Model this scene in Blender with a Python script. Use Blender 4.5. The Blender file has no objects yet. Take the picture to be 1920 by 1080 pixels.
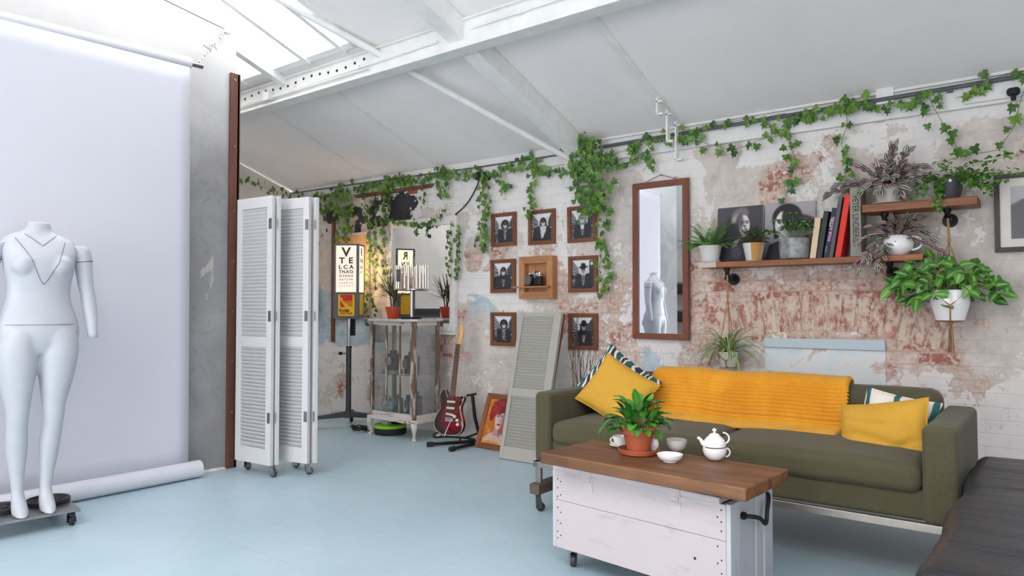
import bpy, bmesh, math, random
import numpy as np
from mathutils import Vector, Matrix, noise
PI = math.pi
V = Vector
scene = bpy.context.scene
col = scene.collection
# ------------------------------------------------------------------ camera, sky, light, exposure
YAW = math.radians(37.6); FPX = 1330.0; PITCH = math.atan(37 / FPX); EYE = 1.2
camd = bpy.data.cameras.new('camera'); camd.sensor_width = 36; camd.lens = 36 * FPX / 1920
camd.clip_start = 0.05
cam = bpy.data.objects.new('camera', camd); col.objects.link(cam)
cam.location = (0, 0, EYE); cam.rotation_euler = (PI / 2 + PITCH, 0, YAW)
scene.camera = cam
world = bpy.data.worlds.new('overcast_sky'); scene.world = world; world.use_nodes = True
bgn = world.node_tree.nodes['Background']; bgn.inputs[0].default_value = (1.0, 0.985, 0.985, 1); bgn.inputs[1].default_value = 3.0
scene.view_settings.view_transform = 'Standard'; scene.view_settings.look = 'None'
scene.view_settings.exposure = 1.22; scene.view_settings.gamma = 1; scene.view_settings.use_curve_mapping = False
scene.cycles.max_bounces = 10; scene.cycles.diffuse_bounces = 5; scene.cycles.transparent_max_bounces = 16
def area(name, loc, rot, sx, sy, power=0, color=(1, 1, 1), portal=False):
    l = bpy.data.lights.new(name, 'AREA'); l.shape = 'RECTANGLE'; l.size = sx; l.size_y = sy
    l.energy = power; l.color = color
    if portal: l.cycles.is_portal = True
    o = bpy.data.objects.new(name, l); o.location = loc; o.rotation_euler = rot; col.objects.link(o); return o
SLOPE = 0.348; SL = math.atan(SLOPE); CEIL0 = 2.57; WY = 5.05; RIDGE = 0.8
def ceil_z(y):
    return CEIL0 + SLOPE * (WY - y) if y > RIDGE else CEIL0 + SLOPE * (WY - RIDGE) - SLOPE * (RIDGE - y)
area('skylight_daylight', (-5.58, 2.2, ceil_z(2.2) + .10), (-SL, 0, 0), 3.1, 2.4, portal=True)
area('added_skylight_portal', (-0.9, -0.7, ceil_z(-0.7) + .10), (SL, 0, 0), 5.6, 2.0, portal=True)  # portal of the unseen skylight added for light from above
area('window_daylight', (-2.5, -3.45, 1.38), (PI / 2, 0, 0), 4.2, 2.25, portal=True)
area('side_window_daylight', (2.65, -.5, 1.68), (PI / 2, 0, PI / 2), 4.0, 1.5, portal=True)

# ------------------------------------------------------------------ helpers: photo pixel -> place
ca, sa, cp, sp = math.cos(YAW), math.sin(YAW), math.cos(PITCH), math.sin(PITCH)
def ray(px, py):
    u = (px - 960) / FPX; v = (540 - py) / FPX; h = cp - v * sp
    return V((-sa * h + u * ca, ca * h + u * sa, sp + v * cp))
def at_y(px, py, y): d = ray(px, py); return V((0, 0, EYE)) + d * (y / d.y)
def at_z(px, py, z): d = ray(px, py); return V((0, 0, EYE)) + d * ((z - EYE) / d.z)

# ------------------------------------------------------------------ helpers: materials
def lin(v):
    v = v / 255.0
    return v / 12.92 if v <= .04045 else ((v + .055) / 1.055) ** 2.4
def C(r, g, b): return (lin(r), lin(g), lin(b), 1)
MATS = {}
def newmat(name):
    m = bpy.data.materials.new(name); m.use_nodes = True; MATS[name] = m
    nt = m.node_tree; return m, nt, nt.nodes['Principled BSDF']
def tc(nt, scale=(1, 1, 1)):
    t = nt.nodes.new('ShaderNodeTexCoord'); mp = nt.nodes.new('ShaderNodeMapping')
    mp.inputs['Scale'].default_value = scale; nt.links.new(t.outputs['Object'], mp.inputs[0]); return mp.outputs[0]
def nz(nt, vec, scale, detail=4, rough=.55, dist=0):
    n = nt.nodes.new('ShaderNodeTexNoise'); n.inputs['Scale'].default_value = scale
    n.inputs['Detail'].default_value = detail; n.inputs['Roughness'].default_value = rough; n.inputs['Distortion'].default_value = dist
    nt.links.new(vec, n.inputs['Vector']); return n.outputs['Fac']
def ramp(nt, fac, stops):
    r = nt.nodes.new('ShaderNodeValToRGB'); e = r.color_ramp.elements
    while len(e) < len(stops): e.new(.5)
    for k, (p, c) in enumerate(stops): e[k].position = p; e[k].color = c if len(c) == 4 else (*c, 1)
    nt.links.new(fac, r.inputs[0]); return r.outputs[0]
def mix(nt, fac, a, b, mode='MIX'):
    m = nt.nodes.new('ShaderNodeMix'); m.data_type = 'RGBA'; m.blend_type = mode
    for s, v in ((m.inputs[0], fac), (m.inputs[6], a), (m.inputs[7], b)):
        if hasattr(v, 'links') or hasattr(v, 'is_linked'): nt.links.new(v, s)
        else: s.default_value = v
    return m.outputs[2]
def mth(nt, op, a, b=0.5, c=None, clamp=False):
    m = nt.nodes.new('ShaderNodeMath'); m.operation = op; m.use_clamp = clamp
    for s, v in zip(m.inputs, (a, b, c)):
        if v is None: continue
        if hasattr(v, 'is_linked'): nt.links.new(v, s)
        else: s.default_value = v
    return m.outputs[0]
def bump(nt, bs, h, strength=.3, dist=.01, nrm=None):
    b = nt.nodes.new('ShaderNodeBump'); b.inputs['Strength'].default_value = strength; b.inputs['Distance'].default_value = dist
    nt.links.new(h, b.inputs['Height'])
    if nrm is not None: nt.links.new(nrm, b.inputs['Normal'])
    nt.links.new(b.outputs[0], bs.inputs['Normal']); return b.outputs[0]
def attr(nt, name='Col'):
    a = nt.nodes.new('ShaderNodeAttribute'); a.attribute_name = name; return a.outputs['Color']
def sep(nt, c):
    s = nt.nodes.new('ShaderNodeSeparateColor'); nt.links.new(c, s.inputs[0]); return s.outputs
def plain(name, c, rough=.5, metal=0, var=.06, vscale=8, bmp=0, bscale=60, bdist=.002, sheen=0, coat=0, ior=None):
    m, nt, bs = newmat(name); vec = tc(nt)
    n = nz(nt, vec, vscale, 4)
    lo = tuple(max(0, x * (1 - var * 2)) for x in c[:3]); hi = tuple(min(1, x * (1 + var * 2)) for x in c[:3])
    nt.links.new(ramp(nt, n, [(.3, lo), (.7, hi)]), bs.inputs['Base Color'])
    bs.inputs['Roughness'].default_value = rough; bs.inputs['Metallic'].default_value = metal
    if bmp: bump(nt, bs, nz(nt, vec, bscale, 3), bmp, bdist)
    if sheen: bs.inputs['Sheen Weight'].default_value = sheen
    if coat: bs.inputs['Coat Weight'].default_value = coat
    return m
def wood(name, c1, c2, axis=0, rough=.5, scale=1.0, knots=True, bmp=.25):
    m, nt, bs = newmat(name)
    s = [14, 14, 14]; s[axis] = 1.0
    vec = tc(nt, tuple(x * scale for x in s))
    n = nz(nt, vec, 1.6, 8, .65, .6); n2 = nz(nt, tc(nt), 5, 3)
    c = ramp(nt, n, [(.25, c1), (.5, tuple((a + b) / 2 for a, b in zip(c1, c2))), (.72, c2)])
    c = mix(nt, ramp(nt, n2, [(.35, (0, 0, 0)), (.75, (.45, .45, .45))]), c, c1)
    nt.links.new(c, bs.inputs['Base Color']); bs.inputs['Roughness'].default_value = rough
    bump(nt, bs, n, bmp, .003); return m
def paintwood(name, c, under, amt=.35, axis=0, rough=.55, edge=.02):
    """worn paint over wood: chips where a stretched noise is high"""
    m, nt, bs = newmat(name); s = [9, 9, 9]; s[axis] = 1.4
    vec = tc(nt, tuple(s)); n = nz(nt, vec, 2.2, 9, .7, .4)
    f = ramp(nt, n, [(1 - amt - edge, (0, 0, 0)), (1 - amt + edge, (1, 1, 1))])
    n2 = nz(nt, tc(nt), 3, 4)
    base = mix(nt, n2, tuple(x * .93 for x in c[:3]) + (1,), c)
    nt.links.new(mix(nt, f, base, under), bs.inputs['Base Color']); bs.inputs['Roughness'].default_value = rough
    bump(nt, bs, n, .2, .002); return m
def emit(name, c, s):
    m, nt, bs = newmat(name); bs.inputs['Base Color'].default_value = c
    bs.inputs['Emission Color'].default_value = c; bs.inputs['Emission Strength'].default_value = s; return m
def glassy(name, tint=(1, 1, 1), refl=.12, haze=0.0, hazec=(.7, .72, .75)):
    m, nt, bs = newmat(name); nt.nodes.remove(bs); out = nt.nodes['Material Output']
    t = nt.nodes.new('ShaderNodeBsdfTransparent'); t.inputs[0].default_value = (*tint, 1)
    g = nt.nodes.new('ShaderNodeBsdfGlossy'); g.inputs['Roughness'].default_value = .03
    f = nt.nodes.new('ShaderNodeLayerWeight'); f.inputs[0].default_value = .25
    mm = mth(nt, 'MULTIPLY_ADD', f.outputs['Fresnel'], .6, refl * .3, True)
    mx = nt.nodes.new('ShaderNodeMixShader'); nt.links.new(mm, mx.inputs[0]); nt.links.new(t.outputs[0], mx.inputs[1]); nt.links.new(g.outputs[0], mx.inputs[2])
    res = mx.outputs[0]
    if haze:
        d = nt.nodes.new('ShaderNodeBsdfDiffuse'); d.inputs[0].default_value = (*hazec, 1)
        n = nz(nt, tc(nt), 7, 5); hf = mth(nt, 'MULTIPLY', n, haze * 2, None, True)
        m2 = nt.nodes.new('ShaderNodeMixShader'); nt.links.new(hf, m2.inputs[0]); nt.links.new(res, m2.inputs[1]); nt.links.new(d.outputs[0], m2.inputs[2]); res = m2.outputs[0]
    nt.links.new(res, out.inputs[0]); return m
def leafmat(name, c1, c2, stripe=None, stripe_c=None, under=None, rough=.4):
    """Col: r = across (0 mid vein .. 1 edge), g = random per leaf, b = along"""
    m, nt, bs = newmat(name); s = sep(nt, attr(nt))
    c = mix(nt, s[1], c1, c2)
    if stripe:
        lo, hi = stripe
        n = nz(nt, tc(nt), 60, 3); acc = mth(nt, 'MULTIPLY_ADD', n, .35, mth(nt, 'ADD', s[0], -.17))
        f = ramp(nt, acc, [(max(0, lo - .06), (0, 0, 0)), (lo, (1, 1, 1)), (hi, (1, 1, 1)), (min(1, hi + .08), (0, 0, 0))])
        c = mix(nt, f, c, stripe_c)
    else:
        f = ramp(nt, s[0], [(0, (1, 1, 1)), (.12, (0, 0, 0))]); c = mix(nt, mth(nt, 'MULTIPLY', f, .3), c, tuple(min(1, x * 2.2) for x in c2[:3]) + (1,))
    if under:
        g = nt.nodes.new('ShaderNodeNewGeometry'); c = mix(nt, g.outputs['Backfacing'], c, under)
    nt.links.new(c, bs.inputs['Base Color']); bs.inputs['Roughness'].default_value = rough
    bs.inputs['Subsurface Weight'].default_value = 0
    try: bs.inputs['Transmission Weight'].default_value = 0
    except Exception: pass
    return m
def vcmat(name, rough=.45, coat=0):
    m, nt, bs = newmat(name); nt.links.new(attr(nt), bs.inputs['Base Color']); bs.inputs['Roughness'].default_value = rough
    bs.inputs['Coat Weight'].default_value = coat; return m

# ------------------------------------------------------------------ helpers: mesh builder
class MB:
    def __init__(s, M=None): s.v = []; s.f = []; s.c = []; s.M = M or Matrix(); s.usec = False; s.cc = (0, 0, 0)
    def add(s, vs, fs, cols=None):
        b = len(s.v); s.v += [s.M @ V(p) for p in vs]; s.f += [tuple(i + b for i in f) for f in fs]
        if cols is not None: s.usec = True; s.c += list(cols)
        else: s.c += [s.cc] * len(vs)
        return s
    def box(s, c, d, R=None):
        x, y, z = d[0] / 2, d[1] / 2, d[2] / 2
        vs = [V((a * x, b * y, e * z)) for a in (-1, 1) for b in (-1, 1) for e in (-1, 1)]
        if R: vs = [R @ p for p in vs]
        return s.add([p + V(c) for p in vs], [(0, 1, 3, 2), (4, 6, 7, 5), (0, 4, 5, 1), (2, 3, 7, 6), (0, 2, 6, 4), (1, 5, 7, 3)])
    def mm(s, a, b):
        return s.box([(a[i] + b[i]) / 2 for i in range(3)], [abs(b[i] - a[i]) for i in range(3)])
    def hexa(s, p):   # 8 points: bottom quad 0-3, top quad 4-7
        return s.add(p, [(0, 3, 2, 1), (4, 5, 6, 7), (0, 1, 5, 4), (1, 2, 6, 5), (2, 3, 7, 6), (3, 0, 4, 7)])
    def cyl(s, a, b, r, r2=None, n=16, cap=True):
        return s.tube([a, b], [r, r if r2 is None else r2], n, cap)
    def tube(s, pts, r, n=8, cap=True):
        pts = [V(p) for p in pts]; k = len(pts); rr = r if isinstance(r, (list, tuple)) else [r] * k
        vs = []; fs = []; up = None
        for i, p in enumerate(pts):
            d = (pts[min(i + 1, k - 1)] - pts[max(i - 1, 0)])
            d = d.normalized() if d.length > 1e-9 else V((0, 0, 1))
            if up is None:
                up = d.orthogonal().normalized()
            else:
                up = (up - d * up.dot(d)); up = up.normalized() if up.length > 1e-6 else d.orthogonal().normalized()
            w = d.cross(up)
            for j in range(n):
                t = 2 * PI * j / n; vs.append(p + (up * math.cos(t) + w * math.sin(t)) * rr[i])
        for i in range(k - 1):
            for j in range(n):
                a = i * n + j; b = i * n + (j + 1) % n; fs.append((a, b, b + n, a + n))
        if cap: fs.append(tuple(range(n))[::-1]); fs.append(tuple((k - 1) * n + j for j in range(n)))
        return s.add(vs, fs)
    def lathe(s, prof, c=(0, 0, 0), n=32, sx=1, sy=1):
        vs = []; fs = []; k = len(prof)
        for r, z in prof:
            for j in range(n):
                t = 2 * PI * j / n; vs.append(V(c) + V((r * math.cos(t) * sx, r * math.sin(t) * sy, z)))
        for i in range(k - 1):
            for j in range(n):
                a = i * n + j; b = i * n + (j + 1) % n; fs.append((a, b, b + n, a + n))
        if prof[0][0] > 1e-5: fs.append(tuple(range(n))[::-1])
        if prof[-1][0] > 1e-5: fs.append(tuple((k - 1) * n + j for j in range(n)))
        return s.add(vs, fs)
    def loft(s, rings, cap=True, closed=True):
        n = len(rings[0]); vs = [p for r in rings for p in r]; fs = []
        for i in range(len(rings) - 1):
            for j in range(n if closed else n - 1):
                a = i * n + j; b = i * n + (j + 1) % n; fs.append((a, b, b + n, a + n))
        if cap: fs.append(tuple(range(n))[::-1]); fs.append(tuple((len(rings) - 1) * n + j for j in range(n)))
        return s.add(vs, fs)
    def prism(s, poly, d0, d1, axis=1):
        """2D polygon extruded along axis between d0 and d1"""
        def P(a, b, d):
            return V((a, d, b)) if axis == 1 else (V((d, a, b)) if axis == 0 else V((a, b, d)))
        n = len(poly); vs = [P(a, b, d0) for a, b in poly] + [P(a, b, d1) for a, b in poly]
        fs = [tuple(range(n)), tuple(range(2 * n - 1, n - 1, -1))] + [(i, i + n, (i + 1) % n + n, (i + 1) % n) for i in range(n)]
        return s.add(vs, fs)
    def torus(s, c, R, r, n=24, m=8, axis='z', a0=0, a1=2 * PI):
        pts = []
        full = abs(a1 - a0 - 2 * PI) < 1e-6
        for i in range(n + 1):
            t = a0 + (a1 - a0) * i / n; x, y = R * math.cos(t), R * math.sin(t)
            pts.append(V(c) + (V((x, y, 0)) if axis == 'z' else V((x, 0, y)) if axis == 'y' else V((0, x, y))))
        return s.tube(pts, r, m, not full)
    def rbox(s, c, d, r=.03, seg=4, mid=6, M=None, fn=None):
        c = V(c); h = [x / 2 for x in d]; r = min(r, min(h) * .999)
        def coords(hh):
            L = [-hh + r - r * math.tan(PI / 4 * (1 - i / seg)) for i in range(seg)]
            midp = [-(hh - r) + 2 * (hh - r) * i / mid for i in range(mid + 1)]
            return L + midp + [-x for x in reversed(L)]
        cs = [coords(x) for x in h]; idx = {}; vs = []; fs = []
        def vert(p):
            k = tuple(round(x, 6) for x in p)
            if k in idx: return idx[k]
            q = V(p); inner = V([max(-(h[i] - r), min(h[i] - r, q[i])) for i in range(3)]); dlt = q - inner
            if dlt.length > 1e-9: q = inner + dlt.normalized() * r
            if fn: q = fn(q)
            if M: q = M @ q
            idx[k] = len(vs); vs.append(q + c); return idx[k]
        for ax in range(3):
            u, v = (ax + 1) % 3, (ax + 2) % 3
            for sg in (-1, 1):
                for i in range(len(cs[u]) - 1):
                    for j in range(len(cs[v]) - 1):
                        q = []
                        for (a, b) in ((i, j), (i + 1, j), (i + 1, j + 1), (i, j + 1)):
                            p = [0, 0, 0]; p[ax] = sg * h[ax]; p[u] = cs[u][a]; p[v] = cs[v][b]; q.append(vert(p))
                        if sg < 0: q.reverse()
                        if len(set(q)) > 2: fs.append(tuple(dict.fromkeys(q)))
        return s.add(vs, fs)
    def build(s, name, mat, parent=None, smooth=False, bevel=0, bseg=2, sub=0, remesh=0, solid=0):
        me = bpy.data.meshes.new(name); o = bpy.data.objects.new(name, me); col.objects.link(o)
        vs = s.v
        if parent:
            o.parent = parent; root = parent
            while root.parent: root = root.parent
            inv = root.matrix_basis.inverted(); vs = [inv @ p for p in vs]
        else:
            xs = [p.x for p in vs]; ys = [p.y for p in vs]; zz = [p.z for p in vs]
            o0 = V(((min(xs) + max(xs)) / 2, (min(ys) + max(ys)) / 2, min(zz))); vs = [p - o0 for p in vs]; o.location = o0
        me.from_pydata([tuple(p) for p in vs], [], s.f)
        if s.usec:
            ca_ = me.color_attributes.new('Col', 'FLOAT_COLOR', 'POINT')
            ca_.data.foreach_set('color', np.array([(*c, 1.0) for c in s.c], dtype=np.float32).ravel())
        me.materials.append(MATS[mat] if isinstance(mat, str) else mat)
        me.validate()
        if smooth:
            me.polygons.foreach_set('use_smooth', [True] * len(me.polygons))
            if smooth != 'all': me.set_sharp_from_angle(angle=math.radians(38))
        if remesh:
            md = o.modifiers.new('remesh', 'REMESH'); md.mode = 'VOXEL'; md.voxel_size = remesh; md.use_smooth_shade = True
            md = o.modifiers.new('smooth', 'SMOOTH'); md.iterations = 8; md.factor = .6
        if solid: md = o.modifiers.new('solid', 'SOLIDIFY'); md.thickness = solid
        if bevel: md = o.modifiers.new('bevel', 'BEVEL'); md.width = bevel; md.segments = bseg; md.limit_method = 'ANGLE'; md.harden_normals = False
        if sub: md = o.modifiers.new('sub', 'SUBSURF'); md.levels = sub; md.render_levels = sub
        return o
def tag(o, label=None, cat=None, group=None, kind=None):
    if label: o['label'] = label
    if cat: o['category'] = cat
    if group: o['group'] = group
    if kind: o['kind'] = kind
    return o
def thing(name, label, cat, loc, group=None, rot=None):
    o = bpy.data.objects.new(name, None); o.empty_display_size = .05; col.objects.link(o)
    o.location = loc
    if rot: o.rotation_euler = rot
    o.matrix_basis  # touch
    return tag(o, label, cat, group)
def struct(o): return tag(o, kind='structure')
def frame3(o, x, y=None, z=None):
    """matrix with origin o, axes x (right), z (up); y = z cross x"""
    x = V(x).normalized(); z = V(z); z = (z - x * z.dot(x)).normalized(); y = z.cross(x)
    return Matrix(((x.x, y.x, z.x, o[0]), (x.y, y.y, z.y, o[1]), (x.z, y.z, z.z, o[2]), (0, 0, 0, 1)))
def crv(pts, n=8):
    pts = [V(p) for p in pts]; P = [pts[0] * 2 - pts[1]] + pts + [pts[-1] * 2 - pts[-2]]; out = []
    for i in range(1, len(P) - 2):
        for k in range(n):
            t = k / n; a, b, c, d = P[i - 1], P[i], P[i + 1], P[i + 2]
            out.append(.5 * ((2 * b) + (c - a) * t + (2 * a - 5 * b + 4 * c - d) * t * t + (3 * b - a - 3 * c + d) * t ** 3))
    return out + [pts[-1]]
def lerp(a, b, t): return a + (b - a) * t
def wob(p, s=3, a=.01): return V((noise.noise(V(p) * s), noise.noise(V(p) * s + V((7, 3, 1))), noise.noise(V(p) * s + V((2, 9, 5))))) * a
_fonts = {}
def text(mb, txt, size, M, depth=.0015, bold=0.0, sx=1.0, align='CENTER', spacing=1.0):
    """adds extruded lettering to a builder; M maps text plane (x right, y up, z out) to the world"""
    cu = bpy.data.curves.new('lettering', 'FONT'); cu.body = txt; cu.size = size; cu.extrude = depth; cu.offset = bold
    cu.align_x = align; cu.align_y = 'CENTER'; cu.space_character = spacing
    ob = bpy.data.objects.new('lettering', cu); col.objects.link(ob)
    dg = bpy.context.evaluated_depsgraph_get(); me = bpy.data.meshes.new_from_object(ob.evaluated_get(dg))
    mb.add([M @ V((v.co.x * sx, v.co.y, v.co.z)) for v in me.vertices], [tuple(p.vertices) for p in me.polygons])
    bpy.data.objects.remove(ob); bpy.data.curves.remove(cu); bpy.data.meshes.remove(me)
# ---- painted pictures: small numpy rasteriser -> vertex colours on a grid
class Paint:
    def __init__(s, nx, ny, bg):
        s.nx, s.ny = nx, ny; s.a = np.zeros((ny, nx, 3)) + np.array(bg, float)
        s.u, s.v = np.meshgrid(np.linspace(0, 1, nx), np.linspace(0, 1, ny)); s.asp = ny / nx
    def _bl(s, m, c): s.a = s.a * (1 - m[..., None]) + np.array(c, float) * m[..., None]
    def ell(s, cx, cy, rx, ry, c, rot=0, soft=.02, al=1):
        du, dv = s.u - cx, s.v - cy; t = math.radians(rot)
        a = du * math.cos(t) + dv * math.sin(t); b = -du * math.sin(t) + dv * math.cos(t)
        d = 1 - np.sqrt((a / rx) ** 2 + (b / ry) ** 2); s._bl(np.clip(d * min(rx, ry) / soft + .5, 0, 1) * al, c)
    def poly(s, pts, c, al=1):
        ins = np.zeros(s.u.shape, bool); n = len(pts)
        for i in range(n):
            x1, y1 = pts[i]; x2, y2 = pts[(i + 1) % n]
            if y1 == y2: continue
            cond = ((y1 > s.v) != (y2 > s.v)) & (s.u < (x2 - x1) * (s.v - y1) / (y2 - y1) + x1); ins ^= cond
        m = ins.astype(float); p = np.pad(m, 1, mode='edge')
        m = (m * 4 + p[:-2, 1:-1] + p[2:, 1:-1] + p[1:-1, :-2] + p[1:-1, 2:]) / 8
        s._bl(m * al, c)
    def grad(s, c0, c1, x0=0, y0=0, x1=0, y1=1):
        L = (x1 - x0) ** 2 + (y1 - y0) ** 2; t = np.clip(((s.u - x0) * (x1 - x0) + (s.v - y0) * (y1 - y0)) / L, 0, 1)[..., None]
        s.a = np.array(c0, float) * (1 - t) + np.array(c1, float) * t
    def grain(s, amt, seed=0):
        r = np.random.RandomState(seed); s.a = s.a * (1 + amt * r.randn(s.ny, s.nx, 1))
    def speck(s, x0, y0, x1, y1, n, c, seed, r=.012):
        R = random.Random(seed)
        for _ in range(n): s.ell(R.uniform(x0, x1), R.uniform(y0, y1), r * R.uniform(.5, 1.5), r * R.uniform(.4, 1.2), c, soft=.01)
def print_mesh(name, paint, M, w, h, mat, parent, thick=.002):
    """a print: grid in the x-z plane facing -y, top row first"""
    nx, ny = paint.nx, paint.ny; mb = MB(M); vs = []; cs = []
    A = np.clip(paint.a, 0, 255) / 255.0; A = np.where(A <= .04045, A / 12.92, ((A + .055) / 1.055) ** 2.4)
    for j in range(ny):
        for i in range(nx):
            vs.append((-w / 2 + w * i / (nx - 1), 0, h - h * j / (ny - 1))); cs.append(tuple(A[j, i]))
    fs = [(j * nx + i, (j + 1) * nx + i, (j + 1) * nx + i + 1, j * nx + i + 1) for j in range(ny - 1) for i in range(nx - 1)]
    mb.add(vs, fs, cs)
    b = [(-w / 2, thick, 0), (w / 2, thick, 0), (w / 2, thick, h), (-w / 2, thick, h)]
    mb.add(b, [(0, 1, 2, 3)], [(.3, .3, .3)] * 4)
    return mb.build(name, mat, parent)

# ------------------------------------------------------------------ materials
plain('white_paint', C(226, 224, 223), .6, var=.02, bmp=.15, bscale=30)
plain('steel_white', C(235, 235, 233), .5, var=.03, bmp=.2, bscale=40)
plain('black_metal', C(34, 35, 38), .45, .6, var=.1)
plain('black_rubber', C(28, 28, 30), .7, 0, var=.1)
plain('dark_grey_metal', C(72, 74, 78), .45, .5, var=.08)
plain('chrome', C(200, 200, 205), .18, 1, var=.02)
plain('steel', C(150, 150, 150), .35, .9, var=.08, vscale=12)
plain('brass', C(170, 130, 70), .35, .9)
plain('white_ceramic', C(238, 238, 240), .12, 0, var=.01, coat=.5)
plain('grey_ceramic', C(205, 200, 195), .25, 0, var=.04)
plain('soil', C(60, 44, 34), .9, 0, var=.3, vscale=60, bmp=1, bscale=120, bdist=.01)
plain('stem_green', C(104, 128, 62), .6, 0, var=.15)
plain('stem_brown', C(92, 74, 56), .8, 0, var=.2)
plain('conduit', C(92, 94, 96), .5, .3, var=.08)
glassy('clear_glass')
m, nt, bs = newmat('mirror_glass'); bs.inputs['Base Color'].default_value = (.86, .87, .88, 1); bs.inputs['Metallic'].default_value = 1; bs.inputs['Roughness'].default_value = .015
# painted, peeling brick
m, nt, bs = newmat('peeling_brick'); vec = tc(nt)
s4 = sep(nt, attr(nt, 'Col')); blk = attr(nt, 'Blk')
n1 = nz(nt, vec, 2.6, 9, .62, .3); n2 = nz(nt, vec, 9, 8, .65, .4); n3 = nz(nt, vec, 34, 6, .6); nf = nz(nt, vec, 120, 3)
nn = mth(nt, 'MULTIPLY_ADD', mth(nt, 'ADD', n2, -.5), 1.0, mth(nt, 'MULTIPLY', mth(nt, 'ADD', n1, -.5), 1.9))
nn2 = mth(nt, 'MULTIPLY_ADD', mth(nt, 'ADD', n3, -.5), .55, nn)
xz = nt.nodes.new('ShaderNodeSeparateXYZ'); nt.links.new(vec, xz.inputs[0])
cx = nt.nodes.new('ShaderNodeCombineXYZ'); nt.links.new(xz.outputs[0], cx.inputs[0]); nt.links.new(xz.outputs[2], cx.inputs[1])
wv = nt.nodes.new('ShaderNodeVectorMath'); wv.operation = 'ADD'
nd = nt.nodes.new('ShaderNodeTexNoise'); nd.inputs['Scale'].default_value = 7; nd.inputs['Detail'].default_value = 3; nt.links.new(vec, nd.inputs['Vector'])
sc2 = nt.nodes.new('ShaderNodeVectorMath'); sc2.operation = 'SCALE'; sc2.inputs['Scale'].default_value = .022; nt.links.new(nd.outputs['Color'], sc2.inputs[0])
nt.links.new(cx.outputs[0], wv.inputs[0]); nt.links.new(sc2.outputs[0], wv.inputs[1])
br = nt.nodes.new('ShaderNodeTexBrick'); nt.links.new(wv.outputs[0], br.inputs['Vector']); br.inputs['Scale'].default_value = 1
br.inputs['Brick Width'].default_value = .23; br.inputs['Row Height'].default_value = .078; br.inputs['Mortar Size'].default_value = .006; br.inputs['Mortar Smooth'].default_value = .4
br.inputs['Color1'].default_value = C(160, 100, 86); br.inputs['Color2'].default_value = C(186, 142, 124); br.inputs['Mortar'].default_value = C(178, 156, 140)
red = ramp(nt, n3, [(.3, C(148, 86, 74)), (.7, C(178, 118, 102))])
brick = mix(nt, .45, br.outputs['Color'], red)
wash = mth(nt, 'ADD', mth(nt, 'MULTIPLY', mth(nt, 'ADD', n2, -.5), 1.1), mth(nt, 'MULTIPLY', mth(nt, 'ADD', n3, -.5), 1.6))
brr = nt.nodes.new('ShaderNodeTexBrick'); nt.links.new(wv.outputs[0], brr.inputs['Vector']); brr.inputs['Scale'].default_value = 1
brr.inputs['Brick Width'].default_value = .23; brr.inputs['Row Height'].default_value = .078; brr.inputs['Mortar Size'].default_value = .007; brr.inputs['Mortar Smooth'].default_value = .3
brr.inputs['Color1'].default_value = (0, 0, 0, 1); brr.inputs['Color2'].default_value = (1, 1, 1, 1); brr.inputs['Mortar'].default_value = (1.3, 1.3, 1.3, 1)
rb = sep(nt, brr.outputs['Color'])[0]; wash = mth(nt, 'ADD', wash, mth(nt, 'MULTIPLY', mth(nt, 'ADD', rb, -.36), .75))
washf = ramp(nt, mth(nt, 'ADD', mth(nt, 'ADD', wash, mth(nt, 'MULTIPLY', s4[0], -.35)), .80), [(.3, (0, 0, 0)), (.5, (1, 1, 1))])
washc = ramp(nt, mth(nt, 'MULTIPLY_ADD', n3, .5, mth(nt, 'MULTIPLY', n2, .5)), [(.40, C(176, 146, 132)), (.5, C(204, 182, 170)), (.62, C(222, 208, 200))])
washc = mix(nt, mth(nt, 'MULTIPLY', brr.outputs['Fac'], .35), washc, C(170, 140, 124))
brick = mix(nt, mth(nt, 'MULTIPLY', washf, .92), brick, washc)
drk = ramp(nt, nz(nt, vec, 13, 8, .75, .8), [(.60, (0, 0, 0)), (.66, (1, 1, 1))]); brick = mix(nt, mth(nt, 'MULTIPLY', drk, .5), brick, C(120, 84, 72))
beige = ramp(nt, n2, [(.3, C(186, 174, 166)), (.5, C(206, 196, 189)), (.7, C(220, 212, 206))])
white = ramp(nt, n1, [(.3, C(222, 216, 214)), (.7, C(238, 234, 233))])
white = mix(nt, mth(nt, 'MULTIPLY', br.outputs['Fac'], .05), white, C(170, 160, 152))
blue = ramp(nt, n2, [(.35, C(150, 176, 190)), (.65, C(196, 210, 218))])
def mask(ch, k=1.0, w=.05, src=None):
    v = mth(nt, 'ADD', ch, mth(nt, 'MULTIPLY', src if src is not None else nn, k)); return ramp(nt, v, [(.5 - w, (0, 0, 0)), (.5 + w, (1, 1, 1))])
mb_ = mask(s4[1], 1.0, .03, nn2); mr_ = mask(s4[0], 1.1, .03, nn2); mbl = mask(s4[2], .9, .09, nn2); mk = mask(blk, .9, .012, nn2)
c = mix(nt, mb_, white, beige); c = mix(nt, mbl, c, blue); c = mix(nt, mr_, c, brick); c = mix(nt, mk, c, C(52, 52, 56))
sp_ = ramp(nt, nz(nt, vec, 17, 7, .7, 1.2), [(.66, (0, 0, 0)), (.69, (1, 1, 1))])
c = mix(nt, mth(nt, 'MULTIPLY', sp_, .55), c, C(150, 122, 106))
nt.links.new(c, bs.inputs['Base Color']); bs.inputs['Roughness'].default_value = .8
hh = mth(nt, 'MULTIPLY_ADD', br.outputs['Fac'], -.45, mth(nt, 'MULTIPLY', nf, .1))
hh = mth(nt, 'MULTIPLY_ADD', mb_, -.28, hh); hh = mth(nt, 'MULTIPLY_ADD', mr_, -.35, hh); hh = mth(nt, 'MULTIPLY_ADD', n3, .25, hh)
hh = mth(nt, 'MULTIPLY_ADD', mk, .2, hh)
bump(nt, bs, hh, .5, .009)
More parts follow.
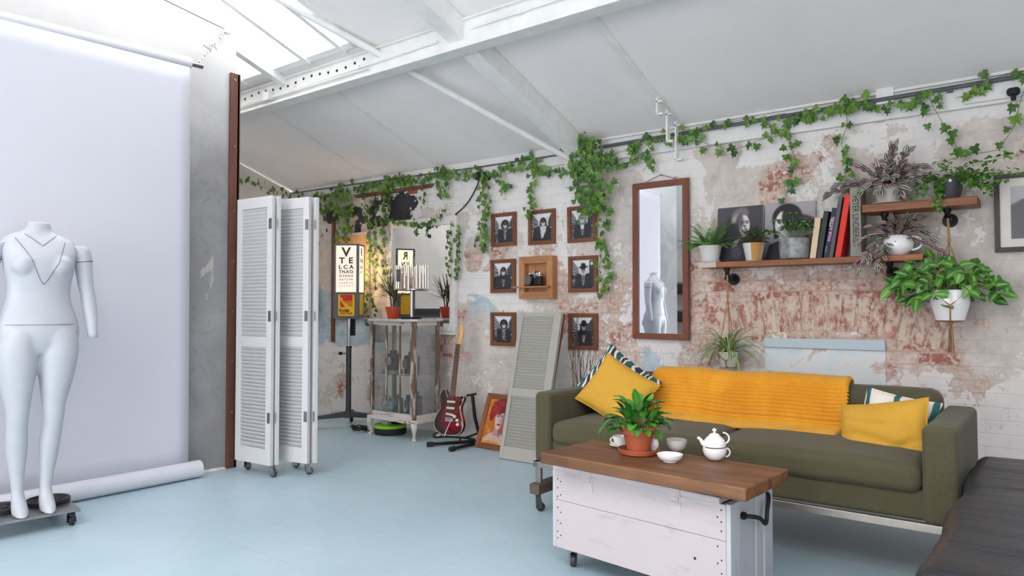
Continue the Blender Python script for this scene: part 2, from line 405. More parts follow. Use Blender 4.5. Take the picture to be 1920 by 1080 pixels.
# painted floor boards
m, nt, bs = newmat('blue_floor_paint'); vec = tc(nt)
br = nt.nodes.new('ShaderNodeTexBrick'); br.inputs['Scale'].default_value = 1; br.inputs['Brick Width'].default_value = 2.4; br.inputs['Row Height'].default_value = .61; br.inputs['Mortar Size'].default_value = .0018; br.inputs['Mortar Smooth'].default_value = .3
mp = nt.nodes.new('ShaderNodeMapping'); mp.inputs['Rotation'].default_value = (0, 0, math.radians(90)); nt.links.new(vec, mp.inputs[0]); nt.links.new(mp.outputs[0], br.inputs['Vector'])
n1 = nz(nt, vec, .9, 5, .6); n2 = nz(nt, vec, 14, 6, .7, .5); n3 = nz(nt, tc(nt, (3, 30, 3)), 3, 6, .7)
c = ramp(nt, n1, [(.3, C(160, 184, 196)), (.7, C(177, 198, 208))])
c = mix(nt, ramp(nt, n2, [(.62, (0, 0, 0)), (.75, (.35, .35, .35))]), c, C(196, 208, 212))
c = mix(nt, ramp(nt, n3, [(.3, (.25, .25, .25)), (.42, (0, 0, 0))]), c, C(140, 158, 166))
c = mix(nt, mth(nt, 'MULTIPLY', br.outputs['Fac'], .35), c, C(110, 126, 134))
nt.links.new(c, bs.inputs['Base Color'])
nt.links.new(ramp(nt, n2, [(.3, (.3, .3, .3)), (.7, (.48, .48, .48))]), bs.inputs['Roughness'])
bump(nt, bs, mth(nt, 'MULTIPLY_ADD', br.outputs['Fac'], -.6, n2), .12, .004)
# concrete partition
m, nt, bs = newmat('raw_concrete'); vec = tc(nt)
n1 = nz(nt, vec, 1.6, 7, .6, .5); n2 = nz(nt, vec, 11, 8, .7, .8)
c = ramp(nt, n1, [(.3, C(132, 131, 132)), (.55, C(156, 155, 156)), (.75, C(172, 170, 170))])
c = mix(nt, ramp(nt, n2, [(.55, (0, 0, 0)), (.68, (.5, .5, .5))]), c, C(120, 116, 114))
n3 = nz(nt, tc(nt, (1, 1, .4)), 5, 6, .65, 1.5); c = mix(nt, ramp(nt, n3, [(.68, (0, 0, 0)), (.7, (1, 1, 1))]), c, C(186, 180, 174))
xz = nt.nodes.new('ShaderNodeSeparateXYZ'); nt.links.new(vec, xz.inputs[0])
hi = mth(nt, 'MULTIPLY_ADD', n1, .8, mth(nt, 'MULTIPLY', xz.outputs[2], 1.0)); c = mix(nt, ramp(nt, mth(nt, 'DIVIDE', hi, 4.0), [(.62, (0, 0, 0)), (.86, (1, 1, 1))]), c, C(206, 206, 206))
nt.links.new(c, bs.inputs['Base Color']); bs.inputs['Roughness'].default_value = .85; bump(nt, bs, n2, .35, .006)
# ceiling board
m, nt, bs = newmat('ceiling_board'); vec = tc(nt)
n1 = nz(nt, vec, .8, 5, .6); n2 = nz(nt, tc(nt, (1, .35, 1)), 3, 6, .6)
c = ramp(nt, n1, [(.3, C(240, 236, 236)), (.7, C(248, 244, 244))]); c = mix(nt, ramp(nt, n2, [(.5, (0, 0, 0)), (.8, (.35, .35, .35))]), c, C(232, 226, 227))
nt.links.new(c, bs.inputs['Base Color']); bs.inputs['Roughness'].default_value = .85; bump(nt, bs, nz(nt, vec, 25, 4), .15, .004)

# ------------------------------------------------------------------ the room
XL, XR, YF = -7.15, 2.6, -3.4
mb = MB(); mb.mm((XL - .1, YF - .1, -.08), (XR + .1, WY + .1, 0)); struct(mb.build('floor', 'blue_floor_paint'))

def wall_paint():
    """where the paint has come off the long wall: soft boxes given by two photo corners, seen on the wall plane"""
    R = []; G = []; B = []; K = []
    def add(L, items):
        for x0, y0, x1, y1, s, f in items:
            a = at_y(x0, y0, WY); b = at_y(x1, y1, WY); L.append((a.x, b.x, min(a.z, b.z), max(a.z, b.z), s, f))
    add(R, [(1310, 520, 1760, 628, .72, .12), (1390, 540, 1660, 640, .25, .1), (1290, 540, 1440, 700, .52, .12), (1660, 640, 1790, 720, .52, .1), (1470, 300, 1505, 370, .62, .05),
            (1500, 265, 1560, 330, .5, .06), (1620, 640, 1700, 720, .4, .08), (1060, 530, 1180, 660, .46, .1), (1000, 455, 1075, 480, .6, .04), (1130, 610, 1180, 680, .6, .05),
            (820, 600, 880, 660, .58, .06), (880, 470, 930, 490, .55, .04), (640, 690, 730, 780, .42, .08), (630, 590, 660, 615, .66, .03), (590, 380, 630, 520, .3, .1),
            (1690, 410, 1760, 470, .42, .06), (1830, 700, 1880, 790, .36, .06), (1040, 400, 1075, 460, .5, .05), (1180, 400, 1192, 700, .25, .1), (1850, 600, 1920, 700, .3, .1), (1540, 645, 1600, 690, .55, .04)])
    add(G, [(1310, 290, 1365, 470, .68, .05), (1390, 315, 1470, 370, .68, .05), (1500, 300, 1600, 470, .36, .1), (1290, 400, 1440, 690, .52, .1), (1660, 400, 1920, 640, .62, .12),
            (1590, 250, 1760, 330, .3, .1), (1740, 270, 1900, 330, .5, .08), (1150, 340, 1190, 520, .5, .08), (1120, 440, 1190, 700, .42, .1), (880, 455, 1060, 480, .5, .05), (1000, 560, 1140, 600, .5, .06),
            (815, 590, 960, 790, .56, .08), (880, 640, 960, 700, .3, .08), (585, 385, 730, 620, .62, .12), (700, 400, 860, 430, .4, .08), (590, 670, 700, 780, .38, .1), (1190, 660, 1320, 700, .35, .08), (1400, 640, 1700, 740, .45, .1),
            (1700, 500, 1840, 640, .2, .1), (1870, 640, 1920, 700, .3, .1)])
    add(B, [(585, 605, 700, 640, .85, .05), (585, 550, 625, 605, .7, .05), (690, 440, 730, 465, .6, .04), (1432, 640, 1662, 730, .56, .03), (1560, 650, 1662, 720, .3, .05),
            (900, 560, 960, 590, .4, .06), (1130, 660, 1300, 700, .45, .06), (1640, 640, 1662, 720, .4, .03)])
    add(K, [(712, 365, 785, 408, .70, .035), (690, 375, 720, 400, .5, .05), (600, 400, 640, 408, .50, .02), (665, 395, 685, 430, .48, .03), (600, 425, 618, 436, .5, .02), (775, 370, 800, 385, .5, .03)])
    return R, G, B, K
chan = wall_paint(); NX, NZ = 390, 106; ztop = CEIL0 + .03
xs = np.linspace(XL, XR, NX); zs = np.linspace(0, ztop, NZ); GX, GZ = np.meshgrid(xs, zs)
WXY = np.array([[noise.fractal(V((x * 1.1, z * 1.6, q * 9.0)), 1.0, 2.0, 4) for x in xs for z in zs] for q in (0, 1)]).reshape(2, NX, NZ)
HX = GX + WXY[0].T * .22; HZ = GZ + WXY[1].T * .15
def field(L):
    a = np.zeros_like(GX)
    for x0, x1, z0, z1, s, f in L:
        dx = np.maximum(np.maximum(x0 - HX, HX - x1), 0); dz = np.maximum(np.maximum(z0 - HZ, HZ - z1), 0); d = np.sqrt(dx ** 2 + dz ** 2) + 0 * f
        a = np.maximum(a, s * np.exp(-(d / (f * 1.7)) ** 2))
    return a
F = [field(L) for L in chan]
F[0] = F[0] + .06; F[1] = F[1] + .10 + .05 * (GX > -2.4)
me = bpy.data.meshes.new('wall_back'); o = bpy.data.objects.new('wall_back', me); col.objects.link(o)
vs = [(float(GX[j, i]), WY, float(GZ[j, i])) for j in range(NZ) for i in range(NX)]
fs = [(j * NX + i, j * NX + i + 1, (j + 1) * NX + i + 1, (j + 1) * NX + i) for j in range(NZ - 1) for i in range(NX - 1)]
b = len(vs); vs += [(XL, WY + .1, 0), (XR, WY + .1, 0), (XR, WY + .1, ztop), (XL, WY + .1, ztop), (XL, WY, 0), (XR, WY, 0), (XR, WY, ztop), (XL, WY, ztop)]
fs += [(b, b + 3, b + 2, b + 1), (b + 4, b, b + 1, b + 5), (b + 5, b + 1, b + 2, b + 6), (b + 6, b + 2, b + 3, b + 7), (b + 7, b + 3, b, b + 4)]
me.from_pydata(vs, [], fs)
A = np.zeros((len(vs), 4), np.float32); A[:, 3] = 1
for k in range(3): A[:NX * NZ, k] = F[k].ravel()
me.color_attributes.new('Col', 'FLOAT_COLOR', 'POINT').data.foreach_set('color', A.ravel())
A2 = np.zeros((len(vs), 4), np.float32); A2[:, 3] = 1; A2[:NX * NZ, 0] = F[3].ravel(); A2[:, 1] = A2[:, 0]; A2[:, 2] = A2[:, 0]
me.color_attributes.new('Blk', 'FLOAT_COLOR', 'POINT').data.foreach_set('color', A2.ravel())
me.materials.append(MATS['peeling_brick']); struct(o)

# end wall, front and right walls with unseen windows sized to light the room
plain('limewash', C(214, 210, 206), .8, var=.05, vscale=3, bmp=.3, bscale=12, bdist=.006)
mb = MB(); mb.prism([(YF, 0), (WY, 0), (WY, CEIL0 - .02), (RIDGE, ceil_z(RIDGE) - .02), (YF, ceil_z(YF) - .02)], XL - .1, XL, axis=0); struct(mb.build('wall_left', 'limewash'))
mb = MB(); z1 = ceil_z(YF) - .02
mb.mm((XL, YF - .1, 0), (XR, YF, .25)); mb.mm((XL, YF - .1, .25), (-4.6, YF, z1)); mb.mm((-.4, YF - .1, .25), (XR, YF, z1)); mb.mm((-4.6, YF - .1, 2.5), (-.4, YF, max(z1, 2.52)))
struct(mb.build('wall_front', 'limewash'))
mb = MB(); mb.mm((XR, YF, 0), (XR + .1, WY, .92)); mb.mm((XR, YF, .92), (XR + .1, -2.5, 2.45)); mb.mm((XR, 1.5, .92), (XR + .1, WY, 2.45))
mb.prism([(YF, 2.45), (WY, 2.45), (WY, CEIL0 - .02), (RIDGE, ceil_z(RIDGE) - .02), (YF, ceil_z(YF) - .02)], XR, XR + .1, axis=0)
struct(mb.build('wall_right', 'limewash'))
w = MB()
for k in range(5): w.box((-4.6 + 4.2 * k / 4, YF - .05, 1.375), (.05, .06, 2.24))
for z in (.28, 1.5, 2.47): w.box((-2.5, YF - .05, z), (4.2, .06, .05))
o = struct(w.build('window_1', 'steel_white')); g = MB().box((-2.5, YF - .06, 1.375), (4.2, .006, 2.24)); g.build('pane', 'clear_glass', o)
w = MB()
for k in range(5): w.box((XR + .05, -2.5 + 4.0 * k / 4, 1.685), (.06, .05, 1.53))
for z in (.945, 1.7, 2.42): w.box((XR + .05, -.5, z), (.06, 4.0, .05))
o = struct(w.build('window_2', 'steel_white')); g = MB().box((XR + .06, -.5, 1.685), (.006, 4.0, 1.53)); g.build('pane', 'clear_glass', o)

# sloped ceiling in slabs round the visible skylight and the one added for light
S1 = (-7.1, -4.05, .95, 3.40); S2 = (-3.7, 1.9, -1.7, .3)
def slab(mb, x0, x1, y0, y1, t0=0, t1=.07):
    p = [(x0, y0), (x1, y0), (x1, y1), (x0, y1)]
    mb.hexa([(a, b, ceil_z(b) + t0) for a, b in p] + [(a, b, ceil_z(b) + t1) for a, b in p])
mb = MB(); X0, X1 = XL - .1, XR + .1
slab(mb, X0, X1, S1[3], WY + .1); slab(mb, X0, S1[0], S1[2], S1[3]); slab(mb, S1[1], X1, S1[2], S1[3]); slab(mb, X0, X1, RIDGE + 1e-4, S1[2])
slab(mb, X0, X1, S2[3], RIDGE); slab(mb, X0, S2[0], S2[2], S2[3]); slab(mb, S2[1], X1, S2[2], S2[3]); slab(mb, X0, X1, YF - .1, S2[2])
struct(mb.build('ceiling', 'ceiling_board'))
def skylight(name, S, bars):
    mb = MB(); x0, x1, y0, y1 = S
    for bx in bars: slab(mb, bx - .02, bx + .02, y0, y1, -.035, .06)
    slab(mb, x0, x1, y0, y0 + .05, -.02, .06); slab(mb, x0, x1, y1 - .05, y1, -.02, .06); slab(mb, x0, x0 + .04, y0, y1, -.02, .06); slab(mb, x1 - .04, x1, y0, y1, -.02, .06)
    o = struct(mb.build(name, 'steel_white')); g = MB(); slab(g, x0, x1, y0, y1, .03, .036); g.build('pane', 'clear_glass', o)
skylight('window_3', S1, [-4.2, -4.63, -5.08, -5.5, -5.93, -6.36, -6.8])
skylight('added_skylight', S2, [-3.2 + .5 * k for k in range(11)])  # unseen skylight, added on the other slope to brighten the room

# beams: purlin with bolt holes, rafters, brace, cover strips
def tr(n, mb, mat='steel_white', **k): return struct(mb.build('trim_%d' % n, mat, **k))
PY = 3.475; pz = ceil_z(PY)
mb = MB(); mb.mm((XL, PY, 2.915), (XR, PY + .035, pz - .002)); mb.mm((XL, PY - .03, 2.905), (XR, PY + .09, 2.925)); mb.mm((XL, PY - .035, 2.955), (-4.0, PY, 2.965)); mb.mm((XL, PY - .03, pz - .03), (XR, PY, pz - .02))
pur = tr(1, mb, bevel=.004)
h = MB(); x = -6.9
while x < -4.0:
    h.cyl((x, PY - .004, 3.04 + .012 * math.sin(x * 9)), (x, PY + .003, 3.04 + .012 * math.sin(x * 9)), .011, n=10); x += .105
h.build('bolt_hole', 'black_rubber', pur)
for x0, zz in ((-6.2, 2.985), (-3.6, 3.01), (-1.0, 3.01)):
    pass
c1 = MB(); c1.tube([(XL, PY - .02, 2.99), (-5.0, PY - .02, 2.975), (-3.3, PY - .02, 3.0)], .008, 8); c1.tube([(-3.0, PY - .02, 3.02), (-1.5, PY - .02, 3.03), (1.5, PY - .02, 3.02)], .008, 8)
for x in (-6.0, -5.3, -4.9, -4.1, -2.6, -1.9, -1.2): c1.box((x, PY - .02, 2.99 if x < -3.2 else 3.023), (.02, .03, .03))
c1.box((-5.25, PY - .03, 2.98), (.08, .05, .07)); c1.build('cable', 'steel_white', pur)
def rafter(mb, x0, x1, y0, y1, d):
    slab(mb, x0, x1, y0, y1, -d, -.001)
mb = MB(); rafter(mb, -3.21, -3.075, RIDGE + .02, WY, .15); tr(2, mb, bevel=.006)
mb = MB(); rafter(mb, -5.11, -5.04, RIDGE + .02, 3.60, .075); tr(3, mb, bevel=.004)
mb = MB(); rafter(mb, -2.27, -2.235, 3.60, WY, .02); rafter(mb, -4.79, -4.74, 3.60, WY, .006); rafter(mb, -5.75, -5.7, 3.60, WY, .006); rafter(mb, -1.0, -.96, 1.0, 3.4, .012); tr(4, mb)
p0 = V((-3.16, 5.03, 2.40)); p1 = V((-3.91, 3.45, ceil_z(3.45) - .03 - .2)); p1.z = 3.06; d = p1 - p0
mb = MB(); mb.tube([p0, p0 + d * 1.0, p0 + d * 1.6], .026, 12); tr(5, mb, smooth=True)
# brackets hanging at the foot of the cover strip
mb = MB()
for y, zl in ((4.64, .13), (4.80, .24), (4.95, .30)):
    z = ceil_z(y); mb.box((-2.25, y, z - zl / 2), (.012, .05, zl)); mb.box((-2.235, y, z - .04), (.045, .05, .01)); mb.box((-2.25 + .02, y, z - zl), (.05, .05, .012))
tr(6, mb)
# fascia boards under the ceiling, corbel at rafter foot
mb = MB(); mb.mm((-2.95, WY - .035, 2.40), (XR, WY - .001, CEIL0 + .005)); mb.mm((-2.95, WY - .06, 2.56), (XR, WY - .001, CEIL0 + .01)); tr(7, mb, 'white_paint', bevel=.003)
mb = MB(); mb.mm((XL, WY - .03, 2.42), (-2.95, WY - .001, CEIL0 + .005)); tr(8, mb, 'white_paint', bevel=.003)
mb = MB(); mb.mm((-3.25, WY - .12, 2.20), (-2.95, WY - .001, 2.52)); tr(9, mb, 'limewash', bevel=.01)
mb = MB(); mb.box((-.28, WY - .045, 2.47), (.3, .02, .10)); mb.box((-.85, WY - .045, 2.545), (.10, .05, .10)); tr(10, mb, 'white_paint', bevel=.003)
wood('old_lath', C(92, 56, 36), C(140, 96, 66), 2, .8)
mb = MB(); mb.mm((-6.0, WY - .04, 2.385), (-4.9, WY - .001, 2.42)); tr(11, mb, 'old_lath')
mb = MB(); a = at_y(628, 420, WY); mb.mm((a.x - .02, WY - .03, .82), (a.x + .02, WY - .001, 2.16)); mb.box((-6.78, WY - .02, 1.78), (.1, .035, .16)); tr(12, mb, 'old_lath')
plain('bare_brick', C(158, 92, 70), .85, var=.2, vscale=14, bmp=.5, bscale=50)
a = at_y(775, 348, WY); mb = MB(); mb.box((a.x, WY - .006, a.z - .06), (.12, .02, .05)); mb.box((a.x, WY - .003, a.z + .02), (.13, .008, .10)); tr(13, mb, 'bare_brick')
# blocked fireplace: blue lintel and brick arch
paintwood('blue_lintel_paint', C(188, 204, 214), C(150, 140, 130), .22, 0)
mb = MB(); mb.hexa([(-1.644, WY - .022, .925), (-.877, WY - .022, .925), (-.877, WY, .925), (-1.644, WY, .925), (-1.644, WY - .022, .99), (-.877, WY - .022, .993), (-.877, WY, .993), (-1.644, WY, .99)])
tr(14, mb, 'blue_lintel_paint', bevel=.004)
m, nt, bs = newmat('recess_paint'); vec = tc(nt); n = nz(nt, vec, 3.4, 8, .62, .5); n2 = nz(nt, vec, 5, 7, .7, .3)
c = ramp(nt, n, [(.40, C(196, 178, 168)), (.45, C(222, 222, 224)), (.58, C(208, 220, 226)), (.66, C(190, 208, 216))]); c = mix(nt, ramp(nt, n2, [(.62, (0, 0, 0)), (.65, (1, 1, 1))]), c, C(190, 150, 128))
nt.links.new(c, bs.inputs['Base Color']); bs.inputs['Roughness'].default_value = .7; bump(nt, bs, n, .5, .008)
mb = MB(); mb.mm((-1.640, WY - .004, .50), (-.880, WY - .0005, .925)); tr(18, mb, 'recess_paint')
m, nt, bs = newmat('arch_brick'); vec = tc(nt); n = nz(nt, tc(nt, (1.6, 1, .8)), 11, 8, .72); n2 = nz(nt, vec, 4, 3)
c = mix(nt, ramp(nt, n, [(.41, (0, 0, 0)), (.54, (1, 1, 1))]), ramp(nt, n2, [(.3, C(150, 90, 78)), (.7, C(180, 122, 106))]), C(212, 194, 180))
nt.links.new(c, bs.inputs['Base Color']); bs.inputs['Roughness'].default_value = .85; bump(nt, bs, n, .5, .006)
mb = MB(); R0 = 2.0; cxx = -1.26; cz = 1.03 - R0
for k in range(-9, 10):
    t = k * .0405; 
    if abs(t) > .36: continue
    R1 = R0 + .24; e = .0165
    P = [(cxx + r * math.sin(t + s), cz + r * math.cos(t + s) + .02) for r, s in ((R0, -e), (R0, e), (R1, e), (R1, -e))]
    mb.prism(P, WY - .005, WY - .0005)
tr(15, mb, 'arch_brick', bevel=.002)

# partition with concrete face, its brown corner strip, backdrop behind mannequin
mb = MB(); ys = [-.1, RIDGE, 2.97]
mb.prism([(-.1, 0), (2.97, 0), (2.97, ceil_z(2.97) - .003), (RIDGE, ceil_z(RIDGE) - .003), (-.1, ceil_z(-.1) - .003)], -5.06, -4.95, axis=0)
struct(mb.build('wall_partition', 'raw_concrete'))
wood('corner_batten_wood', C(82, 48, 38), C(124, 78, 62), 2, .6)
mb = MB(); mb.mm((-4.95, 2.915, 0), (-4.925, 2.99, 2.98)); mb.mm((-4.96, 2.97, 0), (-4.925, 2.995, 2.98)); o = tr(16, mb, 'corner_batten_wood', bevel=.003)
s_ = MB()
for z in (.06, .42, .80, 1.17, 1.55, 1.93, 2.42, 2.93): s_.cyl((-4.926, 2.95, z), (-4.921, 2.95, z), .009, n=10)
s_.build('screw_head', 'steel', o)
plain('crumbled_plaster', C(226, 222, 216), .9, var=.1, vscale=20)
mb = MB(); R_ = random.Random(3)
for k in range(26):
    y = 2.62 + .3 * k / 26; r = R_.uniform(.006, .014); mb.rbox((-4.942, y, r * .6), (r * 2, r * 2.6, r * 1.6), r * .5, 2, 1)
tr(17, mb, 'crumbled_plaster')

# ------------------------------------------------------------------ shared small pieces
def castor(parent, x, y, ztop, zfloor=0.0, r=.03, yaw=0.0, fork='steel', wheel='black_rubber', name='castor', hub=None):
    """swivel castor: fork is the part, the wheel its sub-part"""
    M = Matrix.Translation((x, y, zfloor)) @ Matrix.Rotation(yaw, 4, 'Z'); h = ztop - zfloor
    f = MB(M); f.cyl((0, 0, h - .004), (0, 0, h), r * .95, n=14); f.cyl((0, 0, h - .018), (0, 0, h - .004), r * .5, n=12)
    w = r * .42
    for s in (-1, 1): f.hexa([(-.012, s * (w + .003) - .0015, r * .75), (.026 + r * .2, s * (w + .003) - .0015, r * .6), (.026 + r * .2, s * (w + .003) + .0015, r * .6), (-.012, s * (w + .003) + .0015, r * .75),
                                (-.014, s * (w + .003) - .0015, h - .012), (.014, s * (w + .003) - .0015, h - .012), (.014, s * (w + .003) + .0015, h - .012), (-.014, s * (w + .003) + .0015, h - .012)])
    f.box((0, 0, h - .013), (.03, 2 * w + .01, .004)); f.cyl((.016, -w - .006, r), (.016, w + .006, r), .004, n=8)
    o = f.build(name, fork, parent, smooth=True)
    q = MB(M); pr = []
    for k in range(9):
        t = PI * k / 8; pr.append((r - w * .35 + w * .35 * math.sin(t), -w + 2 * w * k / 8))
    pts = []; n = 22; vs = []; fs = []
    q2 = MB(M @ Matrix.Translation((.016, 0, r)) @ Matrix.Rotation(PI / 2, 4, 'X')); q2.lathe([(r * .3, -w)] + pr + [(r * .3, w)], n=22)
    q2.build('wheel', wheel, o, smooth=True)
    if hub:
        q3 = MB(M @ Matrix.Translation((.016, 0, r)) @ Matrix.Rotation(PI / 2, 4, 'X')); q3.lathe([(.001, -w - .001), (r * .62, -w - .001), (r * .62, w + .001), (.001, w + .001)], n=16); q3.build('hub', hub, o)
    return o

# ------------------------------------------------------------------ paper backdrop
plain('backdrop_paper', C(206, 206, 216), .8, var=.006, vscale=2)
plain('aluminium_tube', C(120, 120, 122), .35, .8)
TA = V((-4.765, 2.51, 2.90)); TB = V((-4.875, .62, 2.86)); ax = (TB - TA).normalized()
t = thing('paper_backdrop', 'white photographic paper backdrop hanging from a roll beside the concrete partition', 'backdrop', (-4.85, 1.6, 0))
r = .042; mb = MB(); mb.tube([TA, TB], r, 24); mb.tube([TA + ax * .0, TA + ax * .001], .03, 16); mb.build('paper_roll', 'backdrop_paper', t, smooth=True)
mb = MB(); mb.tube([TA - ax * .09, TB + ax * .08], .017, 14); mb.build('crossbar', 'aluminium_tube', t, smooth=True)
mb = MB(); BA = V((-4.86, 2.575, .06)); BB = V((-4.88, .60, .06)); rows = []
for k in range(25):
    s = k / 24; z = 2.86 * (1 - s) + .11 * s
    top0 = V((TA.x + .04, TA.y - .02, 0)); top1 = V((TB.x + .04, TB.y, 0))
    a = top0.lerp(BA + V((.02, 0, 0)), s ** .8); b = top1.lerp(BB + V((.02, 0, 0)), s ** .8); rows.append([V((*a.lerp(b, j / 24).xy, z)) for j in range(25)])
mb.loft(rows, cap=False, closed=False); mb.build('paper_sheet', 'backdrop_paper', t, smooth='all', solid=.0015)
mb = MB(); mb.tube([(-4.845, 2.66, .062), (-4.86, .6, .062)], .06, 28); o = mb.build('floor_roll', 'backdrop_paper', t, smooth=True)
mb = MB(); mb.lathe([(.001, 0), (.05, 0), (.058, .002)], n=24)
# chain holding the bar, cord to the ceiling
t = thing('hanging_chain', 'thin chain and hook holding the right end of the backdrop bar', 'chain', (-4.80, 2.63, 2.9))
hook = TA - ax * .06 + V((0, 0, .018)); top = V((-4.90, 2.86, ceil_z(2.86) - .06)); mb = MB(); n = 11
for k in range(n):
    p = hook.lerp(top, (k + .3) / n); q = hook.lerp(top, (k + 1.05) / n); mb.tube([p, q], .004 if k % 2 else .006, 6)
mb.build('chain', 'steel', t); mb = MB(); mid = hook.lerp(top, .4)
mb.torus(mid + V((0, .02, .01)), .028, .004, 12, 6, 'x', 0, 4.2); mb.cyl(mid, mid + V((0, -.05, .02)), .004, n=6); mb.build('hook', 'steel', t)
mb = MB(); mb.box(top + V((0, 0, .02)), (.05, .05, .08)); mb.build('ceiling_bracket', 'steel_white', t)
mb = MB(); a = at_y(218, -4, 2.0); mb.tube([top + V((.02, -.03, .0)), top.lerp(V((-4.6, .9, 3.45)), .5) + V((0, 0, -.02)), (-4.6, .9, 3.45), (-4.6, .7, ceil_z(.7))], .003, 6)
tag(mb.build('tension_cord', 'black_rubber'), 'thin black cord running under the roof above the backdrop roll', 'cord')

# ------------------------------------------------------------------ mannequin
plain('mannequin_shell', C(184, 188, 196), .42, var=.015, vscale=6, coat=.1)
yaw = math.atan2(.93, .37) + math.radians(15)          # local -Y looks at the viewer side
MX, MY = -4.44, 1.50
t = thing('mannequin', 'headless white female shop mannequin standing on a wheeled steel plate', 'mannequin', (MX, MY, 0), rot=(0, 0, yaw))
TM = Matrix.Translation((MX, MY, 0)) @ Matrix.Rotation(yaw, 4, 'Z')
def ring(cx, cy, z, rx, ry, n=28, p=2.2, tilt=0):
    out = []
    for j in range(n):
        a = 2 * PI * j / n; c_, s_ = math.cos(a), math.sin(a)
        x = math.copysign(abs(c_) ** (2 / p), c_) * rx; y = math.copysign(abs(s_) ** (2 / p), s_) * ry
        out.append(V((cx + x, cy + y, z + tilt * x)))
    return out
b = MB(TM)
tor = [(.95, .02, .135, .10), (1.0, .015, .192, .118), (1.05, .012, .203, .125), (1.10, .01, .200, .122), (1.16, 0, .180, .108), (1.22, -.005, .158, .094), (1.28, -.008, .148, .088), (1.34, -.012, .153, .092),
       (1.40, -.015, .165, .100), (1.46, -.012, .172, .104), (1.50, -.004, .180, .098), (1.54, .004, .182, .084), (1.575, .01, .168, .068), (1.60, .014, .125, .056), (1.618, .016, .078, .050), (1.64, .014, .056, .048), (1.672, .010, .054, .048)]
b.loft([ring(0, y, z, rx, ry, tilt=(-.03 if 1.58 < z else 0)) for z, y, rx, ry in tor])
for s in (-1, 1):   # bust and seat
    b.lathe([(.001, -.062), (.03, -.058), (.052, -.038), (.062, -.008), (.056, .028), (.035, .05), (.001, .06)], (s * .085, -.068, 1.432), 20, 1.0, .95)
    b.lathe([(.001, -.09), (.05, -.08), (.085, -.03), (.09, .02), (.06, .07), (.001, .09)], (s * .085, .055, 1.0), 20)
def leg(s, hip, knee, ank, foot, lean):
    R = [(1.10, s * .075, .0, .085, .10), (1.05, s * .085, .0, .100, .115), (.99, hip, .0, .099, .115), (.93, hip + s * -.003, 0, .098, .112), (.85, lerp(hip, knee, .3), -.005, .088, .1), (.76, lerp(hip, knee, .62), -.010, .072, .084), (.66, knee, -.016, .055, .062), (.61, knee, -.018, .051, .058),
         (.56, knee, -.008, .048, .055), (.47, lerp(knee, ank, .35), .012, .051, .058), (.40, lerp(knee, ank, .5), .016, .047, .052), (.30, lerp(knee, ank, .75), .012, .035, .037), (.215, ank, .006, .029, .032), (.18, ank, 0, .032, .036)]
    b.loft([ring(x, y, z, rx, ry) for z, x, y, rx, ry in R])
    F = [(.19, ank, .004, .031, .036), (.16, foot, -.008, .034, .05), (.125, foot, -.035, .037, .072), (.10, foot, -.05, .036, .075), (.092, foot, -.055, .034, .076)]
    b.loft([ring(x, y, z, rx, ry) for z, x, y, rx, ry in F])
leg(-1, -.098, -.088, -.078, -.075, 0)
leg(1, .098, .078, .052, .052, 0)
b.build('body', 'mannequin_shell', t, remesh=.0085)
for s in (-1, 1):
    a = MB(TM); sh = V((s * .180, .008, 1.535))
    P = [(.165, .012, 1.552, .030, .04), (.188, .01, 1.548, .047, .052), (.205, .008, 1.52, .05, .053), (.215, .006, 1.47, .047, .05), (.222, .006, 1.40, .043, .046), (.230, .004, 1.33, .040, .042), (.240, -.004, 1.27, .038, .039), (.247, -.016, 1.20, .038, .038), (.253, -.032, 1.12, .032, .033), (.256, -.044, 1.05, .026, .027), (.257, -.048, 1.03, .027, .027)]
    a.loft([ring(s * x, y, z, rx, ry, 20, 2.0) for x, y, z, rx, ry in P]); arm = a.build('arm', 'mannequin_shell', t, smooth='all')
    sm = MB(TM); sm.loft([ring(s * .2165, .006, 1.462 + d, .0475, .0505, 24, 2.0, tilt=s * .12) for d in (-.0015, .0015)]); sm.build('joint_ring', 'black_rubber', arm)
seams = []; yb = lambda z, x: 0
def surf_line(pts, r=.0014):
    """thin seam on the front of the torso: x,z pairs lifted onto the surface of the torso profile"""
    out = []
    for i in range(len(pts) - 1):
        for k in range(10):
            x = lerp(pts[i][0], pts[i + 1][0], k / 10); z = lerp(pts[i][1], pts[i + 1][1], k / 10)
            for q in range(len(tor) - 1):
                if tor[q][0] <= z <= tor[q + 1][0]:
                    f_ = (z - tor[q][0]) / (tor[q + 1][0] - tor[q][0]); y0, rx, ry = [lerp(tor[q][m_], tor[q + 1][m_], f_) for m_ in (1, 2, 3)]
            e = max(0, 1 - abs(min(.999, abs(x) / rx)) ** 2.2) ** (1 / 2.2); y = y0 - ry * e
            for sx_ in (-1, 1):
                dd = ((x - sx_ * .085) / .062) ** 2 + ((z - 1.432) / .06) ** 2
                if dd < 1: y = min(y, -.068 - .058 * math.sqrt(1 - dd))
            out.append((x, y - .0015, z))
    seam = MB(TM); seam.tube(out, r, 5); seam.build('seam_line', 'dark_grey_metal', t)
surf_line([(-.075, 1.60), (-.045, 1.575), (0, 1.535), (.045, 1.575), (.075, 1.60)], .0012)
surf_line([(-.12, 1.575), (-.06, 1.47), (-.02, 1.36), (0, 1.325), (.02, 1.35), (.07, 1.45), (.115, 1.575)], .0012)
surf_line([(-.196, 1.108), (.196, 1.108)], .0010)
surf_line([(.03, .958), (.10, 1.0), (.19, 1.075)], .0010)
P = [(-.23, -.14), (.21, -.14), (.21, .19), (-.23, .19)]
pl = MB(TM); pl.prism([(-.26, -.13), (.19, -.13), (.20, .27), (-.26, .27)], .080, .092, axis=2); 
base = pl.build('base_plate', 'steel', t, bevel=.002)
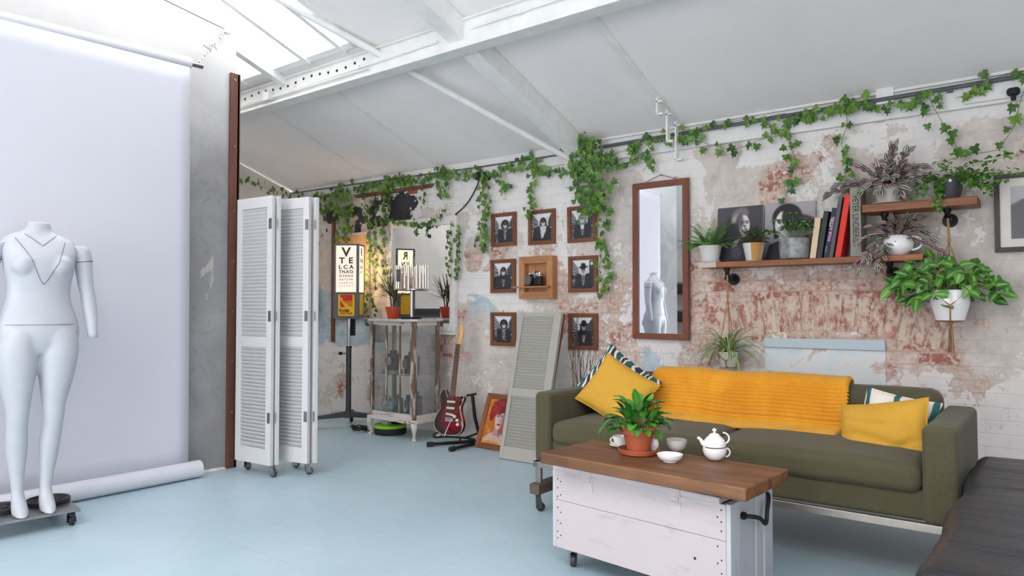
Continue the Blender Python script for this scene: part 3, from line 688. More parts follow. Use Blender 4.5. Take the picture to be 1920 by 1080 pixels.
for (x, y, w) in ((-.22, -.10, .5), (.15, -.10, .9), (-.22, .23, 2.0), (.15, .23, 2.8)):
    p = TM @ V((x, y, 0)); castor(t, p.x, p.y, .080, 0, .027, yaw + w, 'black_metal', 'black_rubber', hub='steel')
plain('cast_iron', C(40, 41, 46), .5, .4, var=.15, bmp=.3, bscale=60)
for k, (x, y) in enumerate(((-.135, .135), (.095, .14))):
    q = MB(TM @ Matrix.Translation((x, y, .0925))); q.lathe([(.013, 0), (.108, 0), (.11, .004), (.11, .022), (.106, .026), (.096, .026), (.092, .018), (.045, .016), (.04, .024), (.018, .024), (.013, .02), (.013, 0)], n=40)
    for a_ in range(8):
        an = a_ * PI / 4; q.box((.068 * math.cos(an), .068 * math.sin(an), .018), (.03, .008, .006), Matrix.Rotation(an, 3, 'Z'))
    tag(q.build('weight_plate', 'cast_iron', smooth=True), ['black iron weight plate on the mannequin base behind its left-hand foot in the photo', 'black iron weight plate on the mannequin base behind its right-hand foot in the photo'][k], 'weight plate', 'weight plates holding down the mannequin')

# ------------------------------------------------------------------ folding louvre screen
paintwood('screen_white', C(212, 211, 213), C(186, 180, 174), .33, 2, edge=.05)
t = thing('folding_screen', 'white louvred folding screen on castors beside the brown corner batten', 'folding screen', (-4.5, 3.1, 0))
ZB, ZT = .085, 2.0
def louvre_panel(p0, p1, flip=1):
    p0 = V(p0).to_3d(); p1 = V(p1).to_3d(); L = (p1 - p0).length; M = frame3((p0.x, p0.y, ZB), p1 - p0, None, (0, 0, 1)); H = ZT - ZB; th = .028; st = .055
    f = MB(M); f.box((st / 2, 0, H / 2), (st, th, H)); f.box((L - st / 2, 0, H / 2), (st, th, H))
    for z, h in ((.055, .11), (.87, .075), (H - .04, .08)): f.box((L / 2, 0, z), (L - 2 * st, th - .002, h))
    o = f.build('panel', 'screen_white', t, bevel=.002)
    sl = MB(M)
    for z0, z1 in ((.115, .83), (.912, H - .085)):
        n = int((z1 - z0) / .0262)
        for k in range(n):
            z = z0 + (k + .5) * (z1 - z0) / n; sl.box((L / 2, 0, z), (L - 2 * st + .004, .034, .0055), Matrix.Rotation(math.radians(-52 * flip), 3, 'X'))
    sl.build('louvre_slats', 'screen_white', o)
A0, A1 = V((-4.815, 2.925)), V((-4.418, 2.955)); B0, B1 = V((-4.655, 3.085)), V((-4.268, 3.155))
louvre_panel(A0, A1); louvre_panel(V((-4.80, 3.035)), V((-4.41, 2.995)), -1); louvre_panel(B0, B1); louvre_panel(V((-4.60, 3.265)), V((-4.245, 3.20)), -1)
for z in (.42, 1.14, 1.80):
    for (px, py, bx, by, an) in ((-4.418, 2.975, -4.435, 2.939, .075), (-4.255, 3.18, -4.283, 3.138, .18)):
        hg = MB(); hg.cyl((px + .008, py, z - .035), (px + .008, py, z + .035), .006, n=8); hg.box((bx, by, z), (.03, .003, .075), Matrix.Rotation(an, 3, 'Z')); hg.build('hinge', 'steel', t)
for x, y, w in ((-4.44, 2.975, .3), (-4.78, 2.99, 1.9), (-4.30, 3.17, 1.2), (-4.62, 3.10, 2.5), (-4.57, 3.25, .8)): castor(t, x, y, ZB, 0, .026, w, 'steel', 'dark_grey_metal')

# ------------------------------------------------------------------ frames, pictures
FM = {}
wood('frame_wood', C(92, 52, 30), C(146, 88, 52), 2, .45, 1.4)
wood('frame_wood_flat', C(92, 52, 30), C(146, 88, 52), 0, .45, 1.4)
wood('pine', C(166, 112, 70), C(202, 148, 102), 2, .55, 1.2)
wood('pine_flat', C(150, 100, 62), C(190, 136, 92), 0, .55, 1.2)
vcmat('photo_print', .35); vcmat('canvas_print', .6)
def frame_bars(M, w, h, b, d, parent, mats=('frame_wood', 'frame_wood_flat'), name='frame_bar'):
    o = None
    for s in (-1, 1):
        f = MB(M); x0, x1 = s * w / 2, s * (w / 2 - b)
        f.hexa([(x0, -d, 0), (x1, -d, b), (x1, 0, b), (x0, 0, 0), (x0, -d, h), (x1, -d, h - b), (x1, 0, h - b), (x0, 0, h)] if s < 0 else [(x1, -d, b), (x0, -d, 0), (x0, 0, 0), (x1, 0, b), (x1, -d, h - b), (x0, -d, h), (x0, 0, h), (x1, 0, h - b)])
        o = f.build(name, mats[0], parent, bevel=.0015)
    for z0, z1 in ((0, b), (h, h - b)):
        f = MB(M)
        f.hexa([(-w / 2, -d, z0), (w / 2, -d, z0), (w / 2, 0, z0), (-w / 2, 0, z0), (-w / 2 + b, -d, z1), (w / 2 - b, -d, z1), (w / 2 - b, 0, z1), (-w / 2 + b, 0, z1)] if z1 > z0 else
               [(-w / 2 + b, -d, z1), (w / 2 - b, -d, z1), (w / 2 - b, 0, z1), (-w / 2 + b, 0, z1), (-w / 2, -d, z0), (w / 2, -d, z0), (w / 2, 0, z0), (-w / 2, 0, z0)])
        f.build(name, mats[1], parent, bevel=.0015)
    return o
def street(seed, hat=False, fx=.5, hair='curly', second=None, coat='plain', sign=False):
    p = Paint(44, 60, (225, 225, 225)); R = random.Random(seed)
    p.grad((235, 235, 238), (150, 150, 152)); L = R.uniform(.2, .32); Rr = R.uniform(.68, .8)
    p.poly([(0, 0), (L, .28), (L + .04, .75), (0, 1)], (95, 95, 98)); p.poly([(1, -.1), (Rr, .25), (Rr - .02, .72), (1, 1)], (80, 80, 84))
    for k in range(6):
        v = .08 + k * .13; p.poly([(0, v), (L, .3 + k * .06), (L, .32 + k * .06), (0, v + .05)], (185, 185, 188), .8); p.poly([(1, v), (Rr, .28 + k * .06), (Rr, .30 + k * .06), (1, v + .05)], (40, 40, 44), .8)
    p.speck(0, .5, .3, .95, 14, (50, 50, 52), seed, .04); p.speck(.7, .5, 1, .95, 12, (200, 200, 200), seed + 1, .03); p.speck(.7, .45, 1, .95, 10, (35, 35, 38), seed + 5, .04)
    if second: p.ell(second, .42, .06, .045, (150, 150, 150)); p.ell(second, .38, .07, .03, (40, 40, 42)); p.poly([(second - .12, 1), (second - .1, .5), (second + .1, .5), (second + .12, 1)], (40, 40, 44))
    dk = (44, 45, 50); E0, P0, K0 = p.ell, p.poly, p.speck; S = 1.3; T = lambda x, y: (fx + (x - fx) * S, .40 + (y - .40) * (S if y < .6 else S * .95) - .02)
    class _F: pass
    g = _F(); g.ell = lambda x, y, a_, b_, c, rot=0, soft=.02, al=1: E0(*T(x, y), a_ * S, b_ * S, c, rot, soft, al); g.poly = lambda pts, c, al=1: P0([T(*q) for q in pts], c, al); g.speck = p.speck; g.grain = p.grain
    base = p; p = g
    p.poly([(fx - .32, 1.01), (fx - .26, .62), (fx - .14, .5), (fx + .14, .5), (fx + .27, .62), (fx + .32, 1.01)], dk); p.ell(fx - .16, .60, .12, .12, dk, soft=.03); p.ell(fx + .16, .60, .12, .12, dk, soft=.03)
    p.poly([(fx - .05, .5), (fx + .05, .5), (fx + .02, .8), (fx - .02, .8)], (205, 205, 205)); p.poly([(fx - .015, .52), (fx + .015, .52), (fx + .01, .74), (fx - .01, .74)], (40, 40, 42))
    hc = (38, 38, 42)
    if hair == 'curly': 
        p.ell(fx, .35, .135, .14, hc)
        for k in range(16): a = k * PI / 8; p.ell(fx + .13 * math.cos(a), .36 + .12 * math.sin(a), .035, .03, hc, soft=.02)
    elif hair == 'long': p.ell(fx, .36, .12, .13, hc); p.poly([(fx - .12, .36), (fx + .12, .36), (fx + .15, .58), (fx - .15, .58)], hc)
    elif hair == 'fringe': p.ell(fx, .34, .13, .13, (120, 118, 116)); p.poly([(fx - .13, .36), (fx + .13, .36), (fx + .13, .5), (fx - .13, .5)], (120, 118, 116))
    p.ell(fx, .385, .07, .085, (205, 205, 205) if not hat else (150, 150, 150), soft=.015); p.ell(fx, .34, .075, .03, hc if hair != 'fringe' else (110, 108, 106))
    for s in (-1, 1): p.ell(fx + s * .028, .385, .014, .008, (40, 40, 40), soft=.012)
    p.ell(fx, .43, .02, .008, (90, 80, 80), soft=.01)
    if hat: p.ell(fx, .31, .15, .028, (26, 26, 30), -4); p.poly([(fx - .085, .31), (fx - .075, .22), (fx - .02, .195), (fx + .07, .21), (fx + .09, .31)], (30, 30, 34))
    if coat == 'check': p.speck(fx - .28, .58, fx + .28, 1, 70, (170, 170, 172), seed + 9, .008)
    if coat == 'buttons':
        for k in range(4): p.ell(fx - .07, .62 + k * .1, .014, .012, (190, 190, 190)); p.ell(fx + .07, .62 + k * .1, .014, .012, (190, 190, 190))
    if coat == 'scarf': p.poly([(fx - .12, .46), (fx + .12, .46), (fx + .1, .62), (fx - .06, .85), (fx - .1, .6)], (200, 200, 202))
    if coat == 'card': p.poly([(fx - .06, .52), (fx + .06, .52), (fx + .06, .64), (fx - .06, .64)], (225, 225, 225))
    if sign: p = base; p.poly([(.76, .05), (.95, .05), (.95, .95), (.88, .95), (.86, .4), (.76, .38)], (52, 52, 58)); p.poly([(.80, .09), (.91, .09), (.91, .2), (.80, .2)], (215, 215, 220)); p.poly([(.80, .24), (.91, .24), (.91, .3), (.80, .3)], (150, 60, 60), .6)
    p = base; p.grain(.06, seed); return p
def framed(name, label, cx, z0, w, h, b, paint, rot=0, d=.022, group=None, mats=('frame_wood', 'frame_wood_flat')):
    M = Matrix.Translation((cx, WY - .004, z0)) @ Matrix.Rotation(rot, 4, 'Y')
    t = thing(name, label, 'picture', (cx, WY - .004, z0), group)
    frame_bars(M, w, h, b, d, t, mats)
    print_mesh('print', paint, M @ Matrix.Translation((0, -.006, b - .004)), w - 2 * b + .008, h - 2 * b + .008, 'photo_print', t)
    hk = MB(M); hk.torus((0, -.012, h + .010), .009, .0018, 12, 5, 'y'); hk.cyl((0, -.012, h - .004), (0, -.012, h + .003), .002, n=6); hk.build('hanging_ring', 'brass', t)
    return t
G = 'black and white street portraits in brown wooden frames'
fr = [(-3.972, 1.757, street(1, fx=.55, second=.82), 'small framed street photo of a curly-haired person in a jacket, top row', .0),
      (-3.551, 1.750, street(2, fx=.55, hair='long', coat='scarf', second=.2), 'small framed street photo of a long-haired person in pale scarf, above the camera box', .0),
      (-3.138, 1.748, street(3, fx=.5, hair='fringe', coat='card'), 'small framed street photo of a person with fringe and badge, nearest the ivy cluster', -.015),
      (-3.980, 1.335, street(4, fx=.5, hair='long', second=.15), 'small framed street photo of a long-haired person, left of the camera box', .0),
      (-3.132, 1.328, street(5, hat=True, fx=.5, hair='none', sign=True), 'small framed street photo of a person in hat, right of the camera box', .0),
      (-3.979, .855, street(6, fx=.52, coat='buttons'), 'small framed street photo of a person in buttoned coat, left of the shutter', .0),
      (-3.133, .851, street(7, hat=True, fx=.52, hair='long'), 'small framed street photo of a hatted person behind the bare twigs', .0)]
for cx, z0, p, lb, ro in fr: framed('picture_frame', lb, cx, z0, .283, .303, .033, p, ro, group=G)
# ornaments of the wall: box frame holding a camera
t = thing('display_box', 'pale pine box frame with a small ledge, between the framed street photos', 'box frame', (-3.575, WY, 1.277))
M = Matrix.Translation((-3.575, WY - .004, 1.277)); frame_bars(M, .358, .368, .062, .075, t, ('pine', 'pine_flat'))
bb = MB(M); bb.mm((-.13, -.012, .05), (.13, -.002, .32)); bb.build('back_board', 'pine', t)
bb = MB(M); bb.mm((-.205, -.135, .095), (.165, -.004, .108)); bb.build('ledge', 'pine_flat', t, bevel=.001)
plain('camera_leather', C(30, 30, 32), .6, var=.1, bmp=.5, bscale=300)
t = thing('camera', 'black and silver vintage film camera standing in the pine box frame', 'camera', (-3.575, WY - .085, 1.3855))
cm = Matrix.Translation((-3.575, WY - .085, 1.3855)) @ Matrix.Rotation(-.25, 4, 'Z')
q = MB(cm); q.rbox((0, 0, .042), (.185, .045, .082), .012, 3, 3); q.build('body', 'camera_leather', t, smooth=True)
q = MB(cm); q.rbox((0, 0, .092), (.18, .043, .024), .006, 3, 2); q.prism([(-.035, .10), (.035, .10), (.02, .128), (-.02, .128)], -.02, .02); q.cyl((.065, 0, .10), (.065, 0, .116), .014); q.cyl((-.065, 0, .10), (-.065, 0, .113), .016); q.cyl((.035, -.005, .10), (.035, -.005, .114), .008); q.build('top_plate', 'chrome', t, smooth=True)
q = MB(cm @ Matrix.Translation((-.02, -.02, .055)) @ Matrix.Rotation(PI / 2, 4, 'X')); q.lathe([(.05, 0), (.05, .012), (.044, .014), (.044, .03), (.047, .031), (.047, .045), (.038, .047), (.038, .036), (.0, .03)], n=32); ln = q.build('lens', 'black_metal', t, smooth=True)
q = MB(cm @ Matrix.Translation((-.02, -.02, .055)) @ Matrix.Rotation(PI / 2, 4, 'X')); q.lathe([(.051, .002), (.051, .01)], n=32); q.lathe([(.0475, .033), (.0475, .04)], n=32); q.lathe([(.036, .0475), (.046, .0475)], n=32); q.build('lens_ring', 'chrome', ln, smooth=True)

# ------------------------------------------------------------------ mirrors
MROT = math.radians(-1.5)
t = thing('wall_mirror', 'tall narrow mirror in a reddish-brown wooden frame hung by a string on the brick wall', 'mirror', (-2.425, WY, .956))
M = Matrix.Translation((-2.425, WY - .018, .956)) @ Matrix.Rotation(MROT, 4, 'Z') @ Matrix.Rotation(.004, 4, 'Y'); W_, H_ = .472, 1.222
wood('mahogany', C(98, 50, 32), C(140, 78, 52), 2, .35); wood('mahogany_flat', C(98, 50, 32), C(140, 78, 52), 0, .35)
frame_bars(M, W_, H_, .047, .028, t, ('mahogany', 'mahogany_flat'))
q = MB(M); q.mm((-W_ / 2 + .04, -.012, .04), (W_ / 2 - .04, -.006, H_ - .04)); q.build('mirror_glass', 'mirror_glass', t)
q = MB(M); n0 = (0, -.006, H_ + .05); q.tube([(-.13, -.01, H_ - .01), (-.12, -.008, H_ + .008), n0], .0025, 6); q.tube([n0, (.12, -.008, H_ + .008), (.13, -.01, H_ - .01)], .0025, 6); q.torus((.13, -.012, H_ + .006), .012, .002, 10, 5, 'y'); q.cyl((0, .006, H_ + .05), (0, -.01, H_ + .05), .004, n=8); q.build('hanging_string', 'black_rubber', t)
paintwood('shabby_white', C(234, 232, 230), C(160, 144, 130), .41, 2, .5); paintwood('shabby_white_flat', C(234, 232, 230), C(160, 144, 130), .41, 0, .5)
t = thing('framed_mirror', 'large mirror in a chipped white frame hung behind the glass cabinet', 'mirror', (-5.015, WY, .945))
M = Matrix.Translation((-5.015, WY - .004, .945)) @ Matrix.Rotation(.012, 4, 'Y'); frame_bars(M, .955, 1.14, .075, .04, t, ('shabby_white', 'shabby_white_flat'))
q = MB(M); q.mm((-.41, -.014, .07), (.41, -.006, 1.07)); q.build('mirror_glass', 'mirror_glass', t)
# tan board with pale frame
a = at_y(660, 520, WY)
t = thing('notice_board', 'tan pinboard in a pale frame hanging behind the lit eye chart', 'board', (-6.06, WY, 1.08))
M = Matrix.Translation((-6.06, WY - .004, 1.08)); paintwood('pale_frame', C(196, 184, 172), C(160, 140, 124), .3, 2); frame_bars(M, .56, .93, .03, .03, t, ('pale_frame', 'pale_frame'))
plain('cork', C(202, 158, 122), .85, var=.06, vscale=40); q = MB(M); q.mm((-.26, -.016, .02), (.26, -.006, .91)); q.build('cork_panel', 'cork', t)

# ------------------------------------------------------------------ lit eye chart on a rolling stand
SX, SY = -5.66, 4.66
t = thing('eye_chart_lamp', 'lit eye-test chart lightbox with a yellow film badge, on a grey rolling stand', 'lamp', (SX, SY, 0))
q = MB(); q.cyl((SX, SY, .11), (SX, SY, .80), .027, n=20); q.cyl((SX, SY, .10), (SX, SY, .17), .04, .034, n=20); q.cyl((SX, SY, .795), (SX, SY, .815), .03, n=20); q.build('pole', 'dark_grey_metal', t, smooth=True)
q = MB(); q.cyl((SX, SY, .80), (SX, SY, 1.10), .017, n=16); q.build('inner_tube', 'chrome', t, smooth=True)
q = MB(); q.cyl((SX - .02, SY - .02, .74), (SX - .075, SY - .035, .74), .006, n=8); q.cyl((SX - .07, SY - .034, .74), (SX - .095, SY - .04, .74), .017, n=12); q.build('clamp_knob', 'black_rubber', t, smooth=True)
for k, (ex, ey) in enumerate(((-5.83, 4.36), (-5.33, 4.85), (-5.90, 4.90))):
    p = V((ex, ey, 0)); d = V((ex - SX, ey - SY, 0)); L = d.length; M = frame3((SX, SY, 0), d, None, (0, 0, 1)); q = MB(M)
    q.hexa([(.02, -.022, .105), (L, -.016, .098), (L, .016, .098), (.02, .022, .105), (.02, -.022, .165), (L, -.016, .125), (L, .016, .125), (.02, .022, .165)]); q.box((L, 0, .112), (.05, .045, .036)); q.build('leg', 'dark_grey_metal', t, bevel=.003)
    
plain('yellow_plastic', C(226, 196, 40), .4, var=.02)
for k, (ex, ey) in enumerate(((-5.83, 4.36), (-5.33, 4.85), (-5.90, 4.90))): castor(t, ex, ey, .096, 0, .036, [-.4, 1.0, 2.5][k], 'steel', 'black_rubber', hub='yellow_plastic')
# the box: one corner edge toward the viewer
plain('lightbox_grey', C(104, 106, 112), .5, .3, var=.04)
m, nt, bs = newmat('lit_panel'); vec = tc(nt); xz = nt.nodes.new('ShaderNodeSeparateXYZ'); nt.links.new(vec, xz.inputs[0])
bs.inputs['Base Color'].default_value = C(250, 240, 225); bs.inputs['Emission Color'].default_value = (1.0, .82, .66, 1); bs.inputs['Emission Strength'].default_value = .22
emit('lit_panel_side', (1.0, .80, .55, 1), .5)
fw = .245; yb_ = math.radians(33); B0 = V((SX, SY, 1.09)); BM = Matrix.Translation(B0) @ Matrix.Rotation(yb_, 4, 'Z'); hw, hd = .128, .105; Hb = .745
q = MB(BM); zl = .265
for sx_ in (-1, 1):
    for sy_ in (-1, 1): q.box((sx_ * (hw - .012), sy_ * (hd - .012), Hb / 2), (.024, .024, Hb))
q.box((0, 0, .01), (2 * hw, 2 * hd, .02)); q.box((0, 0, Hb - .008), (2 * hw, 2 * hd, .016)); q.mm((-hw + .002, -hd + .002, .02), (hw - .002, hd - .002, zl)); q.mm((-hw, -hd, zl - .012), (hw, hd, zl)); q.build('housing', 'lightbox_grey', t, bevel=.002)
q = MB(BM); q.mm((SX * 0 + .0, .02, -.17), (.05, .06, -.0)); q.build('ballast', 'black_metal', t)
q = MB(BM); q.mm((-hw + .023, -hd + .003, zl), (hw - .023, -hd + .007, Hb - .016)); q.build('front_panel', 'lit_panel', t)
q = MB(BM); q.mm((hw - .007, -hd + .023, zl), (hw - .003, hd - .023, Hb - .016)); q.mm((-hw + .003, -hd + .023, zl), (-hw + .007, hd - .023, Hb - .016)); q.build('side_panel', 'lit_panel_side', t)
plain('chart_ink', C(92, 62, 52), .7, var=.02)
q = MB(); TF = BM @ frame3((0, -hd + .0025, 0), (1, 0, 0), None, (0, 0, 1)) @ Matrix.Rotation(PI / 2, 4, 'X')
def ontext(mb, s, size, x, z, face='f', sx=1.0, bold=.0, spacing=1.0, depth=.0008):
    if face == 'f': MT = BM @ Matrix.Translation((x, -hd + .0022, z)) @ Matrix.Rotation(PI / 2, 4, 'X')
    else: MT = BM @ Matrix.Translation((hw - .0022, x, z)) @ Matrix.Rotation(PI / 2, 4, 'Z') @ Matrix.Rotation(PI / 2, 4, 'X')
    text(mb, s, size, MT, depth, bold, sx, spacing=spacing)
rows = [('V', .125, .66, 1.15, .0035, 1), ('T E', .08, .577, 1.15, .0026, 1.15), ('L C A', .054, .514, 1.15, .0018, 1.0), ('T N X O', .042, .466, 1.05, .0014, .85), ('O V E H U', .031, .425, 1.0, .0009, 1.0), ('H K T L P N', .024, .390, 1.0, .0006, 1.1), ('L A R D V H', .02, .357, 1.0, .0005, 1.3), ('U C Y Z N P', .017, .327, 1.0, .0003, 1.55)]
for s, sz, z, sx_, bd, spc in rows: ontext(q, s, sz, 0, z, 'f', sx_, bd, spc)
q.build('chart_letters', 'chart_ink', t); q = MB()
for s, sz, z, sx_, bd, spc in [('R', .11, .665, .8, .003, 1), ('V N', .065, .578, .8, .002, 1), ('O H S', .045, .514, .8, .001, 1), ('A C L T', .034, .466, .8, .0006, 1)]: ontext(q, s, sz, 0, z, 's', sx_, bd, spc)
q.build('side_chart_letters', 'chart_ink', t)
def rrect(w, h, r, n=5):
    out = []
    for cx_, cy_, a0 in ((w / 2 - r, h / 2 - r, 0), (-w / 2 + r, h / 2 - r, 90), (-w / 2 + r, -h / 2 + r, 180), (w / 2 - r, -h / 2 + r, 270)):
        for k in range(n + 1): a = math.radians(a0 + 90 * k / n); out.append((cx_ + r * math.cos(a), cy_ + r * math.sin(a)))
    return out
plain('badge_yellow', C(240, 190, 30), .4, var=.01); plain('badge_red', C(214, 44, 34), .4, var=.01); plain('badge_black', C(30, 26, 24), .5, var=.01)
q = MB(BM @ Matrix.Translation((.008, -hd - .001, .135))); q.prism(rrect(.165, .215, .018), -.006, .002); bad = q.build('film_badge', 'badge_yellow', t)
q = MB(BM @ Matrix.Translation((.008, -hd - .0075, .165)))
q.prism([(-.062, .075), (.062, .075), (.062, .068), (.005, .066), (-.036, .028), (-.062, .075)][:5], -.0008, .0002)
q.prism([(-.062, .073), (-.040, .073), (-.062, .03)], -.0008, .0002)
q.prism([(-.02, .070), (.062, .070), (.062, .012), (-.034, .012), (-.042, .02), (.0, .06)], -.0008, .0002)
for k in range(6):
    z = .006 - k * .009; q.prism([(-.03 + k * .012, z), (.062, z), (.062, z - .005), (-.025 + k * .012, z - .005)], -.0008, .0002)
q.prism([(-.062, .025), (-.062, -.05), (.0 - .01, -.05)], -.0008, .0002)
q.build('badge_logo', 'badge_red', bad)
q = MB(); MT = BM @ Matrix.Translation((-.012, -hd - .0078, .083)) @ Matrix.Rotation(PI / 2, 4, 'X'); text(q, 'Kodak', .042, MT, .0006, .0012, .95); q.build('badge_word', 'badge_black', bad)
q = MB(); MT = BM @ Matrix.Translation((.008, -hd - .0078, .053)) @ Matrix.Rotation(PI / 2, 4, 'X'); text(q, 'INST·FILM', .03, MT, .0006, .0012, .95); q.build('badge_caption', 'badge_red', bad)
q = MB(BM); q.mm((hw, -.07, .04), (hw + .004, .05, .245)); q.build('side_badge', 'badge_yellow', t)
q = MB(BM); q.mm((-hw + .03, -hd + .03, zl + .01), (hw - .03, hd - .03, Hb - .04)); 
lamp = bpy.data.lights.new('eye_chart_bulb', 'POINT'); lamp.energy = 2.6; lamp.color = (1, .66, .34); lamp.shadow_soft_size = .06
lo = bpy.data.objects.new('eye_chart_bulb', lamp); col.objects.link(lo); lo.location = (SX + .28, SY + .22, 1.52)
# the bulb's light leaves through the open back and side of the box
lo.location = BM @ V((0, hd + .05, .5))

# ------------------------------------------------------------------ glass cabinet
X0, X1, Y0, Y1, ZB_, ZT_ = -5.21, -4.585, 4.53, 4.86, .185, 1.075
t = thing('glass_cabinet', 'chipped white display cabinet with glass sides on curved legs, in front of the white mirror', 'cabinet', ((X0 + X1) / 2, (Y0 + Y1) / 2, 0))
paintwood('cabinet_paint', C(190, 180, 170), C(112, 88, 72), .54, 2, .55); paintwood('cabinet_paint_flat', C(214, 206, 200), C(128, 102, 84), .4, 0, .55)
def post(x, y, d=.035): q = MB(); q.mm((x - d / 2, y - d / 2, ZB_), (x + d / 2, y + d / 2, ZT_)); return q.build('corner_post', 'cabinet_paint', t, bevel=.003)
pf = Y0 + .02
for (x, y) in ((X0 + .02, Y0 + .03), (X1 - .03, Y0 + .02), (X0 + .02, Y1 - .02), (X1 - .02, Y1 - .02)): post(x, y)
q = MB(); q.mm((X1 - .075, Y0 + .005, ZB_ + .03), (X1 - .05, Y0 + .03, ZT_)); q.build('front_stile', 'cabinet_paint', t, bevel=.003)
q = MB(); out = [(X0 - .02, Y0 + .01), (X0 - .01, Y0 - .01), (X1 - .03, Y0 - .03), (X1 + .02, Y0 + .005), (X1 + .02, Y1 + .01), (X0 - .02, Y1 + .01)]
q.prism(out, ZT_, ZT_ + .02, axis=2); q.build('top', 'cabinet_paint_flat', t, bevel=.004)
q = MB(); q.prism([(a_, b_) for a_, b_ in out], ZB_ - .03, ZB_, axis=2); q.build('base', 'cabinet_paint_flat', t, bevel=.004)
for a_, b_ in (((X0 + .03, Y0 + .015, ZT_ - .04), (X1 - .03, Y0 + .04, ZT_)), ((X0 + .03, Y0 + .015, ZB_), (X1 - .03, Y0 + .04, ZB_ + .045)), ((X1 - .035, Y0 + .03, ZT_ - .04), (X1 - .01, Y1 - .02, ZT_)), ((X1 - .035, Y0 + .03, ZB_), (X1 - .01, Y1 - .02, ZB_ + .04)), ((X0 + .01, Y0 + .03, ZB_), (X0 + .03, Y1 - .02, ZB_ + .04)), ((X0 + .01, Y0 + .03, ZT_ - .04), (X0 + .03, Y1 - .02, ZT_))): q = MB(); q.mm(a_, b_); q.build('rail', 'cabinet_paint_flat', t, bevel=.002)
for x in (X0 + .22, X0 + .40): q = MB(); q.mm((x - .009, Y0 + .018, ZB_ + .04), (x + .009, Y0 + .034, ZT_ - .04)); q.build('glazing_bar', 'cabinet_paint', t, bevel=.002)
glassy('dusty_glass', (.93, .94, .95),   .2, .16, (.5, .5, .52)); glassy('front_glass', (.95, .96, .96), .1, .0)
q = MB(); q.mm((X0 + .03, Y0 + .022, ZB_ + .03), (X1 - .06, Y0 + .025, ZT_ - .03)); q.build('front_glass', 'front_glass', t)
q = MB(); q.mm((X1 - .026, Y0 + .03, ZB_ + .03), (X1 - .022, Y1 - .03, ZT_ - .03)); q.build('side_glass', 'dusty_glass', t)
q = MB(); q.mm((X0 + .022, Y0 + .03, ZB_ + .03), (X0 + .024, Y1 - .03, ZT_ - .03)); q.build('side_glass', 'front_glass', t)
q = MB(); q.mm((X0 + .03, Y0 + .03, .575), (X1 - .03, Y1 - .02, .581)); q.build('glass_shelf', 'clear_glass', t)
q = MB(); q.mm((X0 + .03, Y0 + .03, ZB_ + .001), (X1 - .03, Y1 - .02, ZB_ + .012)); q.build('cabinet_floor', 'dark_grey_metal', t)
q = MB(); q.torus((X0 + .012, Y0 + .0, .60), .012, .003, 10, 6, 'x'); q.build('door_knob', 'brass', t)
for x, y, s in ((X0 + .02, Y0 + .02, -1), (X1 - .02, Y0 + .01, 1), (X0 + .02, Y1 - .02, -1), (X1 - .02, Y1 - .02, 1)):
    q = MB(); f_ = -1 if y < 4.7 else 1; pts = [(0, .16), (.012, .13), (.012, .10), (.0, .06), (-.004, .03), (.008, .012), (.01, 0)]
    q.tube([(x + s * a_, y + f_ * a_, z) for a_, z in pts], [.034, .032, .024, .015, .013, .019, .016], 14); q.build('leg', 'cabinet_paint_flat', t, smooth=True)
# things in the cabinet
def vcam(x, y, z, s, label, yaw=0, reels=False):
    M = Matrix.Translation((x, y, z)) @ Matrix.Rotation(yaw, 4, 'Z'); t = thing('cine_camera' if reels else 'folding_camera', label, 'camera', (x, y, z)); q = MB(M)
    q.rbox((0, 0, .075 * s), (.12 * s, .08 * s, .15 * s), .01, 3, 2); q.rbox((.01, 0, .165 * s), (.06 * s, .05 * s, .03 * s), .006, 2, 2); q.build('body', 'camera_leather', t, smooth=True)
    q = MB(M @ Matrix.Translation((0, -.04 * s, .085 * s)) @ Matrix.Rotation(PI / 2, 4, 'X')); q.lathe([(.04 * s, 0), (.04 * s, .03), (.033 * s, .03), (.033 * s, .02), (0, .016)], n=24); l = q.build('lens', 'black_metal', t, smooth=True)
    q = MB(M @ Matrix.Translation((0, -.04 * s, .085 * s)) @ Matrix.Rotation(PI / 2, 4, 'X')); q.lathe([(.033 * s, .0305), (.04 * s, .0305)], n=24); q.build('lens_ring', 'chrome', l)
    if reels:
        for k in (-1, 1): q = MB(M @ Matrix.Translation((k * .01, -.045 * s, .0))); q.torus((-.075, 0, .092), .08, .006, 28, 6, 'y'); 
        for a_ in range(5): an = a_ * 2 * PI / 5; q.cyl((-.075, 0, .092), (-.075 + .08 * math.cos(an), 0, .092 + .08 * math.sin(an)), .004, n=6)
        q.build('film_reel', 'steel', t, smooth=True)
    return t
vcam(-5.02, 4.66, .615, 1.0, 'dark vintage camera on a stack of silver film cans, upper shelf of the glass cabinet', .2)
vcam(-4.80, 4.70, .5815, 1.15, 'dark bellows camera beside the film cans, upper shelf of the glass cabinet', -.2)
vcam(-4.99, 4.68, .1975, 1.0, 'dark cine projector with a round spoked reel, bottom of the glass cabinet', .1, True)
vcam(-4.77, 4.70, .1975, 1.25, 'large black camera body in the bottom right of the glass cabinet', -.3)
for k in range(2):
    q = MB(); q.cyl((-5.03, 4.67, .5815 + k * .0165), (-5.03, 4.67, .5815 + k * .0165 + .016), .10, n=32); tag(q.build('film_can', 'steel', smooth=True, bevel=.002), ['flat silver film can lying on the glass shelf, lower of the two', 'flat silver film can under the dark vintage camera, upper of the two'][k], 'film can', 'film cans in the cabinet')
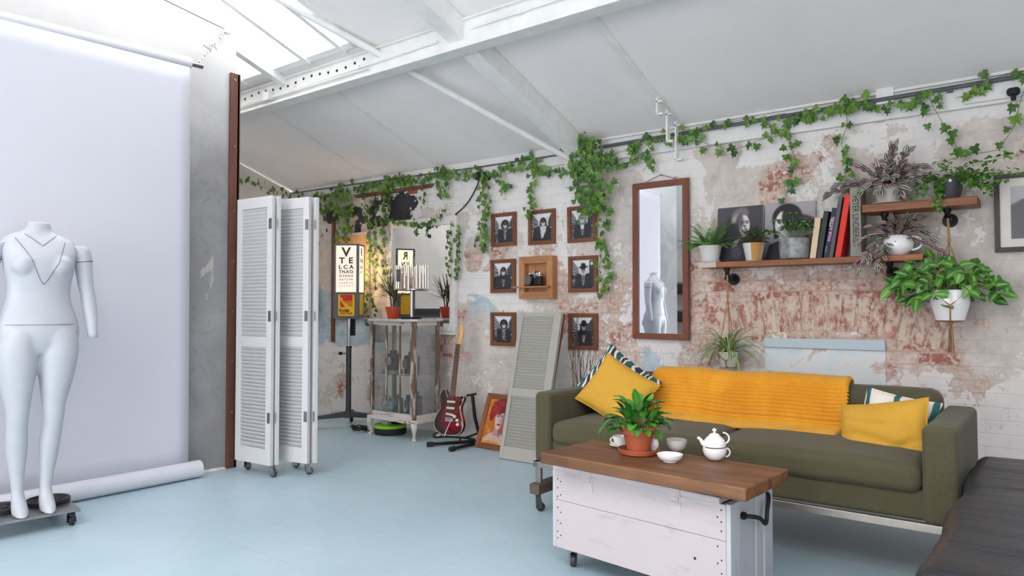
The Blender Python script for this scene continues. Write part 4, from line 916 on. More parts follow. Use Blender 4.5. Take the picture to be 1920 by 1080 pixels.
# dracaena in red pot + crystal tube lamp on the cabinet
plain('red_pot', C(196, 72, 42), .45, var=.05)
def pot(parent, c, r0, r1, h, mat, rim=.0, th=.006, n=36, soil=True, prof=None, soilmat='soil'):
    q = MB(); q.lathe(prof or [(r0 * .96, 0), (r0, .003), (lerp(r0, r1, (h - rim) / h), h - rim)] + ([(r1 + th * .7, h - rim), (r1 + th, h - .003), (r1 + th * .6, h)] if rim else [(r1, h - .002)]) + [(r1 - th, h), (r1 - th, h - .02), (r1 - th * 1.5, h - .03)], c, n)
    o = q.build('pot', mat, parent, smooth=True)
    if soil: s_ = MB(); s_.lathe([(r1 - th * 1.2, h - .026), (r1 * .6, h - .02), (.001, h - .016)], c, 20); s_.build('soil', soilmat, parent, smooth=True)
    return o
def leaf(mb, base, d, up, L, W, droop=.5, n=5, prof='lens', fold=.25, rnd=None, twist=0):
    d = V(d).normalized(); side = d.cross(V(up)); side = side.normalized() if side.length > 1e-4 else d.orthogonal().normalized(); nrm = side.cross(d)
    if twist: side = Matrix.Rotation(twist, 3, d) @ side; nrm = side.cross(d)
    rnd = random.random() if rnd is None else rnd; p = V(base); vs = []; cs = []; st = L / n; dd = d.copy()
    for i in range(n + 1):
        t_ = i / n
        if prof == 'lens': w = math.sin(PI * min(1, max(0, t_)) ** .85) ** .8 if 0 < t_ < 1 else 0
        elif prof == 'strap': w = min(1, t_ * 8 + .4) * (1 - t_ ** 4)
        elif prof == 'blade': w = math.sin(PI * (t_ ** .6)) ** .9 if 0 < t_ < 1 else 0
        elif prof == 'arrow': w = [.75, 1.0, .85, .6, .3, 0][min(5, int(round(t_ * 5)))]
        elif prof == 'heart': w = [.55, 1.0, .95, .72, .38, 0][min(5, int(round(t_ * 5)))]
        w = max(w, .02) * W / 2; off = nrm * (fold * w)
        back = -dd * (.35 * w if prof in ('arrow', 'heart') and i == 0 else 0) 
        vs += [p - side * w + off + back, p + V((0, 0, 0)), p + side * w + off + back]; cs += [(1, rnd, t_), (0, rnd, t_), (1, rnd, t_)]
        dd = (dd + V((0, 0, -1)) * droop / n).normalized(); nrm = side.cross(dd); p = p + dd * st
    fs = []
    for i in range(n): a_ = i * 3; fs += [(a_, a_ + 1, a_ + 4, a_ + 3), (a_ + 1, a_ + 2, a_ + 5, a_ + 4)]
    mb.add(vs, fs, cs); return p
leafmat('dracaena_leaf', C(74, 88, 50), C(120, 128, 82), (.72, 1.0), C(120, 60, 52), None)
random.seed(11)
DX, DY, DZ = -5.02, 4.66, ZT_ + .02
t = thing('potted_dracaena', 'spiky dracaena in a small orange-red pot on top of the glass cabinet', 'plant', (DX, DY, DZ))
pot(t, (DX, DY, DZ), .05, .066, .115, 'red_pot', .03, .004)
q = MB(); tops = []
for k in range(3):
    a_ = k * 2.1; tp = V((DX + .03 * math.cos(a_), DY + .03 * math.sin(a_), DZ + .19 + .03 * k)); q.tube([(DX + .01 * math.cos(a_), DY + .01 * math.sin(a_), DZ + .09), tp], .006, 8); tops.append(tp)
q.build('stem', 'stem_brown', t, smooth=True); q = MB()
for tp in tops:
    for k in range(17):
        a_ = k * 2.4 + random.random(); e = random.uniform(.15, 1.35); L = random.uniform(.2, .34); dz = math.sin(e)
        leaf(q, tp - V((0, 0, .03)), (math.cos(a_) * math.cos(e), math.sin(a_) * math.cos(e), dz), (0, 0, 1), L, .014, .55 if e < .9 else .2, 6, 'strap', .3)
q.build('foliage', 'dracaena_leaf', t, smooth='all')
LX, LY, LZ = -4.765, 4.655, ZT_ + .02
t = thing('crystal_tube_lamp', 'table lamp with a drum of glass tubes and pinkish candles, on the glass cabinet', 'lamp', (LX, LY, LZ))
q = MB(); q.cyl((LX, LY, LZ), (LX, LY, LZ + .02), .095, n=36); q.build('foot', 'black_metal', t, smooth=True, bevel=.003)
q = MB(); q.cyl((LX, LY, LZ + .02), (LX, LY, LZ + .275), .013, n=16); q.build('stem', 'chrome', t, smooth=True)
q = MB(); q.lathe([(.155, .265), (.16, .268), (.16, .275), (.155, .278), (.02, .278), (.02, .265), (.155, .265)], (LX, LY, LZ), 40); q.build('ring_plate', 'chrome', t, smooth=True)
m, nt, bs = newmat('tube_glass'); bs.inputs['Base Color'].default_value = C(224, 220, 214); bs.inputs['Metallic'].default_value = .85; bs.inputs['Roughness'].default_value = .12
tb = MB(); tb.cyl((0, 0, 0), (0, 0, .215), .0125, n=10)
for k in range(26):
    a_ = 2 * PI * k / 26
    if k % 3 == 2: continue
    q = MB(); q.cyl((LX + .15 * math.cos(a_), LY + .15 * math.sin(a_), LZ + .28), (LX + .15 * math.cos(a_), LY + .15 * math.sin(a_), LZ + .495), .011, n=10); q.build('glass_tube', 'tube_glass', t, smooth=True)
plain('candle_wax', C(240, 214, 200), .5, var=.02)
for k in range(9):
    a_ = 2 * PI * k / 9 + .2; r_ = .10 if k % 2 else .07; hh_ = .10 + .05 * ((k * 7) % 4) / 3; x, y = LX + r_ * math.cos(a_), LY + r_ * math.sin(a_)
    q = MB(); q.lathe([(.016, 0), (.016, hh_ - .02), (.010, hh_ - .004), (.001, hh_)], (x, y, LZ + .28), 12); q.build('candle', 'candle_wax', t, smooth=True)
for k in range(3):
    x, y = LX - .05 + .05 * k, LY + .03 * (k % 2); q = MB(); q.lathe([(.018, .28), (.022, .42), (.02, .50), (.013, .53), (.012, .58), (.014, .583)], (x, y, LZ), 14); q.build('glass_chimney', 'clear_glass', t, smooth=True)
q = MB(); q.box((LX, LY - .165, LZ + .40), (.05, .003, .11)); q.build('swing_tag', 'conduit', t)
# power reel, leads
t = thing('cable_reel', 'black and lime green cable reel on the floor under the glass cabinet', 'cable reel', (-5.12, 4.74, 0))
plain('lime_plastic', C(140, 206, 40), .4, var=.03)
RX, RY = -5.08, 4.69
q = MB(); q.lathe([(.12, 0), (.15, .004), (.155, .03), (.15, .055), (.14, .058)], (RX, RY, 0), 36); q.build('drum', 'black_rubber', t, smooth=True)
q = MB(); q.lathe([(.14, .059), (.152, .062), (.152, .088), (.14, .092), (.001, .094)], (RX, RY, 0), 36); q.build('rim', 'lime_plastic', t, smooth=True)
q = MB(); q.rbox((RX, RY - .05, .11), (.08, .05, .035), .006, 2, 2); q.build('socket_block', 'grey_ceramic', t)
q = MB(); q.rbox((RX + .05, RY + .03, .12), (.09, .06, .055), .008, 2, 2); tag(q.build('plug_adapter', 'black_rubber'), 'black plug adapter sitting on the lime green cable reel', 'adapter')
q = MB(); R_ = random.Random(5); pts = [V((-5.24, 4.60, .012))]
for k in range(60): a_ = k * .55; pts.append(V((-5.40 + .085 * math.cos(a_) * (1 + .3 * math.sin(k * .7)), 4.58 + .05 * math.sin(a_), .014 + .02 * (1 + math.sin(k * 1.3)))))
q.tube(pts, .005, 6); tag(q.build('power_lead', 'black_rubber', smooth='all'), 'tangle of thin black power lead on the floor beside the cabinet leg', 'cable')
# cable with plug heads on the wall
t = thing('wall_plugs', 'two black plugs under the ceiling ivy with a lead running down beside the white mirror', 'plug', (-4.19, WY, 2.40))
a = at_y(898, 330, WY - .03); b = at_y(912, 330, WY - .03); c_ = at_y(855, 402, WY - .012); d_ = at_y(858, 560, WY - .012)
for p in (a, b): q = MB(); q.rbox((p.x, WY - .03, p.z), (.055, .055, .075), .008, 2, 2); q.build('plug', 'black_rubber', t, smooth=True)
q = MB(); P = [a + V((0, 0, -.03))]
for k in range(1, 13): s = k / 12; P.append(V((lerp(a.x, c_.x, s), WY - .02, lerp(a.z - .04, c_.z, s ** 1.0) - .06 * math.sin(PI * s) * (1 - s * .3))))
P += [c_, V((c_.x, WY - .012, 1.6)), V((c_.x, WY - .012, 1.0))]; q.tube(P, .006, 6); q.build('lead', 'black_rubber', t, smooth='all')
q = MB(); p = at_y(1900, 172, WY - .08); q.rbox(p, (.065, .06, .045), .02, 4, 2); q.cyl(p + V((0, 0, -.015)), p + V((0, 0, -.05)), .013, n=14); q.tube([p + V((0, .02, 0)), p + V((.05, .04, .02)), (p.x + .2, WY - .04, p.z + .02)], .006, 6)
tag(q.build('lamp_holder', 'black_rubber', smooth=True), 'black spotlight holder on the white fascia above the ivy loop, far right', 'lamp holder')
q = MB(); q.tube([(XL + .02, WY - .05, 2.545), (-5.8, WY - .05, 2.53), (-4.3, WY - .05, 2.505), (-3.26, WY - .05, 2.50)], .007, 8); q.tube([(-2.94, WY - .07, 2.505), (-1.75, WY - .07, 2.515), (-.14, WY - .07, 2.53), (XR - .02, WY - .07, 2.54)], .014, 8)
for x in (-6.4, -5.0, -3.8): q.box((x, WY - .04, 2.52), (.03, .03, .025))
for x in (-2.5, -1.2, -.5, .6, 1.9): q.box((x, WY - .05, 2.52), (.03, .045, .03))
tag(q.build('conduit_pipe', 'conduit', smooth=True), 'thin dark grey conduit pipe running along the wall under the ceiling, carrying the ivy', 'pipe')

# ------------------------------------------------------------------ guitar on its stand
def guitar(name, label, M, body_mat, guard_mat):
    t = thing(name, label, 'guitar', M.translation[:])
    O = [(-.03, 0), (-.09, .008), (-.145, .04), (-.168, .09), (-.16, .14), (-.128, .19), (-.112, .225), (-.122, .275), (-.135, .32), (-.13, .365), (-.105, .40), (-.085, .402), (-.072, .38), (-.066, .35), (-.045, .325), (-.028, .318),
         (.028, .318), (.045, .322), (.07, .335), (.098, .352), (.125, .345), (.128, .32), (.112, .285), (.10, .25), (.108, .205), (.13, .16), (.148, .11), (.145, .06), (.115, .022), (.07, .004)]
    def smooth_poly(P, it=2):
        for _ in range(it):
            Q = []
            for i in range(len(P)):
                a_, b_ = P[i], P[(i + 1) % len(P)]; Q += [(a_[0] * .75 + b_[0] * .25, a_[1] * .75 + b_[1] * .25), (a_[0] * .25 + b_[0] * .75, a_[1] * .25 + b_[1] * .75)]
            P = Q
        return P
    P = smooth_poly(O); q = MB(M); n = len(P); cx_, cz_ = 0, .19
    def rg(s, y): return [V((cx_ + (x - cx_) * s, y, cz_ + (z - cz_) * s)) for x, z in P]
    q.loft([rg(.93, .026), rg(.985, .022), rg(1, .012), rg(1, -.012), rg(.985, -.019), rg(.955, -.021)], cap=True); q.build('body', body_mat, t, smooth=True)
    q = MB(M); ed = [V((cx_ + (x - cx_) * .992, -.0175, cz_ + (z - cz_) * .992)) for x, z in P]; q.tube(ed + [ed[0]], .0022, 5); q.build('binding', 'cream_plastic', t, smooth='all')
    q = MB(M); G_ = smooth_poly([(-.06, .30), (-.04, .335), (.03, .34), (.085, .34), (.112, .325), (.10, .285), (.088, .25), (.095, .2), (.12, .15), (.12, .10), (.09, .08), (.05, .10), (.03, .15), (-.03, .16), (-.05, .2), (-.05, .25)], 1); q.prism(G_, -.0235, -.0205); q.build('pickguard', guard_mat, t)
    for z in (.29, .235, .18):
        q = MB(M); q.rbox((0, -.026, z), (.085, .009, .019), .004, 2, 2, Matrix.Rotation(.10 if z < .2 else 0, 3, 'Y')); pk = q.build('pickup', 'cream_plastic', t)
        s_ = MB(M)
        for k in range(6): s_.cyl((-.027 + k * .0108, -.0315, z), (-.027 + k * .0108, -.0302, z), .0022, n=6)
        s_.build('pole_piece', 'black_metal', pk)
    q = MB(M); q.rbox((0, -.027, .135), (.08, .014, .035), .003, 2, 2)
    for k in range(6): q.box((-.027 + k * .0108, -.036, .138), (.008, .006, .03))
    q.build('bridge', 'chrome', t)
    for x, z in ((.055, .165), (.085, .135), (.095, .10)): q = MB(M); q.lathe([(.015, 0), (.014, .006), (.011, .014), (.001, .015)], (0, 0, 0), 16); q.v = [M @ (Matrix.Translation((x, -.023, z)) @ Matrix.Rotation(PI / 2, 4, 'X') @ (M.inverted() @ v)) for v in q.v]; q.build('knob', 'cream_plastic', t, smooth=True)
    q = MB(M); q.tube(crv([(.02, -.035, .12), (.03, -.05, .115), (.0, -.055, .03), (-.01, -.055, -.01)], 5), .0035, 8); q.build('tremolo_arm', 'cream_plastic', t, smooth=True)
    z0, z1 = .30, .80; q = MB(M); q.hexa([(-.026, -.014, z0), (.026, -.014, z0), (.02, .006, z0), (-.02, .006, z0), (-.021, -.014, z1), (.021, -.014, z1), (.016, .006, z1), (-.016, .006, z1)]); nk = q.build('neck', 'maple', t, bevel=.003)
    q = MB(M); q.hexa([(-.026, -.023, .292), (.026, -.023, .292), (.026, -.014, .292), (-.026, -.014, .292), (-.021, -.020, z1), (.021, -.020, z1), (.021, -.0135, z1), (-.021, -.0135, z1)]); fb = q.build('fretboard', 'rosewood', nk)
    q = MB(M); zf = z1; s = .635
    for k in range(1, 22): zz_ = z1 - s * (1 - 2 ** (-k / 12)); w_ = lerp(.021, .026, (z1 - zz_) / .5); q.box((0, lerp(-.0205, -.0235, (z1 - zz_) / .5), zz_), (2 * w_, .002, .0016))
    q.build('frets', 'chrome', fb)
    q = MB(M); q.prism([(-.022, .80), (.022, .80), (.026, .83), (.034, .86), (.036, .93), (.03, .975), (.01, .985), (-.012, .965), (-.034, .90), (-.036, .86), (-.028, .835)], -.012, .002); q.build('headstock', 'maple', t, bevel=.003)
    for k in range(6): q = MB(M); zz_ = .85 + k * .02; q.cyl((-.033 - .0 * k + k * .003, -.005, zz_), (-.052 + k * .003, -.005, zz_), .003, n=6); q.rbox((-.056 + k * .003, -.005, zz_), (.012, .006, .012), .003, 2, 1); q.cyl((-.02 + k * .004, -.012, zz_), (-.02 + k * .004, -.02, zz_), .004, n=8); q.build('tuning_peg', 'chrome', t, smooth=True)
    q = MB(M)
    for k in range(6): q.tube([(-.027 + k * .0108, -.04, .14), (-.017 + k * .0068, -.0245, z1), (-.02 + k * .004, -.017, .85 + k * .02)], .0006, 4)
    q.build('strings', 'steel', t)
    q = MB(M); q.tube([(-.1, -.01, .39), (-.085, -.0, .41)], .002, 6)
    return t
plain('cream_plastic', C(226, 216, 196), .3, var=.02)
wood('maple', C(206, 160, 104), C(226, 186, 132), 2, .35); wood('rosewood', C(74, 46, 34), C(104, 68, 50), 2, .5)
m, nt, bs = newmat('red_burst'); vec = tc(nt); xz = nt.nodes.new('ShaderNodeSeparateXYZ'); nt.links.new(vec, xz.inputs[0]); 
ln_ = nt.nodes.new('ShaderNodeVectorMath'); ln_.operation = 'DISTANCE'; nt.links.new(vec, ln_.inputs[0]); ln_.inputs[1].default_value = (0.04, .03, .15)
nt.links.new(ramp(nt, ln_.outputs['Value'], [(.04, C(150, 20, 30)), (.11, C(92, 12, 22)), (.175, C(36, 10, 16))]), bs.inputs['Base Color']); bs.inputs['Roughness'].default_value = .12; bs.inputs['Coat Weight'].default_value = .3
m, nt, bs = newmat('tortoise'); n = nz(nt, tc(nt), 40, 4); nt.links.new(ramp(nt, n, [(.4, C(70, 18, 20)), (.65, C(120, 44, 34))]), bs.inputs['Base Color']); bs.inputs['Roughness'].default_value = .15
GO = V((-4.235, 4.60, .085)); GM = frame3(GO, (1, .12, 0), None, V((.215, .20, .93)))
guitar('electric_guitar', 'dark red sunburst electric guitar resting on a black floor stand', GM, 'red_burst', 'tortoise')
t = thing('guitar_stand', 'black folding floor stand holding the dark red electric guitar', 'guitar stand', (-4.15, 4.62, 0))
def sleg(a_, b_, r=.014): q = MB(); q.tube([a_, b_], r, 10); o = q.build('leg', 'black_metal', t, smooth=True); e = MB(); d = (V(b_) - V(a_)).normalized(); e.tube([V(b_) - d * .05, V(b_) + d * .006], r * 1.5, 12); e.build('foot_cap', 'black_rubber', o, smooth=True)
for a_, b_ in (((-4.09, 4.80, .022), (-4.33, 4.43, .022)), ((-4.02, 4.77, .022), (-4.035, 4.40, .022))): sleg(a_, b_)
q = MB(); q.tube([(-4.09, 4.80, .022), (-4.02, 4.77, .022)], .013, 10); q.tube([(-4.03, 4.79, .02), (-4.06, 4.74, .24), (-4.075, 4.725, .43)], .015, 10); q.tube([(-4.12, 4.70, .43), (-4.03, 4.72, .45)], .010, 8); q.build('upright', 'black_metal', t, smooth=True)
q = MB(); q.tube(crv([(-4.39, 4.66, .10), (-4.38, 4.57, .085), (-4.37, 4.56, .06), (-4.30, 4.68, .055), (-4.05, 4.72, .055), (-4.06, 4.55, .06), (-4.05, 4.545, .09)], 5), .009, 8); q.build('cradle', 'black_rubber', t, smooth=True)
q = MB(); q.tube([(-4.15, 4.70, .055), (-4.05, 4.76, .10)], .009, 8); q.build('brace', 'black_metal', t)
# second guitar, pale green, peeping out behind the screen
plain('seafoam', C(188, 222, 200), .25, var=.01, coat=.6); plain('mint_guard', C(226, 226, 216), .3)
a = at_y(586, 560, 4.95)
guitar('wall_guitar', 'pale mint green guitar body showing behind the white folding screen', frame3((a.x - .085, 4.955, 1.12), (1, 0, 0), None, (0.03, 0, 1)), 'seafoam', 'mint_guard')
q = MB(); q.box((a.x - .06, WY - .05, 1.93), (.09, .1, .03)); tag(q.build('guitar_hanger', 'black_metal'), 'black wall hanger holding the pale green guitar behind the screen', 'hanger')

# ------------------------------------------------------------------ leaning poster
P = Paint(110, 130, (214, 128, 26)); P.grad((228, 140, 30), (176, 74, 30), 0, 0, 1, .8); P.speck(0, 0, .35, .8, 40, (236, 156, 50), 3, .03); P.poly([(.55, 0), (1, 0), (1, .6), (.8, .5)], (60, 34, 60), .6)
P.ell(.52, 1.12, .62, .28, (226, 150, 30)); P.poly([(.0, .92), (.28, .78), (.42, .72), (.66, .74), (.9, .82), (.98, .95), (.5, .93)], (216, 178, 168)); P.ell(.30, .84, .2, .07, (222, 186, 176), -18); P.poly([(.42, .6), (.66, .6), (.68, .8), (.40, .8)], (198, 152, 144)); P.poly([(.55, .6), (.68, .55), (.70, .82), (.6, .8)], (130, 70, 70), .6)
hr = [(.42, .16, .24, .14), (.26, .26, .14, .16), (.22, .38, .10, .12), (.62, .18, .24, .16), (.78, .30, .13, .2), (.80, .42, .1, .10), (.5, .1, .2, .08), (.3, .14, .12, .08)]
for k, (x, y, a_, b_) in enumerate(hr): P.ell(x, y, a_, b_, (150, 20, 34) if x < .6 else (52, 20, 44), soft=.03)
rr = random.Random(2)
for k in range(46): x = rr.uniform(.2, .62); y = rr.uniform(.05, .36); P.ell(x, y, rr.uniform(.03, .07), .012, rr.choice([(190, 30, 42), (96, 12, 30), (210, 50, 50)]), rr.uniform(-60, 60), soft=.02)
P.ell(.54, .44, .165, .215, (232, 204, 198)); P.poly([(.42, .55), (.66, .55), (.58, .67), (.52, .67)], (230, 200, 194)); P.ell(.66, .5, .06, .14, (170, 110, 110), soft=.05, al=.7)
P.ell(.44, .27, .14, .07, (170, 24, 36), 20); P.ell(.6, .25, .12, .06, (120, 16, 32), -12)
for x, w_ in ((.475, .035), (.62, .032)): P.ell(x, .40, w_, .016, (250, 240, 236)); P.ell(x, .40, .015, .015, (70, 60, 60)); P.ell(x, .385, w_ * 1.15, .007, (50, 24, 28)); P.ell(x, .355, w_ * 1.3, .007, (110, 40, 40), -6)
P.poly([(.545, .38), (.565, .38), (.58, .49), (.53, .49)], (214, 176, 170)); P.ell(.553, .49, .025, .01, (180, 120, 116)); P.ell(.55, .555, .05, .016, (176, 24, 34)); P.ell(.55, .57, .04, .014, (196, 40, 46)); P.ell(.55, .562, .04, .003, (90, 10, 20))
P.speck(.1, .88, .95, 1, 40, (244, 190, 90), 6, .014); P.speck(.7, .9, 1, 1, 16, (240, 230, 230), 8, .012); P.grain(.03, 4); P.a = P.a * .86
bl = V((-4.0, 4.684, .002)); tl = V((-4.075, 4.86, .437)); zv = tl - bl; brr = V((-3.63, 4.66, .002)); M = frame3(bl + (brr - bl) * .5, brr - bl, None, zv); hgt = zv.length; wdt = (brr - bl).length
t = thing('framed_poster', 'wooden framed portrait print of a red-haired person on orange, leaning against the wall', 'picture', (bl + (brr - bl) * .5)[:]); wood('poster_wood', C(112, 66, 38), C(156, 98, 62), 2, .5)
frame_bars(M, wdt, hgt, .045, .022, t, ('poster_wood', 'frame_wood_flat')); print_mesh('print', P, M @ Matrix.Translation((0, -.010, .04)), wdt - .08, hgt - .08, 'photo_print', t)

# ------------------------------------------------------------------ leaning shutter, mirror panel behind it
paintwood('sage_paint', C(170, 167, 158), C(186, 186, 178), .34, 0, .5, .06)
plain('shutter_gap_shade', C(96, 98, 92), .7)
BL, BR, TL = V((-3.552, 4.452, .001)), V((-3.14, 4.45, .001)), V((-3.56, 4.74, 1.155)); zv = TL - BL; M = frame3(BL, BR - BL, None, zv); Lh = zv.length; Lw = (BR - BL).length
# the leaning leaf is skewed only by its lean: keep it a true rectangle
t = thing('shutter', 'sage green louvred shutter leaning against the wall left of the sofa', 'shutter', BL[:])
f = MB(M); f.box((.018, 0, Lh / 2), (.036, .032, Lh)); f.box((Lw - .035, 0, Lh / 2), (.07, .032, Lh))
for z0, z1 in ((0, .10), (.50, .565), (Lh - .03, Lh)): f.mm((.036, -.015, z0), (Lw - .07, .015, z1))
o = f.build('panel', 'sage_paint', t, bevel=.0015); sl = MB(M)
for z0, z1 in ((.10, .50), (.565, Lh - .03)):
    n = int((z1 - z0) / .0245)
    for k in range(n): z = z0 + (k + .5) * (z1 - z0) / n; sl.box(((.036 + Lw - .07) / 2, 0, z), (Lw - .106, .034, .006), Matrix.Rotation(math.radians(-58), 3, 'X'))
sl.build('louvre_slats', 'sage_paint', o)
q = MB(M); q.mm((.03, .012, .02), (Lw - .06, .015, Lh - .02)); q.build('backing', 'shutter_gap_shade', t)  # added sheet, coloured dark as the shade between the slats
A_ = at_z(985, 866, .001); B_ = at_z(1009, 871, .001); C_ = at_y(1045, 590, 4.86); D_ = at_y(1056, 592, 4.90); C_.z = D_.z = 1.15
t = thing('mirror_panel', 'narrow leaning mirror panel with a dark edge, between the sage shutter and the sofa', 'mirror', A_[:])
def strip(u0, u1, y0, y1, mat, name):
    q = MB(); f = [A_.lerp(B_, u0), A_.lerp(B_, u1), C_.lerp(D_, u0), C_.lerp(D_, u1)]; o_ = V((0, 1, 0))
    q.hexa([f[0] + o_ * y0, f[1] + o_ * y0, f[1] + o_ * y1, f[0] + o_ * y1, f[2] + o_ * y0, f[3] + o_ * y0, f[3] + o_ * y1, f[2] + o_ * y1]); return q.build(name, mat, t)
strip(0, .42, -.012, .02, 'sage_paint', 'side_rail'); strip(.44, .98, -.004, .0, 'mirror_glass', 'mirror_glass'); strip(.43, 1.0, .001, .02, 'black_metal', 'backing'); strip(1.0, 1.2, -.008, .02, 'mahogany', 'edge_strip')
# bare twigs in a vase behind the sofa
t = thing('twig_arrangement', 'bare brown twigs standing in a tall vase between wall and sofa', 'twigs', (-2.98, 4.72, 0))
q = MB(); q.lathe([(.05, 0), (.065, .01), (.075, .15), (.06, .32), (.045, .40), (.05, .43), (.046, .43), (.04, .40), (.055, .3)], (-2.98, 4.72, 0), 28); q.build('vase', 'grey_ceramic', t, smooth=True)
R_ = random.Random(9); plain('twig_bark', C(88, 60, 48), .8, var=.2)
for k in range(16):
    a_ = k * 2.4; top = V((-2.98 + .10 * math.cos(a_) * R_.uniform(.4, 1.5) + .03, 4.74 + .09 * math.sin(a_), R_.uniform(.85, 1.2))); P_ = []
    for i in range(15):
        s = i / 14; p = V((-2.98 + .03 * math.cos(a_), 4.72 + .03 * math.sin(a_), .05)).lerp(top, s); p += V((math.sin(s * 9 + k), math.cos(s * 8 + k * 2), 0)) * .018 * (s > .2) * s; P_.append(p)
    q = MB(); q.tube(P_, [lerp(.004, .0014, i / 14) for i in range(15)], 6)
    for j in (7, 10): b0 = P_[j]; q.tube([b0, b0 + V((R_.uniform(-.03, .03), R_.uniform(-.02, .02), .06)), b0 + V((R_.uniform(-.06, .06), R_.uniform(-.03, .03), .14))], [.002, .0015, .001], 5)
    q.build('twig', 'twig_bark', t, smooth='all')

# framed picture at the right edge
P = Paint(90, 70, (150, 148, 152)); P.grad((176, 174, 178), (150, 148, 152)); P.poly([(0, .35), (.5, -.05), (1, -.05), (1, 1.05), (0, 1.05)], (84, 80, 88)); P.poly([(.12, 1.05), (.26, .55), (.36, .35), (.5, .5), (.7, 1.05)], (232, 230, 232)); P.ell(.62, .3, .12, .2, (190, 188, 190)); P.ell(.62, .16, .15, .14, (40, 38, 42)); P.poly([(.42, 1.05), (.5, .6), (.7, .5), (.85, .7), (.9, 1.05)], (54, 50, 58)); P.grain(.03, 2)
plain('dark_frame', C(50, 40, 40), .45, var=.1); plain('mount_board', C(226, 220, 212), .7, var=.02)
t = thing('large_picture', 'large dark framed grey picture with a cream mount, right of the wall shelves', 'picture', (.02, WY, 1.53))
M = Matrix.Translation((.02, WY - .004, 1.525)); W_, H_ = .62, .455; frame_bars(M, W_, H_, .027, .03, t, ('dark_frame', 'dark_frame'))
q = MB(M); q.mm((-W_ / 2 + .015, -.014, .015), (W_ / 2 - .015, -.006, H_ - .015)); q.build('mount', 'mount_board', t)
print_mesh('print', P, M @ Matrix.Translation((0, -.017, .075)), W_ - .16, H_ - .15, 'photo_print', t)

# ------------------------------------------------------------------ sofa
m, nt, bs = newmat('olive_fabric'); vec = tc(nt); n = nz(nt, tc(nt, (1, 1, 1)), 350, 3, .7); n2 = nz(nt, vec, 5, 4)
c = ramp(nt, n, [(.35, C(62, 57, 38)), (.65, C(88, 82, 58))]); c = mix(nt, ramp(nt, n2, [(.4, (0, 0, 0)), (.8, (.3, .3, .3))]), c, C(98, 91, 66))
nt.links.new(c, bs.inputs['Base Color']); bs.inputs['Roughness'].default_value = .9; bs.inputs['Sheen Weight'].default_value = .1; bump(nt, bs, n, .35, .002)
SX0, SX1, SF, SB = -2.478, -.335, 3.43, 4.30
t = thing('sofa', 'olive green three-seat sofa on a steel frame under the wall shelves', 'sofa', ((SX0 + SX1) / 2, (SF + SB) / 2, 0))
def wsm(a, s, o=0): return lambda q: q + V((noise.noise(q * s + V((o, 0, 0))), noise.noise(q * s + V((0, o, 5))), noise.noise(q * s + V((3, 5, o))))) * a
q = MB(); q.rbox(((SX0 + SX1) / 2, SF + .02 + (SB - SF - .02) / 2, .36), (SX1 - SX0 - .02, SB - SF - .04, .13), .02, 3, 10); q.build('seat_base', 'olive_fabric', t, smooth='all')
for x0, x1 in ((SX0, -2.362), (-.470, SX1)):
    q = MB(); q.rbox(((x0 + x1) / 2, (SF + SB) / 2, .495), (x1 - x0, SB - SF, .41), .028, 4, 14, fn=wsm(.004, 4, x0)); q.build('arm', 'olive_fabric', t, smooth='all')
def seatfn(q): e = .018 * max(0, 1 - (q.x / .48) ** 4) * max(0, 1 - (q.y / .36) ** 4); return V((q.x, q.y, q.z + (e if q.z > 0 else 0))) + V((0, 0, noise.noise(q * 5) * .004))
for x0, x1 in ((-2.360, -1.417), (-1.413, -.472)):
    q = MB(); q.rbox(((x0 + x1) / 2, SF + .325, .472), (x1 - x0, .66, .125), .045, 6, 16, fn=seatfn); cu = q.build('seat_cushion', 'olive_fabric', t, smooth='all')
def backfn(q):   # slopes back towards its top
    return V((q.x, q.y + max(0, q.z + .15) * .22, q.z)) + V((noise.noise(q * 3) * .004, noise.noise(q * 3 + V((4, 4, 4))) * .006, noise.noise(V((q.x * 3, 0, 0))) * .006))
q = MB(); q.rbox((-1.425, 4.13, .575), (1.91, .20, .42), .07, 7, 20, fn=backfn); q.build('backrest', 'olive_fabric', t, smooth='all')
for x0, x1 in ((SX0 + .02, SX0 + .06), (SX1 - .06, SX1 - .02)): q = MB(); q.mm((x0, SF + .03, .30), (x1, SB - .02, .60)); q.build('side_panel', 'olive_fabric', t)
plain('brushed_rail', C(168, 160, 152), .35, .85, var=.05)
q = MB(); q.mm((SX0 - .0, SF - .01, .262), (SX1, SF + .025, .296)); q.mm((SX0, SB - .04, .262), (SX1, SB - .005, .296)); q.mm((SX0, SF - .01, .262), (SX0 + .035, SB, .296)); q.mm((SX1 - .035, SF - .01, .262), (SX1, SB, .296)); q.build('steel_frame', 'brushed_rail', t, bevel=.002)
wood('dark_beam', C(78, 62, 52), C(116, 96, 80), 1, .7)
for x in (SX0 + .008, SX1 - .035):
    for y in (SF + .02, SB - .05): q = MB(); q.mm((x - .004, y - .012, .165), (x + .034, y + .012, .263)); q.build('leg', 'brushed_rail', t, bevel=.002)
    q = MB(); q.mm((x - .02, SF - .03, .105), (x + .05, SB + .02, .165)); q.build('support_beam', 'dark_beam', t, bevel=.006)
    for y in (SF + .01, SB - .03): castor(t, x + .015, y, .105, 0, .026, .6, 'dark_grey_metal', 'black_rubber')

